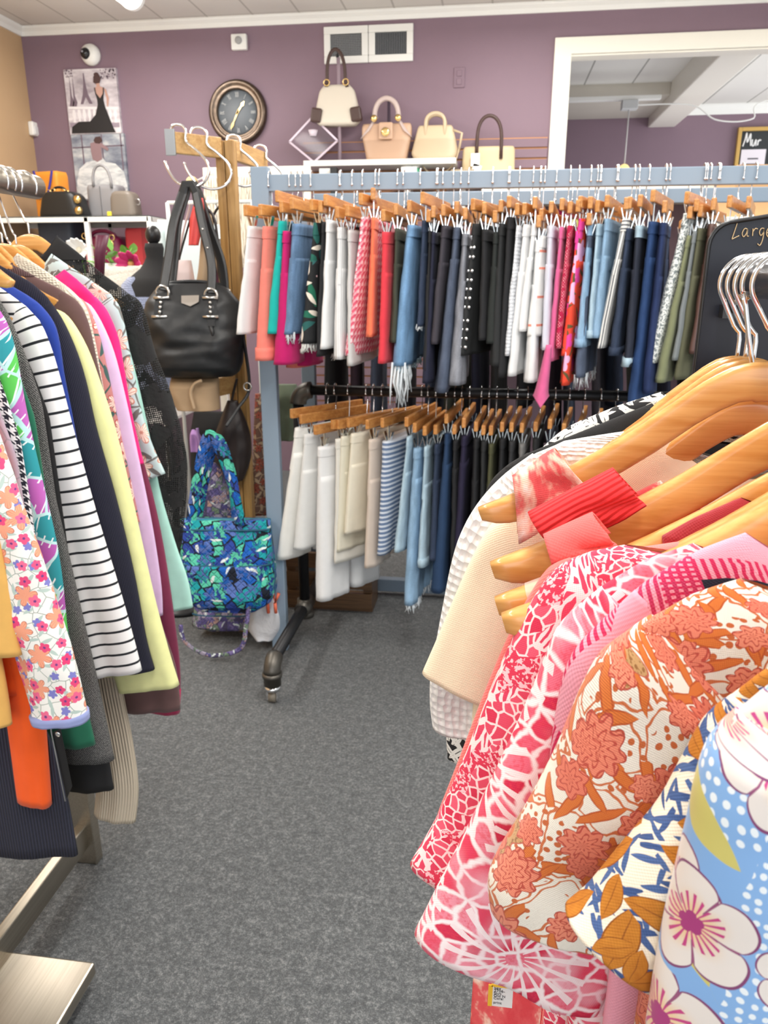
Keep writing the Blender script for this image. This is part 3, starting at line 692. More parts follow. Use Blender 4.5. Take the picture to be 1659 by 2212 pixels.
def pr_lace(name, c, hole, sc=150, cover=.5):
    p = P(name); v = p.uv(); e = p.vor(v, sc, 'DISTANCE_TO_EDGE', .3)[0]; n = p.noise(v, 16, 3)
    h = p.m('MULTIPLY', p.gt(e, .2), p.gt(n, cover)); p.bump(p.noise(v, 90, 3), .6, .003); p.put(p.b.inputs['Alpha'], p.m('SUBTRACT', 1.0, h)); return p.done(c, .85)
def pr_pink_mosaic():
    p = P('pink_mosaic_jersey', 1.7); u = p.uv(); v = p.warp(p.warp(u, 14, .02), 60, .006); big = p.noise(u, 14, 2)
    o = p.vor(v, 85); e = p.vor(v, 85, 'DISTANCE_TO_EDGE')[0]; h = p.sep(o['Color'])[0]
    c = p.mix(h, S(214, 44, 78), S(234, 92, 116)); c = p.mix(p.lt(e, .09), c, S(250, 224, 222)); c = p.mix(p.lt(o['Distance'], .0022), c, S(250, 210, 214))
    e2 = p.vor(p.map(p.warp(u, 40, .012), sc=(1, .35, 1)), 110, 'DISTANCE_TO_EDGE')[0]; c2 = p.mix(p.lt(e2, .17), S(224, 64, 96), S(250, 226, 224))
    n = p.noise(v, 230, 2); c3 = p.mix(p.gt(n, .52), S(222, 54, 84), S(248, 200, 204))
    c = p.mix(p.gt(big, .53), c, c2); c = p.mix(p.gt(p.noise(p.map(u, loc=(3, 1, 0)), 17, 2), .57), c, c3); weave(p, .8); return p.done(c, .8)
def pr_pink_dye():
    p = P('pink_tie_dye_jersey', 1.7); u = p.uv(); v = p.warp(u, 10, .035); w1 = p.warp(v, 70, .008)
    o = p.vor(w1, 42); e = p.vor(w1, 42, 'DISTANCE_TO_EDGE')[0]; h = p.sep(o['Color'])[0]; tex = p.noise(v, 260, 3)
    c = p.ramp(h, [(0, S(240, 150, 166)), (.35, S(236, 104, 128)), (.6, S(226, 60, 92)), (.85, S(206, 34, 74))])
    c = p.mix(p.m('MULTIPLY', p.step(tex, .45, .65), .5), c, S(226, 60, 80)); c = p.mix(p.step(e, .16, .03), c, S(252, 236, 236))
    c = p.mix(p.m('MULTIPLY', p.step(p.noise(u, 13, 2), .5, .7), .6), c, S(248, 190, 200))
    # sunburst rays
    r, th, x, y, a, b = p.cell(p.map(u, loc=(.03, .05, 0)), 6.5, .4); ry = p.m('SINE', p.m('MULTIPLY', p.m('ADD', th, p.m('MULTIPLY', r, 3)), 17)); k = p.m('MULTIPLY', p.gt(ry, .55), p.m('MULTIPLY', p.lt(r, .075), p.gt(r, .01)))
    c = p.mix(p.m('MULTIPLY', k, .9), c, S(252, 234, 234)); weave(p, .8); return p.done(c, .8)
def pr_orange_floral():
    p = P('orange_floral_linen', 1.55); u = p.uv(); v = p.warp(u, 26, .012); bg = S(238, 230, 216)
    c = bg
    # vines: thin wandering lines
    e = p.vor(p.warp(u, 30, .03), 26, 'DISTANCE_TO_EDGE')[0]; c = p.mix(p.m('MULTIPLY', p.gt(e, .05), p.lt(e, .1)), c, S(204, 110, 62))
    # dots
    r, th, x, y, a, b = p.cell(v, 105, .8); c = p.mix(p.m('MULTIPLY', p.lt(r, .0024), p.gt(p.noise(u, 22, 2), .5)), c, S(196, 98, 46))
    for i, (sc, ln, wd, l) in enumerate(((30, .024, .0052, (.2, .4, 0)), (34, .019, .0044, (.7, .9, 0)))):
        q, ins, a, b = p.leaf(p.map(v, loc=l), sc, ln, wd); c = p.mix(p.m('MULTIPLY', ins, p.gt(a, .3)), c, p.mix(p.gt(q, .72), S(214, 112, 42), S(188, 84, 26)))
    # ochre medallions
    r, th, x, y, a, b = p.cell(p.map(u, loc=(.13, .07, 0)), 5.2, .3); R = p.m('ADD', .02, p.m('MULTIPLY', p.m('COSINE', p.m('MULTIPLY', th, 4)), .006)); k = p.lt(r, R)
    c = p.mix(k, c, p.mix(p.gt(p.noise(u, 260, 2), .55), S(196, 150, 98), S(150, 100, 52))); c = p.mix(p.lt(r, .006), c, S(204, 104, 40)); c = p.mix(p.m('MULTIPLY', k, p.gt(r, p.m('SUBTRACT', R, .0016))), c, S(190, 90, 70))
    # carnations: ruffled heads with inner petal lines
    for i, (sc, rad, l, pet) in enumerate(((15.5, .025, (.41, .23, 0), 9), (21, .0165, (.9, .6, 0), 7))):
        q, th, a, b = p.flower(p.map(p.warp(u, 90, .006), loc=l), sc, rad, pet, .28, .62)
        k = p.lt(q, 1); ln = p.gt(p.m('SINE', p.m('ADD', p.m('MULTIPLY', q, 15), p.m('MULTIPLY', p.m('SINE', p.m('MULTIPLY', th, pet)), 2.2))), .72)
        c = p.mix(k, c, p.mix(ln, p.mix(b, S(236, 142, 112), S(226, 118, 92)), S(190, 74, 58))); c = p.mix(p.m('MULTIPLY', k, p.gt(q, .93)), c, S(182, 70, 52))
    x = p.sep(u); h = p.m('ADD', p.m('SINE', p.m('MULTIPLY', x[0], 5200)), p.m('SINE', p.m('MULTIPLY', x[1], 4200))); p.bump(p.m('ADD', h, p.m('MULTIPLY', p.noise(u, 300, 3), 3)), .35, .0012)
    return p.done(c, .9, Sheen_Weight=.2)
def pr_mustard():
    p = P('mustard_leaf_cotton', 1.25); u = p.uv(); v = p.warp(u, 22, .01); c = S(244, 230, 208)
    for i, (sc, ln, wd, l) in enumerate(((52, .012, .0021, (.2, .4, 0)), (58, .011, .002, (.7, .9, 0)), (64, .01, .0018, (.45, .1, 0)))):
        q, ins, a, b = p.leaf(p.map(v, loc=l), sc, ln, wd, 1.0); c = p.mix(ins, c, p.mix(b, S(58, 82, 132), S(78, 104, 154)))
    for i, (sc, ln, wd, l) in enumerate(((24, .023, .0095, (.15, .35, 0)), (30, .014, .0065, (.6, .75, 0)))):
        q, ins, a, b = p.leaf(p.map(v, loc=l), sc, ln, wd, .8); n = p.noise(v, 150, 3); c = p.mix(p.m('MULTIPLY', ins, p.gt(a, .2)), c, p.mix(n, S(172, 98, 18), S(206, 134, 44))); c = p.mix(p.m('MULTIPLY', p.m('MULTIPLY', ins, p.gt(a, .2)), p.gt(q, .9)), c, S(146, 80, 16)); c = p.mix(p.m('MULTIPLY', p.m('MULTIPLY', ins, p.gt(a, .2)), p.lt(q, .05)), c, S(150, 84, 20))
    weave(p, .8); return p.done(c, .85)
def pr_blossom():
    p = P('blue_blossom_crepe', 1.35); u = p.uv(); v = p.warp(u, 16, .012); c = p.mix(p.noise(u, 7, 2), S(112, 160, 220), S(152, 194, 238))
    r, th, x, y, a, b = p.cell(p.warp(u, 9, .03), 150, .3); c = p.mix(p.m('MULTIPLY', p.lt(r, .0019), p.gt(p.noise(u, 14, 1), .56)), c, S(236, 244, 250))
    q, ins, a, b = p.leaf(p.map(v, loc=(.3, .1, 0)), 14, .03, .009); c = p.mix(p.m('MULTIPLY', ins, p.gt(a, .55)), c, S(206, 196, 110))
    for i, (sc, rad, l) in enumerate(((13, .03, (.2, .5, 0)), (9.5, .05, (.62, .06, 0)))):
        q, th, a, b = p.flower(p.map(v, loc=l), sc, rad, 5, .32, .6, .6); k = p.lt(q, 1)
        pet = p.mix(p.step(q, .15, .7), S(236, 200, 154), S(232, 224, 218)); pet = p.mix(p.m('MULTIPLY', p.m('MULTIPLY', p.gt(p.m('SINE', p.m('MULTIPLY', th, 21)), .35), p.lt(q, .52)), p.gt(q, .08)), pet, S(196, 60, 130)); pet = p.mix(p.lt(q, .2), pet, S(168, 50, 120))
        pet = p.mix(p.m('MULTIPLY', p.lt(p.m('ABSOLUTE', p.m('COSINE', p.m('MULTIPLY', th, 2.5))), .09), p.gt(q, .4)), pet, S(150, 80, 120))
        c = p.mix(k, c, pet); c = p.mix(p.m('MULTIPLY', k, p.gt(q, .955)), c, S(128, 60, 110))
    p.bump(p.noise(u, 40, 2), .12, .002); return p.done(c, .5, Sheen_Weight=.2)
def pr_plaid():
    p = P('pink_navy_plaid'); v = p.map(p.uv(), rot=(0, 0, .32)); x = p.sep(v)
    def band(t, per, lo, hi, ph): f = p.m('FRACT', p.m('ADD', p.m('DIVIDE', t, per), 50 + ph)); return p.m('MULTIPLY', p.gt(f, lo), p.lt(f, hi))
    c = S(234, 160, 178); st = p.gt(p.m('SINE', p.m('MULTIPLY', x[0], 2 * PI / .0042)), .0); st2 = p.gt(p.m('SINE', p.m('MULTIPLY', x[1], 2 * PI / .0042)), .0)
    a = band(x[1], .16, .62, .74, .1); b = band(x[0], .16, .6, .72, .3); nv = band(x[1], .16, .42, .62, .1); nv2 = band(x[0], .16, .32, .6, .3)
    c = p.mix(p.m('MULTIPLY', a, st), c, S(206, 40, 90)); c = p.mix(p.m('MULTIPLY', b, st2), c, S(206, 40, 90)); c = p.mix(p.m('MULTIPLY', nv, nv2), c, S(30, 36, 54)); c = p.mix(p.m('MULTIPLY', p.m('MULTIPLY', nv, st), p.m('SUBTRACT', 1.0, nv2)), c, S(196, 50, 96)); weave(p); return p.done(c, .85)
def pr_tiedye():
    p = P('coral_tie_dye', 1.3); u = p.uv(); v = p.warp(p.map(u, rot=(0, 0, .7), sc=(1, .45, 1)), 9, .06); n = p.noise(v, 24, 4, .6); weave(p)
    return p.done(p.ramp(n, [(.36, S(250, 232, 222)), (.44, S(246, 190, 168)), (.5, S(232, 92, 92)), (.62, S(222, 66, 72))]), .8)
def pr_bwleaf():
    p = P('black_white_leaf_print'); u = p.uv(); c = (.012, .012, .014)
    for sc, l in ((42, (.2, .4, 0)), (48, (.7, .9, 0)), (54, (.1, .2, 0))):
        q, ins, a, b = p.leaf(p.map(u, loc=l), sc, .018, .0042); c = p.mix(p.m('MULTIPLY', ins, p.gt(q, .1)), c, S(238, 236, 230))
    weave(p); return p.done(c, .8)
def pr_check(name, a, b, s=.022):
    p = P(name); u = p.uv(); q, th, x, y = p.flower(p.uv(), 1 / s, s * .42, 6, .5, .0)[:4]; w = p.sep(u); g = p.gt(p.m('SINE', p.m('MULTIPLY', p.m('ADD', w[0], w[1]), 2 * PI / s)), .2)
    c = p.mix(g, a, tuple(lerp(i, j, .45) for i, j in zip(a, b))); c = p.mix(p.lt(q, .9), c, b); weave(p); return p.done(c, .85)
# ------------------------------------------------------------------ left rack, far end to near end
GL = 'tops on the nickel rack'
def L(kind, label, cat, Y, edge, k, zhem, m, **kw): return garment(kind, label, cat, GL, 'L', Y, edge, k, zhem, m, **kw)
L('blouse', 'black crochet lace blouse at the far end of the nickel rack', 'blouse', 1.555, [(122, 512), (165, 545), (215, 588), (265, 622), (306, 660), (335, 760), (375, 870), (402, 985), (400, 1100), (388, 1200)], 4, .75, pr_lace('black_lace', (.012, .012, .012), None, 230, .44), sl=(.06, .05), bd=.016, sd=.018, lump=.006, open_=True, seed=2, collar=(fab('black_jersey', (.012, .012, .013)), .045))
L('sweater', 'mint green sweater sleeve showing below the pale blue floral blouse', 'sweater', 1.525, [(200, 640), (240, 665), (280, 760), (320, 930), (345, 1060), (380, 1180), (404, 1250), (416, 1312)], 1, .72, fab('mint_knit', S(176, 226, 212)), sl=(.05, .045), seed=4, hanger=False)
L('blouse', 'pale blue blouse printed with blush blossom branches', 'blouse', 1.505, [(112, 548), (150, 575), (195, 605), (240, 636), (262, 675), (285, 780), (305, 880), (330, 960), (358, 1022)], 4, .8, pr_branch('pale_blue_blossom', S(190, 212, 212), S(244, 226, 210), S(200, 140, 120), S(112, 112, 108)), sl=(.05, .045), lump=.004, open_=True, seed=5)
L('shirt', 'burgundy long sleeved shirt with magenta cuff beside the mint sweater', 'shirt', 1.485, [(180, 640), (225, 670), (262, 790), (300, 960), (332, 1080), (356, 1200), (376, 1340), (388, 1450), (386, 1540)], 1, .7, fab('burgundy_cotton', S(124, 40, 72)), sl=(.05, .04), seed=6, cuff=(fab('magenta_rib', S(160, 20, 74)), .05))
L('blouse', 'hot pink sleeved blouse with rounded shoulder', 'blouse', 1.46, [(138, 582), (165, 602), (195, 628), (232, 672), (254, 728), (268, 800), (280, 880), (298, 960), (309, 1002)], 3, .85, fab('hot_pink_crepe', S(238, 20, 122), .7, .08), sl=(.05, .05), lump=.006, open_=True, seed=7, hlift=.0)
L('blouse', 'lavender blouse peeping between hot pink and dusty rose tops', 'blouse', 1.438, [(120, 620), (200, 665), (240, 745), (268, 850), (300, 1000), (328, 1140), (346, 1260), (350, 1330)], 1, .8, fab('lavender_satin', S(226, 190, 230), .5), sl=(.05, .045), seed=8, hanger=False)
L('blouse', 'dusty rose blouse printed with white and red blossoms', 'blouse', 1.42, [(110, 610), (185, 655), (212, 720), (235, 820), (255, 920), (285, 1060), (300, 1130)], 1, .8, pr_branch('dusty_rose_blossom', S(196, 128, 124), S(240, 220, 206), S(190, 70, 60), S(60, 92, 88), 15, .028), sl=(.05, .045), seed=9, hanger=False)
L('sweater', 'cream pointelle knit sweater behind the brown sweater', 'sweater', 1.395, [(38, 547), (80, 572), (120, 600), (160, 632), (188, 668), (206, 740), (216, 800), (230, 880)], 3, .85, pr_knit('cream_pointelle', S(240, 228, 206), 170), sl=(.05, .05), open_=True, seed=10)
L('sweater', 'brown sweater with ribbed collar and wide brown cuff', 'sweater', 1.37, [(24, 572), (70, 595), (125, 622), (168, 652), (192, 700), (212, 790), (245, 940), (290, 1130), (340, 1320), (380, 1440), (390, 1532)], 3, .62, fab('brown_knit', S(98, 70, 68)), sl=(.055, .064), open_=True, seed=11, collar=(pr_rib('brown_rib', S(104, 76, 76), .004), .02))
L('cardigan', 'pale yellow long cardigan sleeve beside the navy ribbed sweater', 'cardigan', 1.34, [(90, 655), (145, 682), (185, 745), (216, 825), (250, 930), (288, 1085), (332, 1280), (364, 1400), (388, 1478)], 1, .6, fab('pale_yellow_knit', S(232, 232, 164)), sl=(.06, .068), sd=.02, seed=12)
L('sweater', 'dark navy fine ribbed sweater next to the pale yellow cardigan', 'sweater', 1.31, [(22, 585), (65, 608), (102, 640), (135, 692), (165, 760), (186, 830), (208, 930), (250, 1080), (288, 1240), (314, 1380), (332, 1448)], 3, .62, pr_rib('navy_rib', S(38, 38, 56), .003, .5), sl=(.06, .06), seed=13, sd=.018)
L('sweater', 'royal blue sweater between striped and navy sweaters', 'sweater', 1.285, [(20, 615), (55, 635), (85, 658), (114, 695), (128, 740), (142, 830), (168, 960), (198, 1080), (215, 1180)], 2, .75, fab('royal_blue_knit', S(26, 58, 150)), sl=(.05, .05), seed=14, lump=.003)
L('shirt', 'white long sleeved shirt with thin black horizontal stripes', 'shirt', 1.255, [(0, 622), (26, 640), (55, 662), (84, 694), (106, 742), (126, 805), (152, 905), (182, 1015), (216, 1135), (258, 1272), (288, 1378), (306, 1448)], 3, .66, stripes('white_black_stripe', S(240, 239, 238), S(22, 26, 32), .0235, .0042), sl=(.055, .066), sd=.02, seed=15, fold=.012, kf=3)
L('jacket', 'charcoal tweed jacket with frayed hem behind the tropical print top', 'jacket', 1.215, [(-30, 620), (0, 650), (22, 690), (42, 745), (56, 805), (72, 875), (92, 965), (116, 1065), (148, 1200), (172, 1305), (200, 1425), (228, 1550), (247, 1640)], 2, .6, pr_tweed(), sl=(.055, .062), sd=.018, seed=16)
L('sweater', 'green sweater cuff hanging below the ditsy floral sleeve', 'sweater', 1.19, [(-40, 680), (0, 720), (40, 840), (80, 1020), (115, 1180), (140, 1330), (158, 1420), (182, 1510), (206, 1608)], 1, .66, fab('bottle_green_knit', S(22, 104, 76)), sl=(.06, .065), seed=17)
L('blouse', 'tropical print top in purple, green and aqua', 'blouse', 1.168, [(-30, 640), (0, 672), (18, 705), (36, 770), (56, 880), (84, 1005), (108, 1105), (124, 1180), (135, 1250), (142, 1320), (150, 1410)], 2, .8, pr_tropical(), sl=(.06, .06), sd=.018, seed=18)
L('jacket', 'black and white houndstooth jacket squeezed beside the tropical print top', 'jacket', 1.14, [(-60, 720), (-20, 770), (0, 830), (12, 900), (24, 980), (45, 1090), (60, 1180)], 1, .8, pr_houndstooth(), sl=(.06, .06), seed=19)
L('sweater', 'bright orange sweater with long ribbed cuff', 'sweater', 1.105, [(-90, 760), (-50, 820), (0, 1020), (40, 1250), (72, 1400), (92, 1500), (102, 1610), (112, 1738)], 1, .7, fab('orange_knit', S(250, 92, 14), .85, .06), sl=(.05, .033), sd=.018, seed=20)
L('blouse', 'white ditsy floral blouse with coral and pink flowers and periwinkle cuff', 'blouse', 1.075, [(-80, 800), (-30, 880), (0, 955), (22, 1015), (46, 1085), (72, 1155), (98, 1232), (122, 1308), (146, 1380), (166, 1450), (184, 1530), (188, 1556)], 1, .85, pr_ditsy(), sl=(.06, .05), sd=.024, seed=21, lump=.006, cuff=(fab('periwinkle_cotton', S(140, 150, 196)), .012))
L('sweater', 'mustard yellow sweater cuff at the edge beside the orange sweater', 'sweater', 1.05, [(-160, 860), (-120, 930), (-60, 1150), (-15, 1350), (10, 1480), (22, 1568)], 1, .8, fab('mustard_knit', S(232, 180, 96)), sl=(.05, .04), seed=22)
L('shirt', 'white shirt with wavy black stripes below the mustard cuff', 'shirt', 1.132, [(-120, 880), (-80, 960), (-50, 1200), (-20, 1450), (8, 1600), (20, 1740)], 1, .8, stripes('white_wavy_stripe', S(236, 234, 230), (.02, .02, .02), .02, .004, wob=.03), sl=(.05, .04), seed=23)
L('blouse', 'mauve and violet tie dye blouse behind the orange sweater', 'blouse', 1.125, [(-80, 740), (-40, 800), (-10, 1000), (10, 1250), (30, 1500), (50, 1640), (58, 1740)], 1, .7, pr_branch('mauve_tie_dye', S(176, 156, 170), S(150, 130, 160), S(90, 90, 140), S(150, 140, 150), 20, .02), sl=(.06, .06), seed=24)
L('dress', 'navy pinstripe corduroy dress hanging lowest on the nickel rack', 'dress', 1.122, [(-90, 760), (-55, 830), (-20, 1100), (20, 1380), (90, 1560), (128, 1640), (150, 1750), (166, 1840)], 1, .335, pr_rib('navy_corduroy', S(56, 58, 76), .0055, 1, .35), sl=(.05, .05), bw=.2, sleeves=False, seed=25, fold=.012, side=True, flare=0)
L('sweater', 'cream ribbed knit sleeve dangling below the brown sweater', 'sweater', 1.35, [(60, 700), (110, 740), (170, 950), (225, 1250), (262, 1480), (285, 1600), (298, 1700), (292, 1776)], 1, .62, pr_rib('cream_rib', S(224, 208, 184), .006, .8, .8), sl=(.05, .05), seed=26)
L('sweater', 'black sweater hem below the charcoal tweed jacket', 'sweater', 1.232, [(-20, 660), (30, 720), (75, 900), (130, 1150), (180, 1400), (220, 1560), (245, 1705)], 1, .6, fab('black_knit', (.01, .01, .011)), sl=(.06, .06), seed=27)

def tipL(Y, tip, label, drop=.14):
    O, U, N, sg = frame('L', Y); q = atP(tip[0], tip[1], O, N); return coat_hanger('L', Y, abs((q - O).dot(U)), q.z + .016 + drop, drop, label, 'wooden hangers on the nickel rack')
tipL(1.238, (51, 628), 'wooden coat hanger with bare tip over the striped shirt')
# ------------------------------------------------------------------ right rack, far to near
GR = 'tops on the chrome rail'
def Rr(kind, label, cat, Y, edge, k, zhem, m, **kw): return garment(kind, label, cat, GR, 'R', Y, edge, k, zhem, m, **{**dict(bw=.18), **kw})
Rr('blouse', 'black blouse with white leaf print at the far end of the chrome rail', 'blouse', .745, [(1430, 846), (1335, 876), (1255, 908), (1195, 945), (1110, 1040), (1050, 1180), (1010, 1330), (978, 1490), (964, 1570), (966, 1640)], 3, .7, pr_bwleaf(), sl=(.05, .05), seed=31)
Rr('t_shirt', 'plain black tee shoulder in front of the leaf print blouse', 't-shirt', .722, [(1180, 962), (1140, 978), (1090, 1010), (1052, 1056), (1030, 1150), (1012, 1300), (995, 1450)], 2, .8, fab('black_cotton', (.011, .011, .012)), sl=(.05, .05), seed=32)
Rr('sweater', 'white fuzzy cable knit sweater behind the cream tee', 'sweater', .70, [(1310, 938), (1220, 952), (1150, 980), (1086, 1028), (1030, 1090), (994, 1155), (974, 1220), (958, 1300), (942, 1385), (930, 1450), (928, 1520), (934, 1572)], 3, .75, pr_knit('white_cable_knit', S(244, 243, 240), 130), sl=(.06, .055), sd=.02, seed=33, lump=.006)
Rr('t_shirt', 'cream short sleeved tee with stitched hem', 't-shirt', .68, [(1260, 1010), (1180, 1050), (1112, 1092), (1060, 1135), (1022, 1200), (988, 1275), (950, 1365), (912, 1452)], 2, .8, fab('cream_jersey', S(250, 232, 200), .8, .05), sl=(.05, .058), sd=.018, seed=34, fold=.007, bw=.22)
t1 = Rr('tank_top', 'coral and white tie dye tank with wide strap on the hanger', 'tank top', .655, [(1260, 1120), (1215, 1180), (1150, 1300), (1100, 1500)], 1, .60, pr_tiedye(), sleeves=False, bw=.205, seed=35, hanger=False, fold=.01)
strap(t1, 'strap', 'R', .655, [(1110, 1045), (1214, 984), (1284, 1064), (1118, 1150)], bpy.data.materials['coral_tie_dye'])
t2 = Rr('tank_top', 'bright red ribbed tank with thick strap', 'tank top', .51, [(1420, 1150), (1380, 1200), (1330, 1320), (1300, 1500)], 1, .75, pr_rib('red_rib', S(236, 52, 56), .0035, .6, .84, 1), sleeves=False, bw=.15, seed=36, hanger=False)
strap(t2, 'strap', 'R', .51, [(1160, 1122), (1345, 1034), (1384, 1076), (1196, 1168)], bpy.data.materials['red_rib'])
t3 = Rr('tank_top', 'coral red tank strap just below the red ribbed tank', 'tank top', .465, [(1420, 1220), (1390, 1260), (1350, 1400), (1320, 1500)], 1, .75, fab('coral_jersey', S(226, 96, 92)), sleeves=False, bw=.14, seed=37, hanger=False)
strap(t3, 'strap', 'R', .465, [(1183, 1178), (1300, 1130), (1322, 1156), (1192, 1208)], bpy.data.materials['coral_jersey'])
GH = 'wooden hangers on the chrome rail'
def tiphang(Y, tip, label, drop=.115, **kw):
    O, U, N, sg = frame('R', Y); q = atP(tip[0], tip[1], O, N); half = abs((q - O).dot(U)); z = q.z + .016
    return coat_hanger('R', Y, half, z + drop, drop, label, GH, **kw)
tiphang(.655, (1032, 1118), 'wooden coat hanger with bare tip left of the tie dye strap', .125)
h4 = tiphang(.51, (1057, 1236), 'wooden coat hanger with bare notched tip below the red ribbed strap', .11)
h5 = tiphang(.465, (1066, 1310), 'wooden coat hanger with bare tip and clear strip below the coral strap', .1, strips=((.62, .93),))
h6 = tiphang(.44, (1080, 1345), 'wooden coat hanger with lowest bare tip beside the coral top', .095, strips=((.6, .75), (.82, .93)))
Rr('t_shirt', 'deep red tee half hidden between the bare hangers and the coral tee', 't-shirt', .45, [(1600, 1075), (1500, 1120), (1430, 1160), (1405, 1300), (1390, 1500)], 2, .85, fab('deep_red_jersey', S(150, 24, 34)), sleeves=False, seed=50, bw=.12, open_=True)
Rr('t_shirt', 'plain coral tee edge peeking out left of the pink mosaic tee', 't-shirt', .432, [(1300, 1195), (1230, 1205), (1185, 1228), (1142, 1290), (1092, 1388), (1042, 1508), (992, 1640), (945, 1760)], 2, .8, fab('coral_cotton', S(240, 118, 112)), sl=(.045, .045), seed=38, bw=.16)
Rr('t_shirt', 'pink and white mosaic print tee with stitched sleeve hem', 't-shirt', .415, [(1350, 1178), (1275, 1192), (1205, 1228), (1155, 1292), (1102, 1392), (1052, 1510), (1002, 1640), (944, 1768), (885, 1872)], 2, .85, pr_pink_mosaic(), sl=(.045, .05), sd=.016, open_=True, seed=39, bw=.16, lump=.004, n=60)
Rr('t_shirt', 'pink tie dye sunburst tee in front of the mosaic print tee', 't-shirt', .385, [(1500, 1176), (1400, 1208), (1300, 1268), (1208, 1352), (1168, 1440), (1110, 1575), (1042, 1715), (962, 1876), (896, 2008)], 3, .85, pr_pink_dye(), sl=(.05, .062), sd=.018, open_=True, seed=40, bw=.15, lump=.004, n=60)
Rr('shirt', 'pink and navy plaid shirt with navy collar band', 'shirt', .362, [(1610, 1150), (1500, 1192), (1385, 1262), (1265, 1378), (1228, 1432), (1208, 1500), (1190, 1620), (1180, 1760)], 3, .8, pr_plaid(), sl=(.045, .05), open_=True, seed=41, bw=.135)
Rr('blouse', 'white linen blouse printed with rust orange carnations', 'blouse', .335, [(1600, 1248), (1505, 1278), (1405, 1330), (1312, 1400), (1268, 1465), (1230, 1550), (1188, 1650), (1130, 1760), (1076, 1850), (1054, 1905), (1058, 1962)], 3, .9, pr_orange_floral(), sl=(.05, .045), sd=.022, open_=True, seed=42, bw=.125, lump=.006, puff=.012, n=64)
Rr('blouse', 'cream blouse printed with mustard leaves and navy sprigs', 'blouse', .295, [(1690, 1425), (1640, 1455), (1585, 1505), (1522, 1575), (1472, 1660), (1420, 1742), (1342, 1830), (1272, 1915), (1220, 1956)], 3, .95, pr_mustard(), sl=(.04, .052), sd=.02, open_=True, seed=43, bw=.10, lump=.005, n=64)
Rr('blouse', 'sky blue blouse printed with large cream and magenta blossoms', 'blouse', .262, [(1700, 1455), (1655, 1485), (1596, 1535), (1534, 1612), (1504, 1695), (1490, 1770), (1470, 1860), (1442, 1990), (1416, 2130), (1400, 2240)], 3, 1.0, pr_blossom(), sl=(.05, .06), sd=.022, open_=True, seed=44, bw=.12, lump=.004, n=64)
for r in TBL: print('TBL', r)
# ------------------------------------------------------------------ shorts, skirts and trousers on clip hangers
ROWS = {'G': (YG, ZG + hG / 2, 'shorts and skirts on the front rail', .012, hG), 'B': (YB, ZG + hG / 2, 'dark garments on the rear rail', .012, hG), 'P': (YP, ZPp + .019, 'trousers and skirts on the pipe rack', .019, .038)}
def clip_hanger(T, d, L, row, desc, dz=.05):
    Yr, zr, grp, rt, rh = ROWS[row]; n = Vector((d.y, -d.x, 0)); C = T + d * (L / 2) + Vector((0, 0, dz))
    t = thing('clip_hanger', 'wood clip hanger holding the ' + ' '.join(desc.split()[:11]), 'hanger', (C.x, C.y, C.z), 0, 'clip hangers on the ' + {'G': 'front rail', 'B': 'rear rail', 'P': 'pipe rack'}[row])
    a = T - d * .02 + Vector((0, 0, dz)); b = a + d * (L + .04)
    MB().beam(a, b, .014, .034).build('bar', M_clipwood, t, .003)
    R = rt + .007; P0 = Vector((C.x, Yr, 0)); top = zr + .004
    if rh > .045:
        pts = [(C.y - Yr, C.z + .016), (R * .8, C.z + .03), (R, lerp(C.z, zr, .5)), (R, zr - .015), (R * .75, zr + .004), (0, top + .006), (-R * .75, zr + .004), (-R, zr - .012), (-R, zr - .036)]
    else:
        pts = [(C.y - Yr, C.z + .016), (0.004, C.z + .03), (R * .7, zr - .05)] + [(R * math.cos(q), zr - rt + R * math.sin(q)) for q in [math.radians(k) for k in (-20, 20, 60, 90, 125, 165, 195)]]
    pp = spline([P0 + Vector((0, y, z)) for y, z in pts], 36)
    mb = MB(); mb.tube(pp, .0019, 7); mb.build('hook', M_hook, t)
    e = pp[-1]; MB().ico(e, .0042, 8).build('hook_tip', M_hook, t)
    for f in (.03, L - .03):
        c = T + d * f; mb = MB(); up = Vector((0, 0, 1))
        for s in (-1, 1):
            u = (up * math.cos(.36) + n * (s * math.sin(.36))); mb.beam(c + n * (s * .003) - up * .012, c + u * .036 + n * (s * .003), .017, .0025, u.cross(d))
        mb.beam(c + up * (dz - .012), c + up * .002, .008, .003, n)
        mb.build('clip', M_clip, t, 0)
    return t
M_clipwood = M_wood_end
BT = []
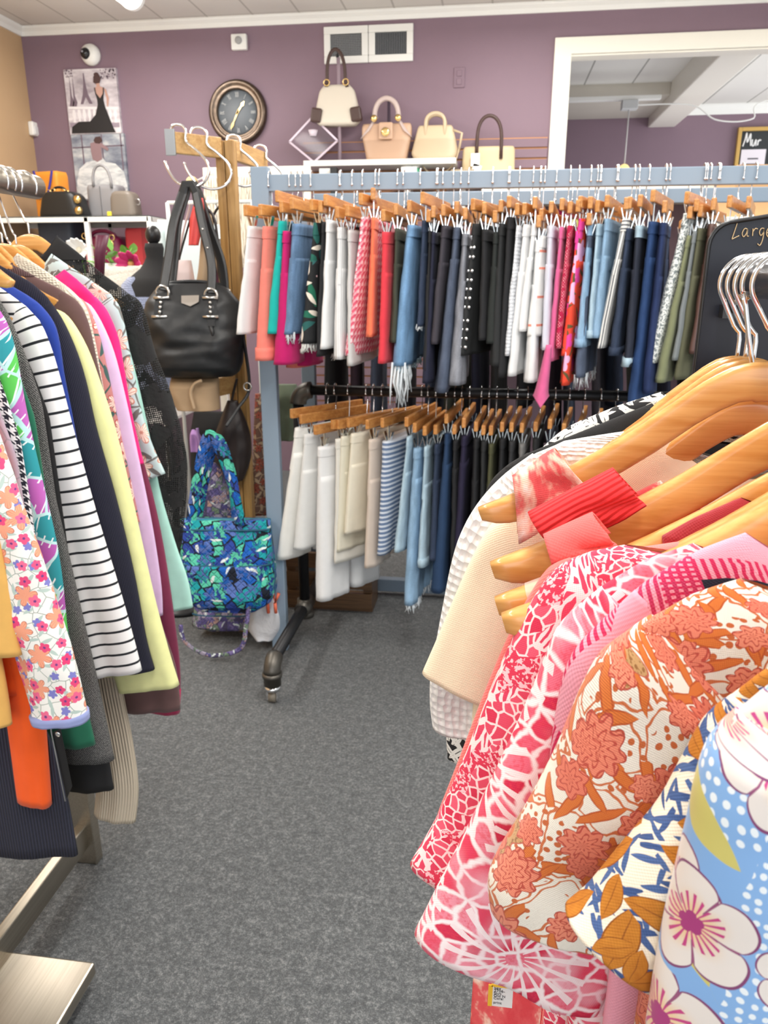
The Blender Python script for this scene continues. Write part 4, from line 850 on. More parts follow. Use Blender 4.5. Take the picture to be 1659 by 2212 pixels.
def bottoms(row, kind, desc, where, top, bot, m, legs=True, L=.34, yaw=0.0, tk=.78, fold=.006, fringe=None, cuff=None, hang=True, lean=0.0, seed=None, dz=.05, waist=True, mw=None, flare=1.08, deep=1.0, sag=0.0, dy=0.0):
    jr = random.Random(len(BT) * 7 + 1); dz += jr.uniform(-.008, .022); yaw += jr.uniform(-7, 7) if row == 'G' else 0
    Yr = ROWS[row][0]; al = math.radians(yaw); d = Vector((math.sin(al), math.cos(al), 0)); n = Vector((d.y, -d.x, 0)); Yn = Yr - L / 2 * d.y + dy
    T = atY((top[0] + top[1]) / 2, top[2], Yn); B = atY((bot[0] + bot[1]) / 2, bot[2], Yn)
    D = Yn / ray(top[0], top[2]).y; b0 = max(.008, (top[1] - top[0]) / 2 * D / F * tk); b1 = max(.012, (bot[1] - bot[0]) / 2 * D / F * tk)
    seed = seed or len(BT) + 11; BT.append(desc); rnd = random.Random(seed)
    cat = {'shorts': 'shorts', 'skirt': 'skirt', 'trousers': 'trousers', 'jeans': 'jeans'}[kind]
    t = thing(kind, desc + ' ' + where, cat, (T.x + d.x * L / 2, T.y + d.y * L / 2, T.z), 0, ROWS[row][2])
    def rowat(f, c, hl, bb): 
        p = T.lerp(B, f); p = p + d * c; p.z -= sag * f * c
        return (p, d, hl, n, bb)
    def half(f): return L / 2 * lerp(1, flare, f)
    def thick(f): return lerp(b0, b1, max(f, 0) ** .8)
    if legs:
        cr = .42 if (T.z - B.z) < .5 else .3
        rows = [rowat(f, L / 2, half(f), thick(f)) for f in np.linspace(0, cr, 14)]
        mb = MB(); cloth(mb, rows, 40, .75, fold * .4, 2.0, seed, v0=0, lump=.001, inset=False); mb.build('hips', m, t)
        for s in (-1, 1):
            rows = []
            for f in np.linspace(cr - .12, 1.0, 22):
                q = (f - cr + .12) / (1.12 - cr); hl = half(f) * lerp(.515, .47, q); c = L / 2 + s * half(f) * lerp(.478, .53, q)
                rows.append(rowat(f, c, hl, thick(f) * (1.0 if s < 0 else .97) * lerp(.965, 1.05, q)))
            mb = MB(); cloth(mb, rows, 36, .75, fold, 2.0, seed, v0=-cr * (T.z - B.z), lump=.003); lg = mb.build('leg', m, t)
            if cuff:
                j = [r for r in rows if r[0].z < rows[-1][0].z + cuff]
                if len(j) < 3: j = rows[-4:]
                cu = [(c_, a_, w_ * 1.02 + .001, n_, b_ * 1.06 + .003) for c_, a_, w_, n_, b_ in j]; mb = MB(); cloth(mb, cu, 36, .75, fold, 2, seed + s); mb.build('cuff', mw or m, lg)
            if fringe: frill(rows, fringe, lg, rnd)
    else:
        rows = [rowat(f, L / 2, half(f), thick(f)) for f in np.linspace(0, 1, 30)]
        mb = MB(); cloth(mb, rows, 52, .75, fold * 1.3, 2.6, seed, v0=0, lump=.003); bo = mb.build('body', m, t)
        if fringe: frill(rows, fringe, bo, rnd)
    if waist:
        wrows = [rowat(f, L / 2, half(f) + .002, thick(f) + .002) for f in np.linspace(-.004, .032 / max(.1, T.z - B.z), 4)]
        mb = MB(); cloth(mb, wrows, 40, .72, 0, 2, seed, v0=0, inset=False); wb = mb.build('waistband', mw or m, t)
    if hang: clip_hanger(T, d, L, row, desc, dz)
    return t, rows, (T, B, d, n)
def frill(rows, spec, par, rnd):
    mm, ln, cnt = spec; C, A, a, N, b = rows[-1]; mb = MB()
    for i in range(cnt):
        th = rnd.uniform(0, 6.28); p = C + A * (a * .95 * math.cos(th)) + N * (b * .95 * math.sin(th)); l = ln * rnd.uniform(.4, 1.2)
        mb.tube([p + Vector((0, 0, .006)), p + Vector((rnd.uniform(-.004, .004), rnd.uniform(-.004, .004), -l * .5)), p + Vector((rnd.uniform(-.008, .008), rnd.uniform(-.008, .008), -l))], [.0022, .0018, .001], 4)
    o = mb.build('frayed_hem', mm, par, fix=False); o['kind'] = 'stuff'
D1 = denim('mid_denim', S(92, 122, 156)); D2 = denim('light_denim', S(136, 168, 196), .25); D3 = denim('dark_denim', S(36, 50, 74), .25); D4 = denim('slate_denim', S(74, 84, 104), .25); D5 = denim('grey_denim', S(128, 130, 138), .35); D6 = denim('pale_denim', S(168, 192, 206), .22); D7 = denim('navy_stretch_denim', S(26, 58, 104), .2); D8 = denim('sky_denim', S(110, 148, 186), .25)
WH = fab('white_twill', S(236, 236, 236), .85, .04); WH2 = fab('ivory_twill', S(226, 222, 212), .85, .05); CR = fab('cream_twill', S(232, 224, 204), .85, .05); BE = fab('beige_twill', S(212, 196, 182), .85, .05); BK = fab('black_twill', (.014, .014, .016)); BK2 = fab('soft_black_twill', (.02, .021, .022)); CH = fab('charcoal_twill', S(62, 58, 66)); NV = fab('navy_twill', S(28, 30, 52)); OL = fab('olive_twill', S(128, 132, 98)); OL2 = fab('dark_olive_twill', S(92, 92, 70)); DO = fab('forest_olive_twill', S(62, 64, 52)); GY = fab('stone_grey_twill', S(126, 132, 134)); BR = P('brown_faux_leather').done(S(92, 66, 60), .42)
LC = fab('white_lace_trim', S(232, 232, 226), .9, .1); FR = fab('cotton_fray', S(222, 228, 232), .9, .1)
CO = fab('coral_twill', S(246, 132, 118)); TE = fab('teal_twill', S(8, 180, 170)); MG = fab('magenta_twill', S(196, 14, 104)); OR = fab('orange_twill', S(250, 122, 84)); RD = fab('red_twill', S(224, 58, 72)); LV = fab('pale_lavender_twill', S(214, 214, 226), .85, .04); PK = fab('rose_pink_twill', S(224, 100, 152))
def pr_trop2():
    p = P('black_tropical_print'); u = p.uv(); v = p.warp(u, 12, .02); c = (.012, .013, .014); o = p.vor(v, 11); e = p.sep(o['Color'])[0]
    c = p.mix(p.m('MULTIPLY', p.gt(e, .6), p.lt(o['Distance'], .034)), c, S(240, 196, 196)); q, ins, a, b = p.leaf(v, 15, .045, .012); c = p.mix(ins, c, p.mix(a, S(20, 110, 76), S(40, 90, 96))); q, ins, a, b = p.leaf(p.map(v, loc=(.4, .3, 0)), 20, .03, .008); c = p.mix(p.m('MULTIPLY', ins, p.gt(a, .5)), c, S(236, 224, 208)); weave(p); return p.done(c, .8)
def pr_redfl():
    p = P('red_pink_floral'); u = p.uv(); v = p.warp(u, 12, .02); c = S(238, 74, 48); q, ins, a, b = p.leaf(v, 18, .034, .006); c = p.mix(ins, c, S(100, 84, 50)); q, th, a, b = p.flower(p.map(v, loc=(.3, .6, 0)), 11, .04, 5, .4); k = p.lt(q, 1); c = p.mix(k, c, p.mix(p.gt(a, .5), S(236, 70, 160), S(246, 190, 226))); weave(p); return p.done(c, .8)
def pr_crochet():
    p = P('magenta_crochet'); u = p.uv(); x = p.sep(u); g = p.m('MULTIPLY', p.m('SINE', p.m('MULTIPLY', x[0], 700)), p.m('SINE', p.m('MULTIPLY', x[1], 700))); n = p.noise(p.map(u, sc=(1, 1, 1)), 45, 2); f = p.m('MULTIPLY', p.gt(g, .3), p.gt(n, .46)); p.bump(g, .6, .002); return p.done(p.mix(f, S(196, 28, 76), S(244, 170, 180)), .9)
def pr_greyleaf():
    p = P('grey_sprig_print'); u = p.uv(); c = S(132, 140, 140)
    for sc, l in ((70, (.2, .4, 0)), (80, (.6, .8, 0)), (75, (.1, .1, 0))): q, ins, a, b = p.leaf(p.map(u, loc=l), sc, .009, .0022, 1.0); c = p.mix(ins, c, S(232, 234, 230))
    weave(p); return p.done(c, .85)
ST1 = stripes('grey_white_ticking', S(236, 234, 228), S(96, 98, 104), .011, .004, True); ST1w = stripes('grey_white_ticking_waist', S(236, 234, 228), S(96, 98, 104), .011, .004); ST2 = stripes('blue_white_stripe', S(214, 220, 230), S(104, 124, 156), .017, .009); ST3 = stripes('white_coral_stripe', S(238, 236, 232), S(236, 142, 120), .085, .006); RIBW = pr_rib('white_ribbed_cotton', S(236, 236, 236), .012, .6, .86)
CHK = pr_check('pink_white_check', S(222, 92, 118), S(250, 222, 226))
FRS = lambda m=FR, l=.02, c=70: (m, l, c)
o = 'on the blue rack'
G = lambda *a, **k: bottoms('G', *a, **k)
G('shorts', 'off white linen shorts', 'at the left end of the blue rack', (527, 548, 489), (502, 536, 722), WH, yaw=4, seed=3)
G('shorts', 'coral twill shorts with deep turned cuff', o, (549, 592, 490), (526, 600, 768), CO, yaw=10, cuff=.05, sag=.22, tk=.55)
G('shorts', 'teal shorts with slanted hem', o, (592, 618, 478), (565, 606, 706), TE, yaw=12, sag=.3)
G('shorts', 'magenta shorts hanging low behind the teal pair', o, (602, 626, 500), (576, 640, 782), MG, yaw=12, sag=.12)
G('shorts', 'blue denim shorts with shredded front and frayed hem', o, (614, 658, 484), (596, 648, 722), D1, yaw=9, fringe=FRS(FR, .03, 90), tk=.6)
G('shorts', 'black shorts printed with palm leaves and pink blooms, lace hem', o, (668, 692, 482), (638, 680, 732), pr_trop2(), yaw=12, fringe=FRS(LC, .028, 160), sag=.2)
G('trousers', 'plain black slim trousers', 'between palm print and white shorts', (690, 704, 480), (676, 700, 770), BK, yaw=6)
G('shorts', 'bright white shorts with rounded hem', 'right of the palm print shorts', (697, 718, 476), (684, 714, 748), WH, yaw=7, sag=.12)
G('shorts', 'white vertically ribbed shorts', 'left of the pink check skirt', (720, 744, 492), (712, 748, 776), RIBW, yaw=4)
G('skirt', 'pale grey skirt', 'tucked between ribbed shorts and pink check skirt', (744, 764, 498), (736, 772, 790), fab('pale_grey_twill', S(206, 204, 202)), legs=False, yaw=4)
G('skirt', 'pink and white star check skirt with slanted hem', o, (769, 798, 470), (730, 776, 745), CHK, legs=False, yaw=8, sag=.2, tk=.7)
G('shorts', 'bright orange shorts', 'right of the pink check skirt', (798, 815, 470), (787, 812, 728), OR, yaw=0)
G('shorts', 'cherry red shorts', 'right of the orange shorts', (814, 848, 502), (811, 842, 785), RD, yaw=5)
G('shorts', 'dark olive shorts', 'between red shorts and denim skirt', (848, 864, 494), (838, 862, 740), DO, yaw=0)
tt, rows, fr = G('skirt', 'light blue denim skirt with long white ragged fringe', o, (870, 902, 487), (830, 890, 790), D8, legs=False, yaw=9, fringe=FRS(D6, .02, 120), tk=.75)
mb = MB(); rr_ = random.Random(5)
for i in range(26):
    f = rr_.uniform(.0, .5); C, A, a, N, b = rows[-1]; p = C - A * a * lerp(.96, .2, f) + N * (b * rr_.uniform(-.6, .9)); l = rr_.uniform(.05, .14)
    mb.tube([p + Vector((0, 0, .01)), p + Vector((rr_.uniform(-.01, .01), 0, -l * .5)), p + Vector((rr_.uniform(-.015, .015), 0, -l))], [.004, .0035, .0015], 5)
ob = mb.build('fringe', FR, tt); ob['kind'] = 'stuff'
G('shorts', 'dark blue denim shorts', 'right of the fringed denim skirt', (904, 926, 477), (893, 916, 705), D3, yaw=3, fringe=FRS(FR, .012, 40))
G('trousers', 'black trousers with silver zip', 'behind the dark blue denim shorts', (922, 934, 500), (905, 930, 800), BK, yaw=4)
G('trousers', 'ink navy cropped trousers', 'left of the charcoal shorts', (928, 944, 502), (908, 938, 828), NV, yaw=4)
G('shorts', 'charcoal shorts with pointed hem', o, (946, 972, 488), (921, 950, 738), CH, yaw=4, sag=.1)
G('trousers', 'slate blue cropped denim trousers', o, (974, 998, 492), (932, 972, 848), D4, yaw=5)
G('shorts', 'faded grey long denim shorts', 'left of the studded black skirt', (994, 1014, 506), (962, 1008, 832), D5, yaw=7)
tt, rows, (T, B, d, n) = G('skirt', 'black skirt with two rows of silver studs', o, (1012, 1036, 484), (978, 1020, 768), BK2, legs=False, yaw=15, tk=.8)
for i in range(11):
    for s_, off in ((1, .9), (0, -.2)):
        f = .2 + .075 * i; k = min(len(rows) - 1, int(f * (len(rows) - 1))); C, A, a, N, b = rows[k]
        MB().ico(C - A * (a * (.985 if s_ else .97)) + N * (b * off * .62 - .002), .0065, 10).build('stud', M_chrome, tt)
for j, (d_, tp, bt, mm, kd) in enumerate([('jet black skirt', (1034, 1058, 496), (1024, 1062, 735), BK, 'skirt'), ('green black tailored shorts', (1058, 1082, 502), (1040, 1080, 742), fab('green_black_twill', S(36, 40, 38)), 'shorts'), ('matt black cropped trousers', (1072, 1092, 484), (1050, 1086, 790), BK2, 'trousers'), ('black pencil skirt', (1088, 1112, 470), (1064, 1098, 815), BK, 'skirt')]):
    G(kd, d_, ['right of the studded skirt', 'second right of the studded skirt', 'left of the black pencil skirt', 'left of the white trousers'][j], tp, bt, mm, legs=kd != 'skirt', yaw=6)
G('shorts', 'white broderie shorts', 'right of the black pencil skirt', (1110, 1126, 488), (1084, 1102, 768), pr_knit('white_broderie', S(232, 234, 238), 90), yaw=12)
G('trousers', 'white cropped trousers', 'second white pair right of the black skirt', (1122, 1146, 486), (1086, 1116, 812), WH, yaw=12)
G('shorts', 'clean white shorts with metal button', 'left of the coral striped shorts', (1144, 1164, 484), (1114, 1138, 716), fab('white_poplin', S(240, 240, 240), .8, .03), yaw=12)
G('trousers', 'white wide cropped trousers', 'hanging low under the coral striped shorts', (1152, 1172, 520), (1124, 1162, 826), WH, yaw=12)
G('shorts', 'white shorts with thin coral stripes', o, (1160, 1178, 510), (1130, 1168, 726), ST3, yaw=12)
G('shorts', 'pale lavender white shorts', 'left of the pink belted trousers', (1176, 1202, 488), (1164, 1190, 756), LV, yaw=12)
tt, rows, (T, B, d, n) = G('trousers', 'rose pink trousers with a long dangling sash', o, (1204, 1220, 491), (1180, 1200, 780), PK, yaw=14)
sp = [atY(x, y, 2.44) for x, y in ((1186, 745), (1178, 800), (1170, 850), (1168, 868))]; mb = MB(); rings = []
for i, p in enumerate(spline(sp, 14)):
    w = lerp(.018, .052, i / 13); q = i / 13; rings.append([p + Vector((-w / 2, 0, .02 * q)), p + Vector((0, -.006, -.02 * q)), p + Vector((w / 2, 0, .02 * q)), p + Vector((0, .006, -.02 * q))])
mb.loft(rings).build('sash', PK, tt)
G('shorts', 'magenta crochet shorts', o, (1220, 1240, 488), (1192, 1212, 752), pr_crochet(), yaw=15)
RF = pr_redfl()
G('shorts', 'red shorts with pink hibiscus flowers', o, (1242, 1266, 473), (1202, 1234, 768), RF, yaw=15)
G('skirt', 'red floral skirt', 'hanging lower behind the hibiscus shorts', (1238, 1256, 500), (1198, 1232, 832), RF, legs=False, yaw=15, hang=True)
G('shorts', 'washed light denim shorts with turned cuff', 'right of the hibiscus shorts', (1264, 1282, 484), (1236, 1266, 750), D2, yaw=15, cuff=.03)
G('shorts', 'bleached denim shorts', 'second denim pair right of the hibiscus shorts', (1282, 1300, 484), (1262, 1286, 730), D6, yaw=16, cuff=.025)
G('shorts', 'blue denim shorts', 'left of the grey striped shorts', (1300, 1320, 473), (1274, 1302, 730), D2, yaw=16)
G('shorts', 'teal blue embroidered denim shorts', 'hanging low beneath the washed denim', (1262, 1280, 510), (1232, 1264, 815), D4, yaw=16, fringe=FRS(FR, .04, 30))
G('shorts', 'grey and white striped shorts with paperbag waist', o, (1336, 1366, 474), (1282, 1310, 752), ST1, yaw=17, mw=ST1w, tk=.7)
G('shorts', 'dark navy denim shorts with rolled hem', 'right of the grey striped shorts', (1346, 1366, 494), (1310, 1340, 768), D3, yaw=18, cuff=.025)
G('shorts', 'inky denim shorts with pale cuff', 'second navy pair right of the striped shorts', (1366, 1392, 488), (1340, 1366, 792), denim('inky_denim', S(30, 36, 52), .2), yaw=18, cuff=.03, mw=D6)
G('jeans', 'royal navy stretch jeans', 'left of the grey sprig trousers', (1392, 1422, 480), (1350, 1386, 880), D7, yaw=19)
G('jeans', 'deep blue jeans', 'right of the royal navy jeans', (1421, 1444, 482), (1382, 1414, 850), denim('deep_blue_denim', S(22, 42, 86), .2), yaw=19)
G('trousers', 'grey and white sprig print trousers', o, (1466, 1500, 462), (1388, 1424, 784), pr_greyleaf(), yaw=19)
G('trousers', 'light olive trousers', 'right of the sprig print trousers', (1478, 1496, 510), (1406, 1442, 826), OL, yaw=20)
G('trousers', 'stone grey trousers', 'between two olive trousers', (1492, 1508, 500), (1448, 1466, 778), GY, yaw=20)
G('trousers', 'dark olive trousers', 'left of the brown trousers', (1500, 1522, 494), (1452, 1480, 820), OL2, yaw=20)
G('trousers', 'brown faux leather trousers', 'beside the black size sign', (1526, 1548, 484), (1484, 1514, 764), BR, yaw=21)
G('trousers', 'black leggings', 'behind the top of the black size sign', (1560, 1582, 490), (1530, 1560, 790), BK, yaw=22)
G('skirt', 'dark grey skirt', 'last garment behind the black size sign', (1600, 1622, 490), (1570, 1602, 760), CH, legs=False, yaw=22)
# rear rail
rb = random.Random(3); rear = ['black', 'charcoal', 'navy', 'dark plum', 'ink blue', 'soft black', 'slate', 'dark green']
rm = [BK, CH, NV, fab('dark_plum_twill', S(52, 34, 46)), D3, BK2, D4, DO]
for i in range(16):
    x = 700 + i * 52 + rb.uniform(-8, 8); k = (i * 3) % 8; kd = ('skirt', 'trousers')[i % 2]
    w = 'on the rear rail, ' + ['first', 'second', 'third', 'fourth', 'fifth', 'sixth', 'seventh', 'eighth', 'ninth', 'tenth', 'eleventh', 'twelfth', 'thirteenth', 'fourteenth', 'fifteenth', 'sixteenth'][i] + ' from its left end'
    bottoms('B', kd, rear[k] + ' ' + kd + ' ' + w, '', (x, x + 22, 500), (x - 4, x + 24, rb.uniform(880, 985)), rm[k], legs=kd == 'trousers', yaw=rb.uniform(-6, 16), dz=.05)
# lower pipe rack
o = 'on the low pipe rack'
Q = lambda *a, **k: bottoms('P', *a, **k)
Q('trousers', 'clean white capri trousers', 'at the left end of the pipe rack', (624, 654, 926), (590, 622, 1208), fab('white_cotton', S(240, 239, 234), .85, .04), yaw=38, L=.3, dz=.045)
Q('shorts', 'white long shorts', 'second on the pipe rack', (646, 672, 940), (624, 660, 1186), fab('white_drill', S(230, 230, 228), .85, .04), yaw=36, L=.3, dz=.05)
Q('trousers', 'long white trousers', 'reaching lowest at the left of the pipe rack', (672, 706, 968), (666, 716, 1296), WH, yaw=32, L=.32, dz=.06)
Q('skirt', 'ivory button skirt', 'right of the long white trousers', (716, 736, 950), (714, 742, 1216), WH2, legs=False, yaw=34, L=.32)
Q('trousers', 'pale cream trousers', 'second right of the long white trousers', (728, 748, 944), (720, 742, 1190), fab('pale_cream_twill', S(226, 220, 200), .85, .05), yaw=36, L=.32)
Q('shorts', 'cream cotton shorts', 'left of the beige trousers', (748, 772, 938), (734, 764, 1152), CR, yaw=34, L=.32)
Q('trousers', 'beige trousers', 'left of the blue striped skirt', (786, 812, 952), (782, 810, 1226), BE, yaw=22, L=.32)
Q('skirt', 'blue and white horizontally striped skirt', o, (812, 850, 956), (802, 838, 1198), ST2, legs=False, yaw=20, L=.32, tk=.8)
Q('jeans', 'faded flared jeans', 'right of the striped skirt', (872, 890, 946), (847, 872, 1192), D6, yaw=12, L=.32, dz=.055)
Q('jeans', 'pale blue jeans with frayed hem', 'hanging lowest on the pipe rack', (884, 912, 972), (864, 900, 1306), D2, yaw=10, L=.32, fringe=FRS(FR, .03, 50), dz=.07)
Q('jeans', 'light wash jeans with rolled cuff', 'right of the frayed jeans', (910, 928, 968), (898, 922, 1224), D6, yaw=8, L=.32, cuff=.04, dz=.07)
Q('jeans', 'mid blue jeans', 'left of the navy trousers', (932, 952, 962), (922, 948, 1210), D3, yaw=8, L=.32)
Q('trousers', 'marine blue straight trousers', o, (954, 976, 940), (924, 968, 1280), fab('marine_blue_twill', S(36, 62, 96)), yaw=6, L=.32)
Q('trousers', 'black slim trousers', 'right of the marine blue trousers', (974, 990, 954), (966, 990, 1270), BK, yaw=5, L=.32)
Q('trousers', 'midnight purple trousers', 'second right of the marine blue trousers', (990, 1014, 944), (970, 998, 1244), fab('midnight_twill', S(34, 28, 56)), yaw=4, L=.32)
for i, (x, d_, mm, kd) in enumerate([(1018, 'black dress trousers', BK, 'trousers'), (1034, 'black flared skirt', BK2, 'skirt'), (1050, 'army green trousers', fab('army_green_twill', S(76, 76, 50)), 'trousers'), (1074, 'black chinos', BK, 'trousers'), (1094, 'graphite trousers', fab('graphite_twill', S(48, 48, 50)), 'trousers'), (1116, 'ash grey trousers', fab('ash_twill', S(120, 118, 116)), 'trousers'), (1146, 'black cord trousers', BK2, 'trousers'), (1176, 'dark slate trousers', D4, 'trousers'), (1206, 'black midi skirt', BK, 'skirt'), (1240, 'charcoal trousers', CH, 'trousers'), (1275, 'black wool trousers', BK2, 'trousers'), (1310, 'deep navy trousers', NV, 'trousers')]):
    Q(kd, d_, ['right of the midnight purple trousers', 'between black and army green trousers', 'on the pipe rack amid the black ones', 'right of the army green trousers', 'second right of the army green trousers', 'third right of the army green trousers', 'on the pipe rack by the cream tee', 'on the pipe rack past the cord trousers', 'on the pipe rack behind the bare wooden hangers', 'on the pipe rack, third from its right end', 'on the pipe rack, second from its right end', 'at the right end of the pipe rack'][i], (x, x + 20, 950 + (i % 3) * 6), (x - 12, x + 12, 1240), mm, legs=kd != 'skirt', yaw=4 + i * .6, L=.32)
# ------------------------------------------------------------------ back wall display
def pill(c, w, d, h, top=.8, n=40, rows=18, A=(1, 0, 0), N=(0, 1, 0), prof=None, pw=.45, squash=None):
    """soft bag body: c is the middle of its base; prof(f) gives width factor from base to top"""
    c = Vector(c); A = Vector(A); N = Vector(N); out = []
    for i in range(rows):
        f = i / (rows - 1); k = prof(f) if prof else lerp(1, top, f); e = min(1, (f + .02) * 12) ** .5 * min(1, (1.02 - f) * 10) ** .5
        out.append(ring(c + Vector((0, 0, h * f)), A, w / 2 * k * lerp(.9, 1, e), N, d / 2 * (squash(f) if squash else lerp(1, .45, f)) * lerp(.8, 1, e), n, pw))
    return out
def loop(a, b, rise, n=24, out=(0, 0, 0), pw=1.0):
    a = Vector(a); b = Vector(b); o = Vector(out); return [a.lerp(b, .5 - .5 * math.cos(PI * i / (n - 1))) + Vector((0, 0, rise * math.sin(PI * i / (n - 1)) ** pw)) + o * math.sin(PI * i / (n - 1)) for i in range(n)]
M_cream_l = P('cream_leather'); _n = M_cream_l.noise(M_cream_l.obj(), 120, 3); M_cream_l.bump(_n, .15, .002); M_cream_l = M_cream_l.done(S(204, 195, 180), .5)
def leather(name, c, r=.45):
    p = P(name); p.bump(p.noise(p.obj(), 140, 3), .18, .002); return p.done(c, r)
SY = W - .14
a = atY(655, 347, SY - .12); b = atY(985, 340, SY - .12); zs = a.z
t = thing('wall_shelf', 'white display shelf on the slatwall carrying handbags', 'shelf', ((a.x + b.x) / 2, W - .018, zs))
MB().bx(a.x, b.x, SY - .12, W - .018, zs - .035, zs).build('board', M_white, t, .003)
for x in (lerp(a.x, b.x, .16), lerp(a.x, b.x, .7)):
    MB().prism([(x - .012, W - .02, zs - .036), (x - .012, SY - .06, zs - .036), (x - .012, W - .02, zs - .16)], (.024, 0, 0)).build('bracket', flat('bracket_grey', (.3, .3, .31), .4), t)
    q = MB().bx(x - .05, x + .05, SY - .135, SY - .131, zs - .13, zs - .05).build('price_card', M_white, t)
def wallbag(name, label, px0, px1, pt, pb, m, Y=SY, d=.12, cat='handbag', prof=None, top=.8, squash=None, zbase=None):
    a = atY(px0, pb, Y); b = atY(px1, pb, Y); c = atY((px0 + px1) / 2, pt, Y); z = zbase if zbase is not None else a.z; w = b.x - a.x; h = c.z - z
    t = thing(name, label, cat, ((a.x + b.x) / 2, Y, z), 0, 'handbags on the wall display')
    MB().loft(pill(((a.x + b.x) / 2, Y, z), w, d, h, top, prof=prof, squash=squash)).build('body', m, t)
    return t, (a.x + b.x) / 2, z, w, h
# hobo bag on a clear stand
zst = zs; t, x, z, w, h = wallbag('handbag', 'off white slouchy hobo bag hanging highest, dark strap and brown corners', 682, 778, 185, 273, M_cream_l, SY, .13, prof=lambda f: interp(f, [0, .12, .5, .85, 1], [.84, 1.0, .92, .78, .6]))
M_dbr = leather('dark_brown_leather', S(66, 44, 38))
zt = onwall(733, 125).z
MB().tube([(x - w * .22, SY - .03, z + h * .95)] + loop((x - w * .2, SY - .03, z + h * 1.15), (x + w * .2, SY - .03, z + h * 1.1), zt - z - h * 1.1, 20, pw=.8) + [(x + w * .24, SY - .03, z + h * .93)], .011, 10, flat=(1, .5)).build('strap', M_dbr, t)
for s in (-1, 1):
    MB().box((x + s * w * .44, SY - .045, z + .055), (.07, .05, .085), Matrix.Rotation(s * -.15, 3, 'Y')).build('corner_patch', M_dbr, t, .012)
    MB().tube(arc((x + s * w * .21, SY - .035, z + h * 1.05), .018, 0, 2 * PI, 14, (1, 0, 0), (0, 0, 1))[:-1], .004, 6, True).build('ring', M_gold, t)
M_clear = P('clear_acrylic').done((.95, .96, .98), .08, 0, Transmission_Weight=.85, IOR=1.3)
t = thing('bag_stand', 'clear upright stand behind the off white hobo bag', 'stand', (x, SY + .03, zs))
MB().tube([(x, SY + .05, zs), (x, SY + .05, zt - .02)], .012, 10).build('post', flat('clear_post', S(176, 156, 168), .15), t); MB().lathe([(.001, 0), (.07, 0), (.07, .012), (.001, .012)], (x, SY + .05, zs), 24).build('base', M_clear, t)
MB().tube(arc((x, SY + .03, zt - .03), .025, 0, PI, 8, (0, 1, 0), (0, 0, 1)), .006, 8).build('hook', M_black, t)
# tan tote with curved handle
M_tan = leather('tan_leather', S(190, 156, 130)); M_tau = leather('pale_taupe_leather', S(190, 172, 166))
t, x, z, w, h = wallbag('handbag', 'tan handbag with pale shoulders and gold clasp on the wall shelf', 783, 889, 268, 335, M_tan, prof=lambda f: interp(f, [0, .15, .7, 1], [.8, .84, 1.0, 1.0]), zbase=zs)
for s in (-1, 1):
    MB().loft([ring(Vector((x + s * w * lerp(.42, .24, f), SY, z + h * lerp(.72, 1.12, f))), Vector((.8, 0, s * -.6)), w * .13 * lerp(1, .6, f), Vector((0, 1, 0)), .05 * lerp(1, .5, f), 20, .6) for f in np.linspace(0, 1, 6)]).build('side_panel', M_tau, t)
    MB().lathe([(.001, 0), (.02, 0), (.02, .02), (.001, .02)], (x + s * w * .24, SY - .035, z + h * 1.12), 14, RY).build('handle_ring', M_gold, t)
MB().tube(loop((x - w * .24, SY - .02, z + h * 1.1), (x + w * .24, SY - .02, z + h * 1.1), atY(836, 214, SY).z - z - h * 1.1, 22, pw=.75), .016, 10).build('handle', M_tau, t)
MB().box((x, SY - .055, z + h * .78), (.09, .02, .1)).build('flap', M_tan, t, .02); MB().lathe([(.012, 0), (.026, 0), (.026, .012), (.012, .012)], (x, SY - .066, z + h * .74), 18, RY).build('clasp', M_gold, t)
t = thing('bag_stand', 'dark upright stand behind the tan handbag', 'stand', (x, SY + .07, zs)); zz = atY(833, 200, SY).z
MB().tube([(x, SY + .09, zs), (x, SY + .09, zz)], .01, 8).build('post', flat('plum_post', S(70, 56, 70), .4), t); MB().lathe([(.001, 0), (.04, 0), (.04, .01), (.001, .01)], (x, SY + .08, zs), 20).build('base', M_black, t)
# beige satchel
M_bei = leather('beige_leather', S(194, 174, 144))
t, x, z, w, h = wallbag('handbag', 'beige winged satchel with two short handles on the wall shelf', 889, 991, 272, 335, M_bei, prof=lambda f: interp(f, [0, .2, 1], [.86, 1.0, .72]), zbase=zs)
for y in (-.03, .03): MB().tube([(x - w * .2, SY + y, z + h * .6)] + loop((x - w * .2, SY + y, z + h), (x + w * .2, SY + y, z + h), atY(942, 246, SY).z - z - h, 18, pw=.7) + [(x + w * .2, SY + y, z + h * .6)], .011, 8, flat=(1, .6)).build('handle', M_bei, t)
MB().tube(loop((x - w * .3, SY - .05, z + .03), (x + w * .5, SY - .05, z + .06), -.13, 20), .004, 6).build('shoulder_strap', M_bei, t)
MB().tube([(x + w * .38, SY - .02, z + h * .85), (x + w * .56, SY - .03, z + h * .75), (x + w * .5, SY - .04, z + h * .2)], .008, 8).build('side_strap', M_bei, t)
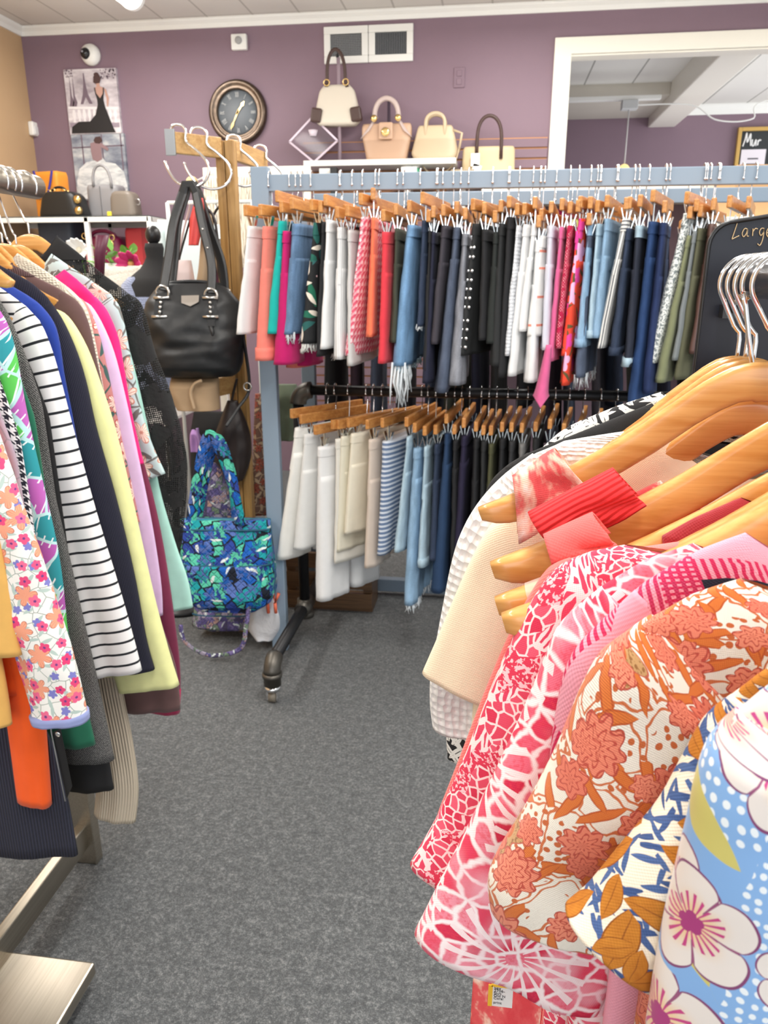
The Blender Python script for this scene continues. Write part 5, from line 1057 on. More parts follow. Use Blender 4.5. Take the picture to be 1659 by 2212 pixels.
# cream tote standing on lower ledge, woven pouch
M_crt = leather('cream_tote_leather', S(204, 184, 146)); zl = atY(1050, 388, W - .2).z - .03
t, x, z, w, h = wallbag('handbag', 'large cream tote with dark arched handle and white tag', 996, 1111, 318, 398, M_crt, prof=lambda f: lerp(1.0, .96, f), top=1, squash=lambda f: lerp(1, .7, f)); ztote = z
MB().tube([(x - w * .22, SY - .055, z + h * .72)] + loop((x - w * .22, SY - .05, z + h), (x + w * .23, SY - .05, z + h * .96), atY(1045, 252, SY).z - z - h, 22, pw=.62) + [(x + w * .23, SY - .055, z + h * .65)], .011, 8).build('handle', M_dbr, t)
for k in (0, 1): MB().box((x - w * (.24 - .02 * k), SY - .075, z + h * (.62 - .3 * k)), (.055, .003, .075), Matrix.Rotation(.3 * k, 3, 'Y')).build('tag', M_white, t)
MB().tube([(x + w * .1, SY + .09, z), (x + w * .1, SY + .09, z + h * 1.35)], .009, 8).build('inner_post', flat('clear_post', None, 0), t) if 0 else None
p = P('woven_straw'); xx = p.sep(p.obj()); M_wov = p.done(p.mix(p.gt(p.m('MULTIPLY', p.m('SINE', p.m('MULTIPLY', p.m('ADD', xx[0], xx[2]), 260)), p.m('SINE', p.m('MULTIPLY', p.m('SUBTRACT', xx[0], xx[2]), 260))), 0), S(150, 132, 108), S(206, 192, 166)), .8)
t, x, z, w, h = wallbag('pouch', 'small woven straw clutch in front of the cream tote', 974, 1024, 367, 398, M_wov, SY - .12, .06, 'clutch', prof=lambda f: 1, top=1)
MB().bx(x - w / 2, x + w / 2, SY - .153, SY - .148, z + h * .55, z + h).build('flap', M_wov, t, .002)
# ledge carrying the tote
l0 = atY(960, 398, SY - .16); l1 = atY(1190, 398, SY - .16)
t = thing('wall_shelf', 'cream ledge under the cream tote, mostly behind the blue rail', 'shelf', ((l0.x + l1.x) / 2, W, ztote))
MB().bx(l0.x, l1.x + .06, SY - .2, W - .018, ztote - .03, ztote - .001).build('board', M_trim, t, .003)
MB().bx(l0.x + .1, l0.x + .13, SY - .1, W - .018, ztote - .16, ztote - .03).build('bracket', M_white, t); MB().bx(l1.x - .1, l1.x - .07, SY - .1, W - .018, ztote - .16, ztote - .03).build('bracket', M_white, t)
# acrylic diamond award, black post, jars
c = atY(678, 306, SY); r = .16; t = thing('acrylic_award', 'clear diamond shaped acrylic award at the left end of the wall shelf', 'award', (c.x, SY, zs))
MB().prism([(c.x + r * math.cos(k * PI / 2), SY - .012, max(zs + .002, c.z + .145 * math.sin(k * PI / 2))) for k in range(4)], (0, .022, 0)).build('plate', P('tinted_acrylic').done(S(226, 214, 224), .06, 0, Transmission_Weight=.92, IOR=1.2), t, .006)
mb = MB()
for k in range(4):
    p0 = Vector((c.x + r * math.cos(k * PI / 2), SY - .014, max(zs + .004, c.z + .145 * math.sin(k * PI / 2)))); p1 = Vector((c.x + r * math.cos((k + 1) * PI / 2), SY - .014, max(zs + .004, c.z + .145 * math.sin((k + 1) * PI / 2)))); mb.beam(p0, p1, .012, .006, (0, -1, 0))
mb.build('bevelled_edge', flat('frosted_edge', S(206, 190, 204), .3), t)
MB().lathe([(.001, 0), (.02, 0), (.032, .035), (.001, .035)], (c.x, SY - .015, c.z + .03), 16).build('etched_mark', flat('etched_white', S(206, 194, 204), .6), t)
x = atY(722, 400, W - .3).x; t = thing('display_post', 'black upright post below the wall shelf', 'post', (x, W - .3, 0))
MB().bx(x - .022, x + .022, W - .32, W - .29, 0, zs - .05).build('post', M_black, t, .003); MB().lathe([(.001, 0), (.15, 0), (.15, .015), (.001, .015)], (x, W - .305, 0), 24).build('base', M_black, t)
c = atY(880, 398, W - .2)
t = thing('wall_shelf', 'small low shelf holding two jars under the wall shelf', 'shelf', (c.x, W, c.z)); MB().bx(c.x - .12, c.x + .16, W - .26, W - .018, c.z - .02, c.z).build('board', M_white, t, .003); MB().bx(c.x - .02, c.x + .02, W - .2, W - .018, c.z - .1, c.z - .02).build('bracket', M_white, t)
for k, (px, col, lab) in enumerate(((880, S(90, 96, 96), 'grey labelled jar with white band under the wall shelf'), (897, S(96, 190, 150), 'small green and white jar under the wall shelf'))):
    x = atY(px, 398, W - .2).x; t = thing('jar', lab, 'jar', (x, W - .2, c.z), 0, 'jars under the wall shelf'); rr = .035 if k == 0 else .028
    MB().lathe([(.001, 0), (rr, 0), (rr, .085), (rr * .9, .095), (.001, .095)], (x, W - .2, c.z), 20).build('body', flat('jar_%s' % ('grey', 'green')[k], col, .4), t); MB().lathe([(.001, .095), (rr * .92, .095), (rr * .92, .115), (.001, .115)], (x, W - .2, c.z), 20).build('lid', M_white, t)
    MB().lathe([(rr + .0005, .03), (rr + .0015, .03), (rr + .0015, .07), (rr + .0005, .07)], (x, W - .2, c.z), 20).build('label_band', M_white, t)
# ------------------------------------------------------------------ the two canvases
def quadw(px, m_, Y=W): return [atY(x, y, Y) for x, y in px]
def canvas(label, x0, x1, y0, y1, group):
    a = atY(x0, y0, W); b = atY(x1, y1, W); t = thing('canvas_print', label, 'picture', ((a.x + b.x) / 2, W, (a.z + b.z) / 2), 0, group)
    return t, a.x, b.x, b.z, a.z
def paintmat(name, fn):
    p = P(name); return fn(p)
def pm_sky(p, lo, hi, mid):
    v = p.geo(); n = p.noise(p.map(v, sc=(2.5, 1, 6)), 2.2, 4, .6); p.bump(p.noise(v, 180, 2), .2, .002); return p.done(p.ramp(n, [(.3, lo), (.5, mid), (.7, hi)]), .6)
def art(par, name, poly, m, y=W - .0265, th=.0012):
    return MB().prism([(x, y, z) for x, z in poly], (0, -th, 0)).build(name, m, par)
t, x0, x1, z0, z1 = canvas('canvas of a lady in a black gown by a tower, above the other canvas', 141, 266, 153, 290, 'canvases on the purple wall')
wd_, ht = x1 - x0, z1 - z0; X = lambda u: x0 + u * wd_; Z = lambda v: z0 + v * ht; Pn = lambda pts: [(X(u), Z(v)) for u, v in pts]
MB().bx(x0, x1, W - .026, W, z0, z1).build('canvas', paintmat('misty_painting', lambda p: pm_sky(p, S(150, 140, 148), S(232, 228, 230), S(196, 188, 194))), t)
M_pd = flat('paint_black', S(30, 28, 30), .6); M_pg = flat('paint_plum_grey', S(112, 96, 108), .7); M_pw = flat('paint_white', S(228, 224, 226), .7); M_ps = flat('paint_skin', S(190, 150, 136), .7); M_ph = flat('paint_hair', S(74, 52, 50), .7); M_pm = flat('paint_mist', S(152, 138, 150), .7)
art(t, 'painted_tower', Pn([(.37, .94), (.385, .94), (.40, .78), (.43, .62), (.5, .47), (.44, .47), (.38, .58), (.32, .47), (.27, .47), (.33, .62), (.36, .78)]), M_pg)
mb = MB()
for u in (.1, .16): mb.prism([(X(q), W - .0262, Z(v)) for q, v in ((u, .9), (u + .012, .6), (u + .05, .5), (u + .02, .42), (u - .05, .44), (u - .02, .55))], (0, -.001, 0))
mb.build('painted_lamp_post', M_pg, t)
mb = MB()
for k in range(9):
    u = .12 + .1 * k; pr_ = [(u - .02, .39), (u + .02, .39), (u + .035, .3), (u + .015, .24), (u + .03, .17), (u - .03, .17), (u - .015, .24), (u - .035, .3)]; mb.prism([(X(q), W - .0263, Z(v)) for q, v in pr_], (0, -.0012, 0))
ob = mb.build('painted_balusters', M_pw, t); ob['kind'] = 'stuff'
art(t, 'painted_balustrade', Pn([(.02, .40), (.98, .37), (.98, .41), (.02, .44)]), M_pw, W - .028); art(t, 'painted_ledge', Pn([(.02, .12), (.98, .1), (.98, .17), (.02, .19)]), M_pm, W - .0275)
rf = random.Random(4); mb = MB()
for k in range(60):
    u, v = (rf.uniform(.7, .98), rf.uniform(.84, .99)) if k % 3 else (rf.uniform(.01, .16), rf.uniform(.88, .99)); s = rf.uniform(.008, .02); mb.prism([(X(u + s * math.cos(q)), W - .0262, Z(v + s * .9 * math.sin(q))) for q in (0, 1.3, 2.5, 3.8, 5)], (0, -.0008, 0))
ob = mb.build('painted_foliage', M_pg, t); ob['kind'] = 'stuff'
Y2 = W - .0295
art(t, 'painted_gown', Pn([(.57, .66), (.74, .66), (.72, .52), (.74, .42), (.86, .1), (.9, .02), (.04, .02), (.06, .12), (.2, .2), (.42, .2), (.54, .3), (.6, .45), (.6, .52)]), M_pd, Y2)
art(t, 'painted_back', Pn([(.56, .7), (.62, .73), (.68, .73), (.76, .7), (.72, .62), (.66, .55), (.6, .62)]), M_ps, Y2 - .0012); mb = MB()
art(t, 'painted_arm', Pn([(.75, .7), (.79, .68), (.83, .54), (.8, .42), (.775, .43), (.785, .54)]), M_ps, Y2 - .0012); art(t, 'painted_neck', Pn([(.62, .72), (.68, .72), (.67, .8), (.6, .8)]), M_ps, Y2 - .0018)
art(t, 'painted_hair', Pn([(.56, .79), (.6, .77), (.68, .78), (.71, .84), (.69, .9), (.63, .92), (.57, .88)]), M_ph, Y2 - .0024); mb.prism([(X(.63 + .05 * math.cos(q)), Y2 - .003, Z(.91 + .03 * math.sin(q))) for q in np.linspace(0, 6, 12)], (0, -.001, 0)); mb.build('painted_bun', M_ph, t)
art(t, 'painted_gown_strap', Pn([(.565, .71), (.585, .71), (.6, .6), (.58, .6)]), M_pd, Y2 - .003); art(t, 'painted_gown_strap', Pn([(.735, .71), (.755, .71), (.74, .6), (.72, .6)]), M_pd, Y2 - .003)
t, x0, x1, z0, z1 = canvas('canvas of a dancer in a huge white ball gown, hung below the black gown canvas', 157, 283, 292, 432, 'canvases on the purple wall')
wd_, ht = x1 - x0, z1 - z0
MB().bx(x0, x1, W - .026, W, z0, z1).build('canvas', paintmat('window_painting', lambda p: pm_sky(p, S(104, 110, 126), S(214, 216, 214), S(152, 158, 168))), t)
mb = MB()
for u in (.2, .58, .94): mb.prism([(X(u - .012), W - .0262, Z(.99)), (X(u + .012), W - .0262, Z(.99)), (X(u + .012), W - .0262, Z(.45)), (X(u - .012), W - .0262, Z(.45))], (0, -.001, 0))
mb.prism([(X(.01), W - .0262, Z(.79)), (X(.99), W - .0262, Z(.81)), (X(.99), W - .0262, Z(.83)), (X(.01), W - .0262, Z(.81))], (0, -.001, 0)); mb.build('painted_window_bars', M_pg, t)
p = P('painted_tulle'); v = p.geo(); n = p.noise(p.map(v, rot=(0, .6, 0), sc=(5, 1, 14)), 1.5, 4, .6, 1.2); M_tul = p.done(p.ramp(n, [(.3, S(172, 176, 180)), (.55, S(224, 226, 226)), (.7, S(240, 240, 238))]), .7)
art(t, 'painted_ball_gown', Pn([(.02, .1), (.03, .3), (.1, .48), (.25, .58), (.4, .6), (.47, .66), (.55, .66), (.62, .58), (.8, .55), (.95, .42), (.99, .2), (.98, .02), (.1, .02)]), M_tul, W - .028)
art(t, 'painted_torso', Pn([(.36, .86), (.44, .88), (.56, .87), (.7, .78), (.68, .74), (.56, .8), (.56, .62), (.46, .58), (.38, .62), (.36, .74)]), flat('paint_rose', S(150, 122, 126), .7), W - .0295)
art(t, 'painted_hair', Pn([(.46, .86), (.54, .85), (.6, .9), (.56, .96), (.47, .95), (.43, .9)]), M_ph, W - .031)
# ------------------------------------------------------------------ white shelf unit with bags
YS0, YS1 = 4.75, 5.3
c = atY(322, 468, YS0); zs2 = c.z; xr = c.x; xl = xr - 1.3; cm_ = atY(190, 500, YS0).x
t = thing('shelf_unit', 'white metal shelf unit displaying bags in the corner', 'shelf unit', ((xl + xr) / 2, YS1, 0)); mb = MB(); q = .028
for nm, (x_, y_) in {'a': (xl, YS0), 'b': (xr, YS0), 'c': (cm_, YS0), 'd': (xl, YS1), 'e': (xr, YS1), 'f': (atY(312, 470, YS1).x - .25, YS1)}.items():
    MB().bx(x_ - q / 2, x_ + q / 2, y_ - q / 2, y_ + q / 2, 0, zs2).build('post', M_white, t, .002)
for y_ in (YS0, YS1): MB().bx(xl, xr, y_ - q / 2, y_ + q / 2, zs2 - q, zs2).build('top_rail', M_white, t, .002)
for x_ in (xl, xr): MB().bx(x_ - q / 2, x_ + q / 2, YS0, YS1, zs2 - q, zs2).build('top_rail', M_white, t, .002)
M_glass = P('shelf_glass').done((.9, .96, .95), .05, 0, Transmission_Weight=.9, IOR=1.15)
MB().bx(xl, xr, YS0, YS1, zs2, zs2 + .008).build('glass_top', M_glass, t)
zm = atY(300, 590, YS0 + .15).z
for z_ in (zm, .5): MB().bx(xl, xr, YS0, YS1, z_ - .02, z_).build('shelf', M_white, t, .002)
def boxbag(name, label, cat, px0, px1, pt, pb, Y, d, m, z=None, group=None, yaw=0, prof=None, squash=None, top=1.0, rows=14):
    a = atY(px0, pb, Y); b = atY(px1, pb, Y); c = atY(px0, pt, Y); zb = a.z if z is None else z; x = (a.x + b.x) / 2; w = b.x - a.x; h = c.z - zb
    t = thing(name, label, cat, (x, Y, zb), 0, group); A = (math.cos(yaw), math.sin(yaw), 0); N = (-math.sin(yaw), math.cos(yaw), 0)
    MB().loft(pill((x, Y, zb), w, d, h, top, A=A, N=N, prof=prof, squash=squash or (lambda f: 1), pw=.28 if prof is None else .45, rows=rows)).build('body', m, t); return t, x, zb, w, h
g = 'bags on the white shelf unit'; ztop = zs2 + .009
t, x, z, w, h = boxbag('gift_bag', 'orange paper gift bag with blue ribbon handle', 'gift bag', 87, 150, 373, 462, 5.15, .12, P('orange_paper').done(S(232, 148, 50), .6), ztop, g, -.25)
MB().tube(spline([(x - .07, 5.07, z + h), (x - .03, 5.06, z + h - .1), (x, 5.06, z + h - .15), (x + .035, 5.06, z + h - .1), (x + .06, 5.07, z + h)], 20), .008, 6, flat=(1, .3)).build('ribbon_handle', flat('blue_ribbon', S(52, 44, 140), .5), t)
mb = MB()
for k, ss in enumerate(([[(0, 0), (0, 1)]], [[(.3, 0), (.3, 1), (.6, .9), (.6, .1), (.3, 0)]], [[(.9, 0), (.9, 1)]], [[(1.2, 1), (1.2, 0), (1.5, 0)]])):
    for st in ss: mb.tube([(x - .07 + u * .045, 5.075 - (u * .045 - .07) * .22 - .012, z + h * .42 + v * .03) for u, v in st], .0025, 4)
mb.build('small_print', flat('brown_print', S(120, 70, 30), .6), t)
M_blk = leather('black_grained_leather', S(26, 26, 26), .4)
t, x, z, w, h = boxbag('handbag', 'black structured satchel with gold rings on the white shelf unit', 'handbag', 95, 190, 417, 462, 4.95, .18, M_blk, ztop, g, 0, prof=lambda f: interp(f, [0, .2, .8, 1], [1, .98, .8, .62]))
MB().tube([(x - w * .2, 4.9, z + h * .95)] + loop((x - w * .2, 4.92, z + h), (x + w * .12, 4.92, z + h), .03, 12) , .008, 6).build('handle', M_blk, t)
for u, v in ((-.2, .98), (-.1, 1.03), (.12, 1.0), (.2, .96)): MB().tube(arc((x + w * u, 4.88, z + h * v), .014, 0, 2 * PI, 12, (1, 0, 0), (0, 0, 1))[:-1], .0035, 6, True).build('ring', M_gold, t)
for v in (.62, .2): MB().lathe([(.001, 0), (.028, 0), (.022, .015), (.001, .02)], (x + w * .44, 4.87, z + h * v + .01), 14, RY).build('gold_charm', M_gold, t)
M_gry = leather('grey_leather', S(140, 138, 140))
t, x, z, w, h = boxbag('handbag', 'grey boxy tote with thin arched handle on the white shelf unit', 'handbag', 200, 270, 402, 462, 5.1, .16, M_gry, ztop, g, 0, prof=lambda f: lerp(1, .97, f))
MB().tube(loop((x - w * .2, 5.02, z + h * .95), (x + w * .34, 5.02, z + h * .9), .13, 20, pw=.7), .009, 8).build('handle', M_gry, t); MB().bx(x - w * .02, x - w * .01, 5.015, 5.022, z + .02, z + h * .95).build('seam', flat('seam_grey', S(104, 102, 104), .6), t)
M_tp = leather('taupe_leather', S(122, 112, 102))
t, x, z, w, h = boxbag('handbag', 'rounded taupe crossbody beside the grey tote', 'handbag', 246, 302, 415, 462, 4.95, .14, M_tp, ztop, g, 0, prof=lambda f: interp(f, [0, .1, .75, .92, 1], [.94, 1, .92, .78, .6]))
MB().box((x - w * .5, 4.9, z + .02), (.03, .03, .03)).build('yellow_tag', flat('yellow_tag', S(230, 210, 60), .5), t, .004); MB().tube(arc((x + w * .5, 4.93, z + h * .6), .018, 0, 2 * PI, 12, (1, 0, 0), (0, 0, 1))[:-1], .003, 6, True).build('ring', M_chrome, t)
# on the middle shelf
g2 = 'things on the middle shelf'
t, x, z, w, h = boxbag('box', 'dark navy display box on the left of the white shelf unit', 'box', 104, 178, 474, 560, 5.0, .2, flat('navy_card', S(48, 56, 70), .6), zm, g2, 0)
M_mar = leather('maroon_leather', S(128, 22, 70), .35)
t, x, z, w, h = boxbag('handbag', 'maroon leather bag with gold rings inside the white shelf unit', 'handbag', 196, 282, 512, 578, 5.0, .2, M_mar, zm, g2, 0, prof=lambda f: interp(f, [0, .3, .6, 1], [1, .98, .94, .8]))
for u, v in ((-.36, 1.0), (-.28, 1.03), (.18, .9), (.3, .95), (.26, .78)): MB().tube(arc((x + w * u, 4.89, z + h * v), .018, 0, 2 * PI, 12, (1, 0, 0), (0, 0, 1))[:-1], .0035, 6, True).build('ring', M_gold, t)
MB().tube(loop((x - w * .3, 4.95, z + h), (x + w * .3, 4.95, z + h * .95), .04, 14), .012, 8).build('handle', M_mar, t)
t, x, z, w, h = boxbag('box', 'red presentation box behind the dress form', 'box', 285, 342, 494, 570, 5.0, .16, flat('red_card', S(186, 52, 60), .5), zm, g2, 0)
MB().bx(x + w * .2, x + w * .52, 4.9, 5.08, z, z + h * .98).build('side', flat('red_card_side', S(150, 36, 46), .5), t, .003)
t, x, z, w, h = boxbag('cup', 'dusty pink cup beside the maroon bag', 'cup', 192, 206, 528, 580, 4.85, .05, flat('dusty_pink', S(190, 122, 130), .5), zm, g2, 0)
# counter-top things in front of the shelf unit
Yt = 3.7; zt_ = atY(250, 596, Yt).z; a = atY(150, 600, Yt); b = atY(330, 600, Yt)
t = thing('display_table', 'white display table in front of the shelf unit', 'table', ((a.x + b.x) / 2, Yt + .2, 0))
MB().bx(a.x - .3, b.x + .25, Yt - .05, Yt + .55, zt_ - .03, zt_).build('table_top', M_white, t, .004)
for x_ in (a.x - .25, b.x + .2):
    for y_ in (Yt, Yt + .5): MB().bx(x_ - .02, x_ + .02, y_ - .02, y_ + .02, 0, zt_ - .03).build('leg', M_white, t)
c = atY(232, 585, Yt); t = thing('potted_plant', 'leafy green plant in a white box on the display table', 'plant', (c.x, Yt + .05, zt_))
MB().bx(c.x - .08, c.x + .1, Yt + .02, Yt + .14, zt_, zt_ + .06).build('planter', M_white, t, .004)
rl = random.Random(2); mb = MB(); mg = P('leaf_green'); _n = mg.noise(mg.obj(), 12, 2); mg = mg.done(mg.mix(_n, S(64, 120, 40), S(140, 190, 90)), .5)
for k in range(46):
    a_ = rl.uniform(0, 6.28); e_ = rl.uniform(.1, 1.2); L_ = rl.uniform(.04, .085); base = Vector((c.x + rl.uniform(-.1, .12), Yt + .06 + rl.uniform(-.05, .05), zt_ + .06 + rl.uniform(-.03, .06))); dr = Vector((math.cos(a_) * math.cos(e_), math.sin(a_) * math.cos(e_) - .3, math.sin(e_))).normalized(); sd_ = dr.cross(Vector((0, 0, 1))).normalized(); nn_ = sd_.cross(dr)
    pts = [(0, 0), (.3, .32), (.6, .36), (.85, .2), (1, 0), (.85, -.2), (.6, -.36), (.3, -.32)]; vs = [base + dr * (u * L_) + sd_ * (v * L_ * .8) + nn_ * (.1 * L_ * math.sin(u * PI) - abs(v) * L_ * .2) for u, v in pts]; mb.add(vs, [(0, 1, 2, 6, 7), (2, 3, 4, 5, 6)])
ob = mb.build('foliage', mg, t, fix=False); ob['kind'] = 'stuff'
def flower_thing(px, py, Y, R, col, cc, label, n=9, z0=None):
    c = atY(px, py, Y); t = thing('artificial_flower', label, 'flower', (c.x, Y, z0 or c.z), 0, 'flowers on the display table')
    M_ = flat('petal_' + '%d%d' % (px, py), col, .6)
    for k in range(n):
        a_ = 2 * PI * k / n; dr = Vector((math.cos(a_), -.55, math.sin(a_) * .8)).normalized(); sd_ = dr.cross(Vector((0, 1, 0))).normalized(); nn_ = sd_.cross(dr)
        rings = [[c + dr * (R * u) + sd_ * (R * w_ * math.cos(q)) + nn_ * (R * .05 * math.sin(q) - R * .2 * u * u) for q in np.linspace(0, 2 * PI, 9)[:-1]] for u, w_ in ((.05, .04), (.35, .2), (.7, .24), (.92, .14), (1, .02))]
        MB().loft(rings).build('petal', M_, t)
    MB().ico(c + Vector((0, -R * .15, 0)), R * .2, 10).build('flower_centre', flat('centre_' + '%d' % px, cc, .7), t); MB().tube([c, Vector((c.x, Y + .02, (z0 or c.z - .1)))], .004, 6).build('stem', mg, t)
flower_thing(286, 570, Yt + .02, .085, S(186, 40, 106), S(200, 150, 90), 'magenta artificial flower beside the green plant', z0=zt_)
flower_thing(174, 540, Yt, .075, S(240, 240, 238), S(226, 220, 200), 'spiky white artificial flower behind the black lace blouse', 14, z0=zt_)
# white fluffy throw
c = atY(272, 612, 3.3); p = P('white_faux_fur'); p.bump(p.noise(p.map(p.obj(), sc=(60, 60, 20)), 4, 4), 1, .02); M_fur = p.done(S(236, 228, 212), .95, Sheen_Weight=.5)
t = thing('stool', 'low stool under the white fluffy cushion', 'stool', (c.x, 3.35, 0)); MB().lathe([(.001, c.z - .1), (.17, c.z - .1), (.17, c.z - .07), (.001, c.z - .07)], (c.x, 3.35, 0), 24).build('seat', M_white, t)
for k in range(3): MB().tube([(c.x + .08 * math.cos(k * 2.1), 3.35 + .08 * math.sin(k * 2.1), c.z - .1), (c.x + .15 * math.cos(k * 2.1), 3.35 + .15 * math.sin(k * 2.1), 0)], .012, 8).build('leg', M_white, t)
rings = pill((c.x, 3.35, c.z - .07), .3, .26, .14, 1, prof=lambda f: interp(f, [0, .3, .8, 1], [.85, 1, .95, .5]), squash=lambda f: interp(f, [0, .5, 1], [.9, 1, .5]), n=60, rows=26)
rings = [[q + Vector((noise.noise(q * 30), noise.noise(q * 31 + Vector((5, 0, 0))), noise.noise(q * 29))) * .016 for q in r] for r in rings]
tag(MB().loft(rings).build('fluffy_cushion', M_fur), 'white fluffy cushion on the low stool beside the dress form', 'cushion')
# dress form
Yd = 3.0; c = atY(320, 508, Yd); zd = c.z; t = thing('dress_form', 'small black dress form with pale blue lace bodice', 'mannequin', (c.x + .03, Yd, 0))
sc_ = .0
prof = [(.001, 0), (.03, 0), (.034, -.02), (.03, -.05), (.038, -.07), (.055, -.095), (.09, -.125), (.118, -.155), (.124, -.25), (.105, -.38), (.09, -.46), (.105, -.56), (.11, -.62), (.001, -.62)]
rings = [[Vector((c.x + .02 + 1.15 * r_ * math.cos(q), Yd + .8 * r_ * math.sin(q), zd - .03 + z_)) for q in np.linspace(0, 2 * PI, 33)[:-1]] for r_, z_ in prof]
MB().loft(rings).build('torso', fab('black_velvet', (.012, .012, .013)), t)
MB().ico((c.x + .02, Yd, zd), .03, 14, (1, 1, 1.2)).build('neck_knob', M_black, t); MB().tube([(c.x + .02, Yd, zd - .62), (c.x + .02, Yd, .02)], .016, 10).build('stand_pole', M_black, t); MB().lathe([(.001, 0), (.14, 0), (.14, .02), (.001, .03)], (c.x + .02, Yd, 0), 28).build('base', M_black, t)
rings = [[Vector((c.x + .02 + 1.15 * (r_ + .006) * math.cos(q), Yd + .8 * (r_ + .008) * math.sin(q), zd - .03 + z_ - .05 * (abs(math.cos(q)) < .5 and z_ > -.2) )) for q in np.linspace(0, 2 * PI, 33)[:-1]] for r_, z_ in prof[6:12]]
b_ = MB().loft(rings, cap=False).build('lace_bodice', pr_knit('blue_lace', S(150, 160, 190), 120), t, fix=True)
# clear hangers with glossy white plates seen behind the handbag: a white glossy slat rack
Yc = 3.4; a = atY(335, 478, Yc); b = atY(412, 478, Yc); z1_ = a.z; z0_ = atY(370, 562, Yc).z
for k in range(5):
    x_ = lerp(a.x, b.x, (k + .5) / 5); t = thing('garment_bag', ('first', 'second', 'third', 'fourth', 'fifth')[k] + ' glossy white garment cover from the dress form', 'garment cover', (x_, Yc, z1_), 0, 'white garment covers behind the handbag')
    w_ = (b.x - a.x) / 5 * .44; rows = [(Vector((x_, Yc + .15, lerp(z1_ + (.01 if k % 2 else 0), z0_ - .6, f))), Vector((math.sin(.5), math.cos(.5), 0)), .14 * lerp(.85, 1, f), Vector((math.cos(.5), -math.sin(.5), 0)), w_ * lerp(.6, .8, f)) for f in np.linspace(0, 1, 14)]
    mb = MB(); cloth(mb, rows, 28, .6, .003, seed=k); mb.build('cover', flat('glossy_white_vinyl', S(232, 242, 242), .2), t); MB().tube([(x_ + .07, Yc + .27, z1_), (x_ + .07, Yc + .27, z1_ + .1)], .003, 6).build('hook', M_hook, t)
t = thing('hanging_bar', 'thin white bar carrying the white garment covers', 'clothes rail', (a.x, Yc + .27, z1_ + .1)); MB().tube([(a.x - .05, Yc + .27, z1_ + .1), (b.x + .2, Yc + .27, z1_ + .1)], .008, 8).build('bar', M_white, t)
for x_ in (a.x - .05, b.x + .2): MB().tube([(x_, Yc + .27, 0), (x_, Yc + .27, z1_ + .1)], .01, 8).build('post', M_white, t)
# cream headboard shelf with macrame fringe behind the purse stand
Yh = 4.4; a = atY(437, 362, Yh); b = atY(669, 362, Yh); z1_ = a.z; z0_ = atY(600, 390, Yh).z
t = thing('fringed_screen', 'cream panel shelf with knotted fringe between purse stand and blue rack', 'display panel', ((a.x + b.x) / 2, Yh, 0))
MB().bx(a.x, b.x, Yh, Yh + .03, z0_, z1_).build('board', M_trim, t, .004)
for x_ in (a.x + .03, b.x - .03): MB().bx(x_ - .02, x_ + .02, Yh + .03, Yh + .06, 0, z1_).build('leg', M_trim, t)
mb = MB(); rn = random.Random(8)
for k in range(120):
    x_ = lerp(a.x + .01, b.x - .3, k / 119); L_ = .42 + .06 * math.sin(k * .4) + rn.uniform(-.02, .02); y_ = Yh - .012 - rn.uniform(0, .012)
    mb.tube([(x_ + .008 * math.sin(k + j * 1.7), y_ + .004 * math.cos(k * 2 + j), z0_ + .02 - L_ * j / 7) for j in range(8)], .0045, 5)
ob = mb.build('knotted_fringe', fab('cotton_cord', S(228, 218, 202), .95, .1), t, fix=False); ob['kind'] = 'stuff'
t_ = tag(MB().ico(atY(415, 395, Yh - .02), .035, 14).build('pom_pom', fab('straw_pom', S(196, 174, 130))), 'straw coloured pom pom left of the cream panel', 'pom pom'); cc = atY(415, 395, Yh - .02); MB().tube([cc, (cc.x + .12, Yh - .01, cc.z + .05)], .004, 6).build('cord', flat('pale_cord', None, 0), t_)
# cream cabinet edge and goods behind the blue rail at right
Yk = 3.9; a = atY(1040, 404, Yk); z1_ = a.z
t = thing('display_counter', 'cream topped counter unit behind the blue rack', 'counter', (1.2, Yk + .25, 0)); MB().bx(a.x, 2.6, Yk, Yk + .5, z1_ - .05, z1_).build('counter_top', M_trim, t, .004)
MB().bx(a.x + .03, 2.58, Yk + .45, Yk + .48, 0, z1_ - .05).build('back_panel', M_purple, t)
for x_ in (a.x + .03, 2.55): MB().bx(x_, x_ + .03, Yk + .02, Yk + .46, 0, z1_ - .05).build('side_panel', M_trim, t)
MB().bx(a.x + .03, 2.58, Yk + .02, Yk + .45, z1_ - .4, z1_ - .37).build('shelf', M_trim, t)
for k, (px, col, nm) in enumerate(((1218, S(150, 30, 80), 'crimson'), (1250, S(200, 200, 90), 'lime yellow'), (1278, S(140, 30, 90), 'plum red'))):
    x_ = atY(px, 430, Yk + .1).x; t = thing('vase', nm + ' glazed vase on the shelf of the cream counter', 'vase', (x_, Yk + .12, z1_ - .37), 0, 'vases inside the cream counter'); MB().lathe([(.001, 0), (.04, 0), (.07, .08), (.06, .18), (.03, .24), (.035, .27), (.028, .27), (.001, .2)], (x_, Yk + .12, z1_ - .37), 24).build('body', flat(nm.replace(' ', '_') + '_glaze', col, .25), t); MB().lathe([(.03, .262), (.038, .27), (.03, .278)], (x_, Yk + .12, z1_ - .37), 24).build('rim', flat(nm.replace(' ', '_') + '_glaze', col, .25), t)
a = atY(1636, 338, 3.3); b = atY(1659, 460, 3.3)
t = thing('carton', 'tan cardboard carton standing behind the right end of the blue rail', 'box', (a.x + .25, 3.55, z1_)); zc_ = b.z
MB().bx(a.x, a.x + .5, 3.55, 3.85, zc_, a.z).build('box_body', flat('cardboard', S(206, 164, 118), .8), t, .003); MB().bx(a.x, a.x + .5, 3.545, 3.85, a.z - .003, a.z + .003).build('lid_flap', flat('cardboard', None, 0), t)
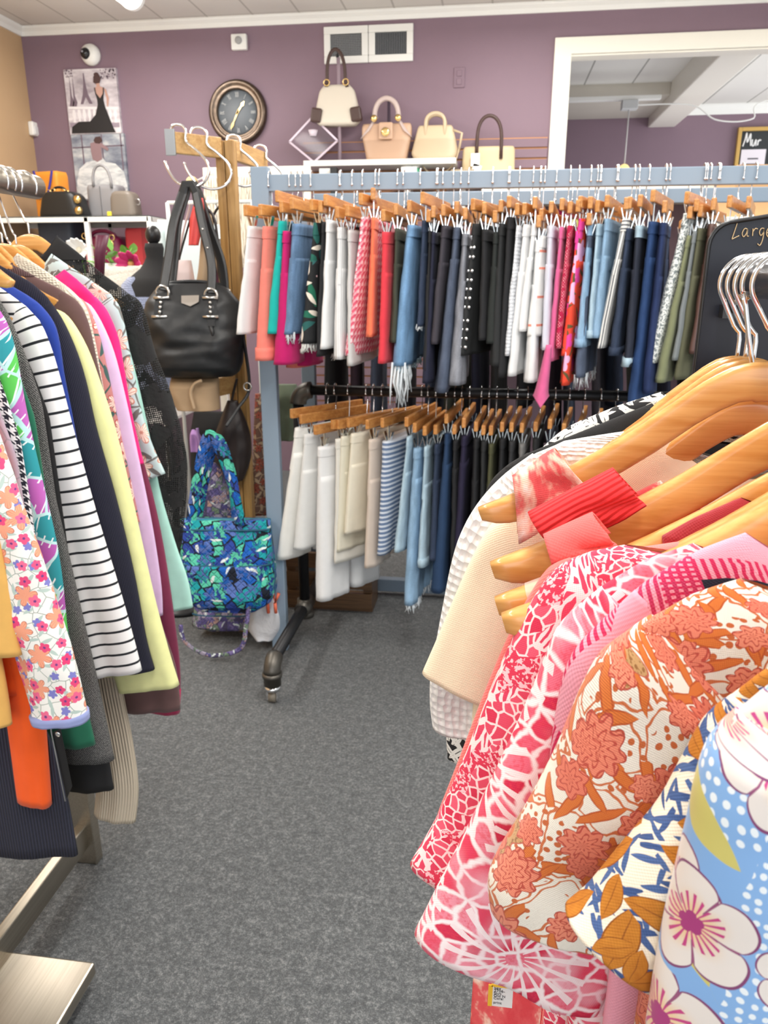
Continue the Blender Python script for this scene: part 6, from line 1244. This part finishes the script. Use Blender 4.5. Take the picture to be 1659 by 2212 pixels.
t = thing('pedestal', 'plain white pedestal under the cardboard carton', 'pedestal', (a.x + .25, 3.7, 0)); MB().bx(a.x - .02, a.x + .52, 3.5, 3.88, 0, zc_ - .03).build('column', M_white, t, .004); MB().bx(a.x - .04, a.x + .54, 3.48, 3.9, zc_ - .03, zc_).build('cap', M_white, t, .004)
# ------------------------------------------------------------------ size sign on the right rail
Ys = .80; tl = atY(1566, 462, Ys); bl = atY(1512, 765, Ys); sw = .2
t = thing('size_sign', 'glossy black sign reading Large in gold marker at the rail end', 'sign', (XRR, Ys, ZR)); z1_ = atY(1600, 448, Ys).z; z0_ = bl.z - .03
p = P('glossy_black_acrylic'); _n = p.noise(p.map(p.obj(), sc=(40, 1, 40)), 3, 6, .8); _k = p.gt(_n, .72); M_sign = p.done(p.mix(p.m('MULTIPLY', _k, .12), S(16, 22, 36), S(120, 126, 136)), .5, 0)
x0_, x1_ = bl.x - .004, bl.x + sw; lean = (tl.x - bl.x) * .0; r_ = .022
pts = [(x0_, z0_), (x1_, z0_)] + [(x1_ - r_ + r_ * math.cos(q), z1_ - .012 - r_ + r_ * math.sin(q)) for q in np.linspace(0, PI / 2, 7)] + [((x0_ + x1_) / 2, z1_)] + [(x0_ + r_ + r_ * math.cos(q), z1_ - .012 - r_ + r_ * math.sin(q)) for q in np.linspace(PI / 2, PI, 7)]
MB().prism([(x, Ys, z) for x, z in pts], (0, .008, 0)).build('panel', M_sign, t, .0015)
MB().tube([(x, Ys - .001, z) for x, z in pts], .0022, 6, True).build('rim', M_black, t)
LG = [[(.22, 1.15), (.12, .6), (0, .05)], [(0, .05), (.14, .12), (.3, .2)], [(.62, .48), (.5, .5), (.42, .3), (.5, .15), (.6, .3), (.63, .48), (.64, .2), (.72, .18)], [(.86, .5), (.88, .18)], [(.87, .35), (.96, .5), (1.06, .48)], [(1.34, .5), (1.22, .5), (1.16, .34), (1.24, .2), (1.34, .34), (1.35, .5), (1.34, .05), (1.26, -.22), (1.14, -.15)], [(1.48, .3), (1.66, .38), (1.62, .52), (1.5, .48), (1.47, .28), (1.56, .14), (1.7, .2)]]
o_ = atY(1580, 517, Ys); chalk(LG, o_.x, o_.z - .001, .0205, Ys - .0012, .00055, flat('gold_marker', S(196, 170, 130), .5), 'lettering', t)
MB().box((XRR, Ys - .012, ZR - .03), (.014, .014, .012)).build('sign_clip', M_black, t); MB().tube([(XRR, Ys - .01, ZR - .03), (XRR, YRE - .01, ZR - .012)], .005, 8).build('bracket', M_chrome, t)
# store tag on the tie dye tank
Yg = .60; a = atY(1062, 2128, Yg); b = atY(1106, 2178, Yg); t = thing('price_tag', 'white and yellow printed store tag hanging by the tie dye tank', 'price tag', (a.x, Yg, a.z))
MB().bx(a.x, b.x, Yg, Yg + .0006, b.z, a.z).build('card', M_white, t); MB().bx(a.x - .003, a.x + .0012, Yg - .0006, Yg + .001, b.z, a.z).build('yellow_edge', flat('tag_yellow', S(236, 190, 50), .6), t); MB().bx(a.x, b.x, Yg - .0006, Yg + .001, a.z - .0012, a.z + .0015).build('yellow_edge', flat('tag_yellow', None, 0), t)
for k, (tx, s_) in enumerate((('Sav', .0042), ('2706-', .0038), ('Shirt', .0032), ('Old N', .0036), ('Coral', .0034), ('print', .0034))):
    cu = bpy.data.curves.new('printed_line', 'FONT'); cu.body = tx; cu.size = s_ * 1.25; cu.extrude = .00008; o = bpy.data.objects.new('printed_line', cu); COL.objects.link(o)
    dg = bpy.context.evaluated_depsgraph_get(); me = bpy.data.meshes.new_from_object(o.evaluated_get(dg)); bpy.data.objects.remove(o)
    me.transform(Matrix.Translation((a.x + .0025, Yg - .0004, a.z - .0045 - k * .0032 * (1.0 if k < 5 else 1.15))) @ Matrix.Rotation(PI / 2, 4, 'X')); me.materials.clear(); me.materials.append(M_ink)
    o = bpy.data.objects.new('printed_line', me); COL.objects.link(o); o.parent = t; o.matrix_parent_inverse = t.matrix_basis.inverted()
MB().tube([(a.x + .01, Yg, a.z), (a.x + .02, Yg + .02, a.z + .04)], .0006, 5).build('string', M_white, t)
# black hang tag on the left
Yg = 1.09; a = atY(112, 1572, Yg); b = atY(130, 1572, Yg); e = atY(122, 1728, Yg); t = thing('price_tag', 'long black swing tag hanging under the ditsy floral cuff', 'price tag', (a.x, Yg, a.z), 0)
MB().prism([(a.x, Yg, a.z - .01), (b.x, Yg, a.z), (b.x + .004, Yg + .004, e.z + .03), (a.x + .006, Yg + .004, e.z)], (0, .0012, 0)).build('card', M_black, t); MB().tube([(a.x + .004, Yg - .002, a.z + .03), (a.x - .001, Yg - .002, a.z - .005), (a.x + .006, Yg - .001, e.z)], .0012, 6).build('cord', flat('grey_cord', S(150, 150, 150), .6), t); MB().lathe([(.0025, 0), (.005, 0), (.005, .001), (.0025, .001)], (b.x - .006, Yg - .0005, a.z - .012), 14, RY).build('eyelet', M_chrome, t)
# ------------------------------------------------------------------ purse stand
Yw = 2.8                                      # post plane
pt = atY(487, 305, Yw); Xw = pt.x; zw = pt.z; zA = atY(480, 322, Yw).z
t = thing('purse_stand', 'wooden T shaped purse stand with metal hook arms', 'display stand', (Xw, Yw, 0)); M_st2 = wood('stand_wood_across', S(176, 132, 76), S(206, 166, 108), .45, 1, .8, .1)
for s in (-1, 1): MB().bx(Xw + s * .017 - .0155, Xw + s * .017 + .0155, Yw - .02, Yw + .02, .06, zw).build('post', M_stand, t, .002)
MB().bx(Xw - .2, Xw + .14, Yw - .03, Yw + .03, 0, .06).build('foot', M_stand, t, .004); MB().bx(Xw - .03, Xw + .03, Yw + .03, Yw + .25, 0, .05).build('foot', M_stand, t, .004)
def armbar(a, b, nm='arm'):
    MB().beam(a, b, .022, .066).build(nm, M_st2, t, .003)
fa = atZ(372, 308, zA); ra = atZ(573, 350, zA); armbar(fa, (Xw - .012, Yw - .02, zA)); armbar((Xw + .012, Yw + .02, zA), ra)
MB().box((fa.x - .004, fa.y - .006, fa.z), (.034, .008, .08)).build('end_plate', flat('steel_plate', S(150, 154, 158), .35, .8), t, .001)
fb = atY(425, 846, 2.62); armbar(fb, (Xw - .012, Yw - .02, fb.z + .01), 'lower_arm')
gS = 'metal hooks on the purse stand'
def shook(p, R, label, yaw=0.0, wire=.0045):
    """big open hook hung over an arm"""
    d = Vector((math.cos(yaw), math.sin(yaw), 0)); o = Vector(p) + Vector((0, 0, .036)); up = Vector((0, 0, 1))
    tt = thing('display_hook', label, 'hook', o, 0, gS)
    pts = [o + d * p[0] * R + up * p[1] * R for p in ((-.18, -.5), (-.34, -.1), (-.2, .2), (.12, .22), (.3, .02), (.28, -.35), (.62, -.62), (1.02, -1.0), (1.14, -1.4), (.9, -1.8), (.35, -1.95), (-.2, -1.75), (-.5, -1.35), (-.62, -1.05))]
    MB().tube(spline(pts, 70), wire, 10).build('wire', M_chrome, tt); MB().ico(pts[-1], wire * 1.25, 8).build('tip', M_chrome, tt); return pts
pw_ = Vector((Xw, Yw, zA))
H1 = shook(fa.lerp(pw_, .12), .088, 'large chrome hook holding the black handbag', -.05)
H2 = shook(fa.lerp(pw_, .5), .088, 'chrome hook behind the handbag hook holding the coral bag', .25)
H3 = shook(pw_.lerp(ra, .2), .076, 'chrome hook on the rear arm just past the post', .5)
H4 = shook(pw_.lerp(ra, .88), .074, 'chrome hook at the rear arm tip beside the blue rack', .4)
# black handbag
Yb = 2.6; M_bb = P('black_nylon'); _n = M_bb.noise(M_bb.obj(), 8, 3); M_bb.bump(_n, .5, .012); M_bb = M_bb.done(S(26, 27, 29), .45)
a = atY(338, 815, Yb); b = atY(522, 815, Yb); zt_ = atY(420, 612, Yb).z; zb_ = atY(430, 812, Yb).z; xc = (atY(318, 700, Yb).x + atY(524, 700, Yb).x) / 2; wB = atY(524, 700, Yb).x - atY(318, 700, Yb).x; h = zt_ - zb_
t = thing('handbag', 'large black nylon handbag with silver studs hanging from the purse stand', 'handbag', (xc, Yb, zb_)); A = Vector((.985, .17, 0)); N = Vector((-.17, .985, 0))
rings = []; uvs = []
for i in range(40):
    f = i / 39; wf = interp(f, [0, .04, .15, .4, .62, .8, .93, 1], [.72, .84, .92, .99, 1.0, .93, .74, .55]); df = interp(f, [0, .1, .4, .8, 1], [.6, .95, 1.0, .62, .22])
    cz = zb_ + h * f
    def ff(x, c_, s_): 
        q = Vector((x * 6, f * 4, 1.7)); return (.022 * noise.noise(q) + .010 * noise.noise(q * 2.6)) * (1 - abs(f - .4)) * (1 if s_ < 0 else .4)
    sag = lambda x: 0
    rings.append(ring(Vector((xc, Yb, cz)), A, wB / 2 * wf, N, .1 * df, 64, .8, ff))
MB().loft(rings).build('body', M_bb, t)
zipp = [Vector((xc, Yb, zt_ + .002)) + A * (u * wB * .29) + Vector((0, 0, .012 * (1 - u * u) - .008)) for u in np.linspace(-1, 1, 20)]
MB().tube(zipp, .009, 8, flat=(1, .7)).build('zip_top', M_bb, t)
M_strap = leather('black_strap_leather', S(30, 31, 33), .38); M_sil2 = flat('silver_hardware', S(206, 204, 200), .22, 1.0)
def bp(u, v, off=0): return Vector((xc, Yb, zb_)) + A * (u * wB / 2) + Vector((0, 0, v * h)) - N * (.1 * interp(v, [0, .1, .4, .8, 1], [.6, .95, 1.0, .62, .22]) * (1 - .55 * abs(u) ** 2.2) + off)
top_ = H1[10] + Vector((-.005, -.004, .012))
for k, (u0, side) in enumerate(((-.66, -1), (.32, 1))):
    ta = bp(u0, .83); pass
for s, (oy, lab) in ((-1, (0, 'front')), (1, (.03, 'rear'))):
    pa = bp(-.52, .93, .004) if s < 0 else bp(-.44, .95, -.05); pb = bp(.42, .9, .004) if s < 0 else bp(.62, .9, -.06); tp = top_ + Vector((0, .012 * (s + 1), 0))
    def strap_tube(p0, p1, bulge): 
        q = spline([p0, p0.lerp(p1, .35) + bulge * .4, p0.lerp(p1, .7) + bulge, p1], 24); return q
    left = strap_tube(pa, tp + Vector((-.022, 0, -.03)), Vector((-.012, 0, 0))); right = strap_tube(tp + Vector((.024, 0, -.03)), pb, Vector((.016, 0, 0)))
    path = left + [tp + Vector((-.012, 0, -.004)), tp + Vector((.012, 0, -.004))] + right
    rr_ = []; rings = []
    for i, p_ in enumerate(path):
        tg = (path[min(i + 1, len(path) - 1)] - path[max(i - 1, 0)]).normalized(); sd_ = tg.cross(Vector((0, 1, 0))).normalized(); nn_ = sd_.cross(tg); w_ = .015
        rings.append([p_ + sd_ * (w_ * c_) + nn_ * (.006 * s_) for c_, s_ in ((1, .6), (1, -.6), (.6, -1), (-.6, -1), (-1, -.6), (-1, .6), (-.6, 1), (.6, 1))])
    st = MB().loft(rings, smooth=False).build('strap', M_strap, t)
    for p_ in (pa, pb):
        MB().tube(arc(p_ + Vector((0, -.004, -.008)), .022, 0, 2 * PI, 18, (1, 0, 0), (0, 0, 1))[:-1], .0046, 8, True).build('ring', M_sil2, t)
    if s < 0:
        for f in (.35, .5):
            q = right[int(24 * f)]; MB().ico(q - Vector((0, .006, 0)), .0045, 8).build('stud', M_sil2, st)
for u0, tilt in ((-.6, .12), (.42, -.02)):
    v0 = [bp(u0 + tilt * (1 - i / 7) * .6, lerp(.9, .56, i / 7), .003) for i in range(8)]; rings = [[q + A * (.021 * c_ * (1 if i < 6 else .55)) - N * (.002 * s_) for c_, s_ in ((1, 0), (1, 1), (-1, 1), (-1, 0))] for i, q in enumerate(v0)]
    tb = MB().loft(rings, smooth=False).build('strap_tab', M_strap, t)
    for i in (2, 3, 4): MB().ico(v0[i] - N * .005, .0062, 10).build('stud', M_sil2, tb)
    for i in (1, 5): q = v0[i] - N * .006; MB().tube([q - A * .026, q + A * .026], .0055, 8).build('bar', M_sil2, tb)
    MB().tube([v0[7], v0[7] - Vector((-.004, 0, .03)), v0[7] - Vector((0, -.01, .07))], [.008, .006, .002], 6).build('strap_end', M_strap, tb)
pl = [bp(u, v, .006) for u, v in ((-.15, .875), (.19, .88), (.19, .81), (.03, .765), (-.14, .8))]
MB().prism(pl, -N * .003).build('metal_plate', flat('brushed_plate', S(176, 168, 160), .35, .9), t, .001)
MB().tube(spline([bp(.9, .72, -.02), bp(1.0, .3, -.03), bp(1.02, -.15, -.03), bp(.8, -.35, -.02), bp(.55, -.55, .0)], 30), .006, 8, flat=(1, .5)).build('long_strap', M_strap, t)
MB().tube(arc(bp(1.0, -.12, -.02), .014, 0, 2 * PI, 14, (1, 0, 0), (0, 0, 1))[:-1], .0034, 8, True).build('clip', M_sil2, t)
# coral scarf and other bags hanging behind
def drape(name, label, cat, pts, m, Y, th=.02, yaw=.3, group='bags and scarves hanging on the purse stand', extra=None):
    """pts: (left px, right px, y px) rows from top to hem"""
    A = Vector((math.cos(yaw), math.sin(yaw), 0)); N = Vector((-math.sin(yaw), math.cos(yaw), 0)); rows = []
    P_ = []
    for l, r_, y in pts: a = atY(l, y, Y); b = atY(r_, y, Y); P_.append(Vector(((a.x + b.x) / 2, (b.x - a.x) / 2, (a.z + b.z) / 2)))
    S_ = spline(P_, 30); t = thing(name, label, cat, (S_[0].x, Y, S_[0].z), 0, group)
    for i, q in enumerate(S_): rows.append((Vector((q.x, Y, q.z)), A, max(.004, q.y / math.cos(yaw)), N, th * min(1, .3 + i / 12)))
    mb = MB(); cloth(mb, rows, 44, .75, .006, 2.5, int(Y * 100), v0=0, lump=.005); mb.build('body', m, t); return t
def cord(t, pts, Y, r, m, name='strap', flat_=None): MB().tube(spline([atY(x, y, Y + (k * .0)) for k, (x, y) in enumerate(pts)], 24), r, 8, flat=flat_).build(name, m, t)
M_coral = leather('coral_leather', S(224, 80, 76)); M_wine = leather('wine_leather', S(92, 34, 56)); M_tan2 = leather('sand_leather', S(188, 160, 128)); M_blush = leather('blush_leather', S(226, 206, 204)); M_dk = leather('espresso_leather', S(44, 34, 32)); M_olv = leather('gold_brown_leather', S(160, 124, 70))
t = drape('handbag', 'coral and wine coloured slouchy bag behind the black handbag straps', 'handbag', [(424, 438, 428), (412, 440, 470), (408, 428, 530)], M_coral, 2.66, .015, .2)
A_ = [(408, 428, 530), (404, 420, 560), (404, 416, 610)]
P_ = []; rows = []
for l, r_, y in A_: a = atY(l, y, 2.66); b = atY(r_, y, 2.66); rows.append((Vector(((a.x + b.x) / 2, 2.02, a.z)), Vector((.98, .2, 0)), (b.x - a.x) / 2, Vector((-.2, .98, 0)), .016))
mb = MB(); cloth(mb, rows, 32, .7, .003, seed=4); mb.build('wine_panel', M_wine, t)
t = drape('handbag', 'sand coloured slim shoulder bag to the right of the coral bag', 'handbag', [(436, 448, 440), (436, 462, 500), (428, 470, 600), (410, 500, 650)], M_tan2, 2.70, .03, .3); cord(t, [(440, 440), (452, 520), (470, 610), (478, 690)], 2.68, .006, M_wine); cord(t, [(442, 445), (462, 470), (470, 520), (474, 590)], 2.68, .005, M_dk)
t = drape('tote_bag', 'pale blush tote hanging low behind the black handbag', 'tote bag', [(378, 412, 562), (362, 420, 610), (360, 430, 650)], M_blush, 2.72, .03, .1); cord(t, [(384, 565), (396, 500), (412, 440)], 2.72, .004, M_blush); cord(t, [(375, 610), (392, 540), (412, 470)], 2.72, .004, M_dk)
t = drape('handbag', 'dark buckled bag beside the wooden post', 'handbag', [(458, 478, 516), (455, 484, 560), (452, 486, 640)], M_dk, 2.93, .03, .2); cord(t, [(462, 516), (460, 470), (478, 444), (482, 480)], 2.93, .005, M_dk)
t = drape('tote_bag', 'tan suede tote under the black handbag', 'tote bag', [(372, 470, 816), (372, 470, 850), (388, 472, 884)], leather('suede_tan', S(176, 148, 116), .8), 2.6, .05, .15); cord(t, [(420, 884), (412, 850), (420, 830), (436, 822)], 2.54, .006, M_tan2)
t = drape('handbag', 'very dark brown slouchy bag right of the blue floral tote straps', 'handbag', [(492, 512, 865), (470, 536, 930), (462, 540, 985), (500, 526, 1035)], M_dk, 2.74, .04, .2); cord(t, [(500, 868), (506, 840), (512, 818)], 2.74, .005, M_dk)
t = drape('backpack', 'black hanging backpack on the far side of the purse stand', 'backpack', [(420, 500, 890), (415, 505, 960), (420, 500, 1090)], fab('black_canvas', (.012, .012, .013)), 2.93, .06, .1); cord(t, [(440, 890), (455, 850), (480, 840)], 2.93, .006, M_strap)
t = drape('shirt', 'black and white striped top behind the floral tote straps', 'shirt', [(440, 500, 955), (445, 520, 1020), (450, 545, 1120)], stripes('diagonal_stripe', S(200, 200, 204), (.02, .02, .02), .03, .012), 2.84, .02, .2)
# blue floral quilted tote
def pr_quilt(name, cols, us=1.0, dark=S(14, 22, 40)):
    p = P(name, us); u = p.uv(); v = p.warp(u, 20, .03); c = dark
    o = p.vor(v, 24); e = p.vor(v, 24, 'DISTANCE_TO_EDGE')[0]; h = p.sep(o['Color'])[0]; n = p.noise(v, 60, 3); c = p.mix(p.gt(e, .07), dark, p.ramp(h, [(i / (len(cols) + 1), q) for i, q in enumerate(cols + [dark])], True))
    q, th, a, b = p.flower(p.map(v, loc=(.3, .2, 0)), 15, .036, 7, .5, .8); k = p.lt(q, 1); c = p.mix(k, c, p.mix(p.gt(n, .5), p.ramp(b, [(0, cols[0]), (.35, cols[1]), (.7, cols[2])], True), p.ramp(b, [(0, cols[3]), (.5, cols[4])], True))); c = p.mix(p.m('MULTIPLY', k, p.gt(p.m('SINE', p.m('MULTIPLY', th, 21)), .8)), c, dark)
    q, ins, a, b = p.leaf(p.map(v, loc=(.7, .4, 0)), 26, .022, .005); c = p.mix(p.m('MULTIPLY', ins, p.gt(a, .78)), c, S(226, 236, 236))
    x = p.sep(u); g = p.m('MINIMUM', p.m('ABSOLUTE', p.m('SINE', p.m('MULTIPLY', p.m('ADD', x[0], x[1]), 95))), p.m('ABSOLUTE', p.m('SINE', p.m('MULTIPLY', p.m('SUBTRACT', x[0], x[1]), 95)))); p.bump(p.step(g, 0, .5), .6, .006); return p.done(c, .85)
QC = [S(16, 96, 190), S(20, 160, 170), S(92, 206, 176), S(90, 118, 190), S(40, 70, 160)]; M_qt = pr_quilt('blue_floral_quilting', QC, 1.0)
QP = [S(130, 116, 170), S(196, 160, 150), S(120, 140, 120), S(92, 84, 140), S(170, 160, 180)]; M_qp = pr_quilt('violet_floral_quilting', QP, 1.6, S(84, 78, 112))
Yq = 2.58; g = 'bags and scarves hanging on the purse stand'
def quilted(label, l, r_, yt, yb, Y, m, d, yaw, handles=True, mh=None):
    a = atY(l, yb - 40, Y); b = atY(r_, yb - 40, Y); zt_ = atY((l + r_) / 2, yt, Y).z; zb_ = atY((l + r_) / 2, yb, Y).z; xc = (a.x + b.x) / 2; w = (b.x - a.x); A = Vector((math.cos(yaw), math.sin(yaw), 0)); N = Vector((-A.y, A.x, 0)); h = zt_ - zb_
    t = thing('tote_bag', label, 'tote bag', (xc, Y, zb_), 0, g); rows = []
    for i in range(34):
        f = i / 33; wf = interp(f, [0, .15, .5, .8, .92, 1], [.92, .93, .97, .98, .88, .62]); df = interp(f, [0, .4, .8, 1], [.3, .85, 1.1, .8]); rows.append((Vector((xc, Y, zt_ - h * f)), A, w / 2 * wf, N, d / 2 * df))
    mb = MB(); cloth(mb, rows, 60, .55, .004, 3, int(l), v0=0, lump=.012, inset=False); bo = mb.build('body', m, t)
    pr_ = [(rows[k][0], A, rows[k][2] * .86, N, rows[k][4] * 1.1 + .004) for k in range(15, 31)]; mb = MB(); cloth(mb, pr_, 48, .45, .004, 2, 7, v0=.06, lump=.008, inset=False, cap0=True); mb.build('front_pocket', m, t)
    for k in (3, 15): 
        q = rows[k]; MB().tube([q[0] + A * (u * q[2] * .98) - N * (q[4] * (1 - .4 * abs(u) ** 4) + .003) for u in np.linspace(-1, 1, 24)], .004, 6).build('piping', flat('tote_piping', S(30, 84, 110), .7), t)
    return t, xc, zt_, zb_, w, A, N, d
t, xc, zq, zb_, w, A, N, d = quilted('blue and teal floral quilted tote at the foot of the purse stand', 398, 596, 1122, 1308, Yq, M_qt, .17, .12)
for s, (px0, px1, tp) in ((-1, (412, 520, (455, 940))), (1, (424, 512, (470, 948)))):
    p0 = atY(px0, 1130, Yq + s * .03); p1 = atY(px1, 1135, Yq + s * .03); tp_ = atY(tp[0], tp[1], Yq + s * .016)
    path = spline([p0, p0.lerp(tp_, .5) + Vector((-.012, 0, 0)), p0.lerp(tp_, .85) + Vector((-.012, 0, .006)), tp_, p1.lerp(tp_, .8) + Vector((.016, 0, .004)), p1.lerp(tp_, .45) + Vector((.02, 0, 0)), p1], 44); rings = []; uvs = []; acc = 0
    for i, q in enumerate(path):
        tg = (path[min(i + 1, 43)] - path[max(i - 1, 0)]).normalized(); sd_ = tg.cross(Vector((0, 1, 0))).normalized(); nn_ = sd_.cross(tg); acc += (q - path[max(i - 1, 0)]).length
        rings.append([q + sd_ * (.02 * math.cos(k_ * PI / 5)) + nn_ * (.005 * math.sin(k_ * PI / 5)) for k_ in range(10)]); uvs += [(.03 * math.cos(k_ * PI / 5), acc) for k_ in range(10)]
    MB().loft(rings, uvs=uvs).build('handle', M_qt, t)
t, *_r = quilted('violet floral quilted bag peeking out under the blue floral tote', 420, 548, 1290, 1352, 2.74, M_qp, .13, .1)
MB().tube(spline([atY(x, y, 2.5) for x, y in ((540, 1290), (532, 1350), (520, 1400), (470, 1416), (430, 1408), (398, 1384), (390, 1350))], 40), .009, 8, flat=(1, .4)).build('long_strap', M_qp, t)
t = drape('tote_bag', 'violet floral quilted bag seen between the tote handles', 'tote bag', [(436, 470, 1000), (428, 500, 1060), (420, 510, 1125)], M_qp, 2.76, .03, .1); cord(t, [(440, 1002), (432, 960), (426, 925)], 2.76, .006, flat('lilac_strap', S(176, 140, 200), .6))
t = drape('tote_bag', 'lilac purse tip at the top of the blue tote handles', 'purse', [(415, 420, 928), (412, 434, 945), (414, 436, 975)], flat('lilac_leather', S(186, 140, 206), .5), 2.84, .02, 0)
# plastic carrier bag
p = P('white_polythene'); _n = p.noise(p.obj(), 14, 4, .6, .4); p.bump(_n, .5, .02); M_poly = p.done(S(222, 222, 226), .4)
t = drape('carrier_bag', 'white plastic carrier bag with orange TY lettering', 'carrier bag', [(556, 594, 1262), (548, 604, 1300), (534, 612, 1345), (552, 596, 1374)], M_poly, 2.66, .05, .05)
mo = flat('orange_print', S(240, 116, 84), .5)
for k, strokes in enumerate(([[(562, 1288), (592, 1284)], [(576, 1288), (580, 1324)]], [[(590, 1284), (594, 1302), (602, 1282)], [(594, 1302), (596, 1324)]])):
    mb = MB()
    for st in strokes: mb.tube([atY(x, y, 2.6) for x, y in st], .0068, 6, flat=(1, 1))
    mb.build('letter_' + 'TY'[k].lower(), mo, t)
# mixed garments low behind the stand
t = drape('blouse', 'red and cream patterned blouse hanging behind the grey upright', 'blouse', [(552, 572, 850), (548, 578, 960), (546, 582, 1110)], pr_branch('autumn_print', S(120, 92, 80), S(180, 90, 70), S(60, 40, 36), S(196, 170, 140), 22, .02), 2.95, .03, .2)
t = drape('scarf', 'sage green scarf hanging behind the pipe rack elbow', 'scarf', [(600, 640, 830), (596, 650, 880), (600, 640, 950)], fab('sage_cotton', S(110, 124, 104)), 3.05, .03, .1)
t = drape('sack', 'black bag lying on the carpet under the floral totes', 'bag', [(424, 458, 1318), (418, 466, 1345), (424, 462, 1362)], M_blk, 2.84, .05, .1)
bx_ = atZ(690, 1290, .2); t = thing('crate', 'brown wooden crate on the floor behind the pipe rack', 'crate', (bx_.x, 3.1, 0)); m_ = wood('crate_wood', S(74, 50, 28), S(104, 74, 44), .6, 0)
for k in range(3): MB().bx(bx_.x - .22, bx_.x + .16, 3.02, 3.04, .02 + .09 * k, .09 + .09 * k).build('slat', m_, t, .003)
MB().bx(bx_.x - .22, bx_.x + .16, 3.04, 3.2, .0, .03).build('bottom', m_, t)
for s in (-.2, .14): MB().bx(bx_.x + s - .02, bx_.x + s + .02, 3.04, 3.2, .03, .28).build('end_panel', m_, t)
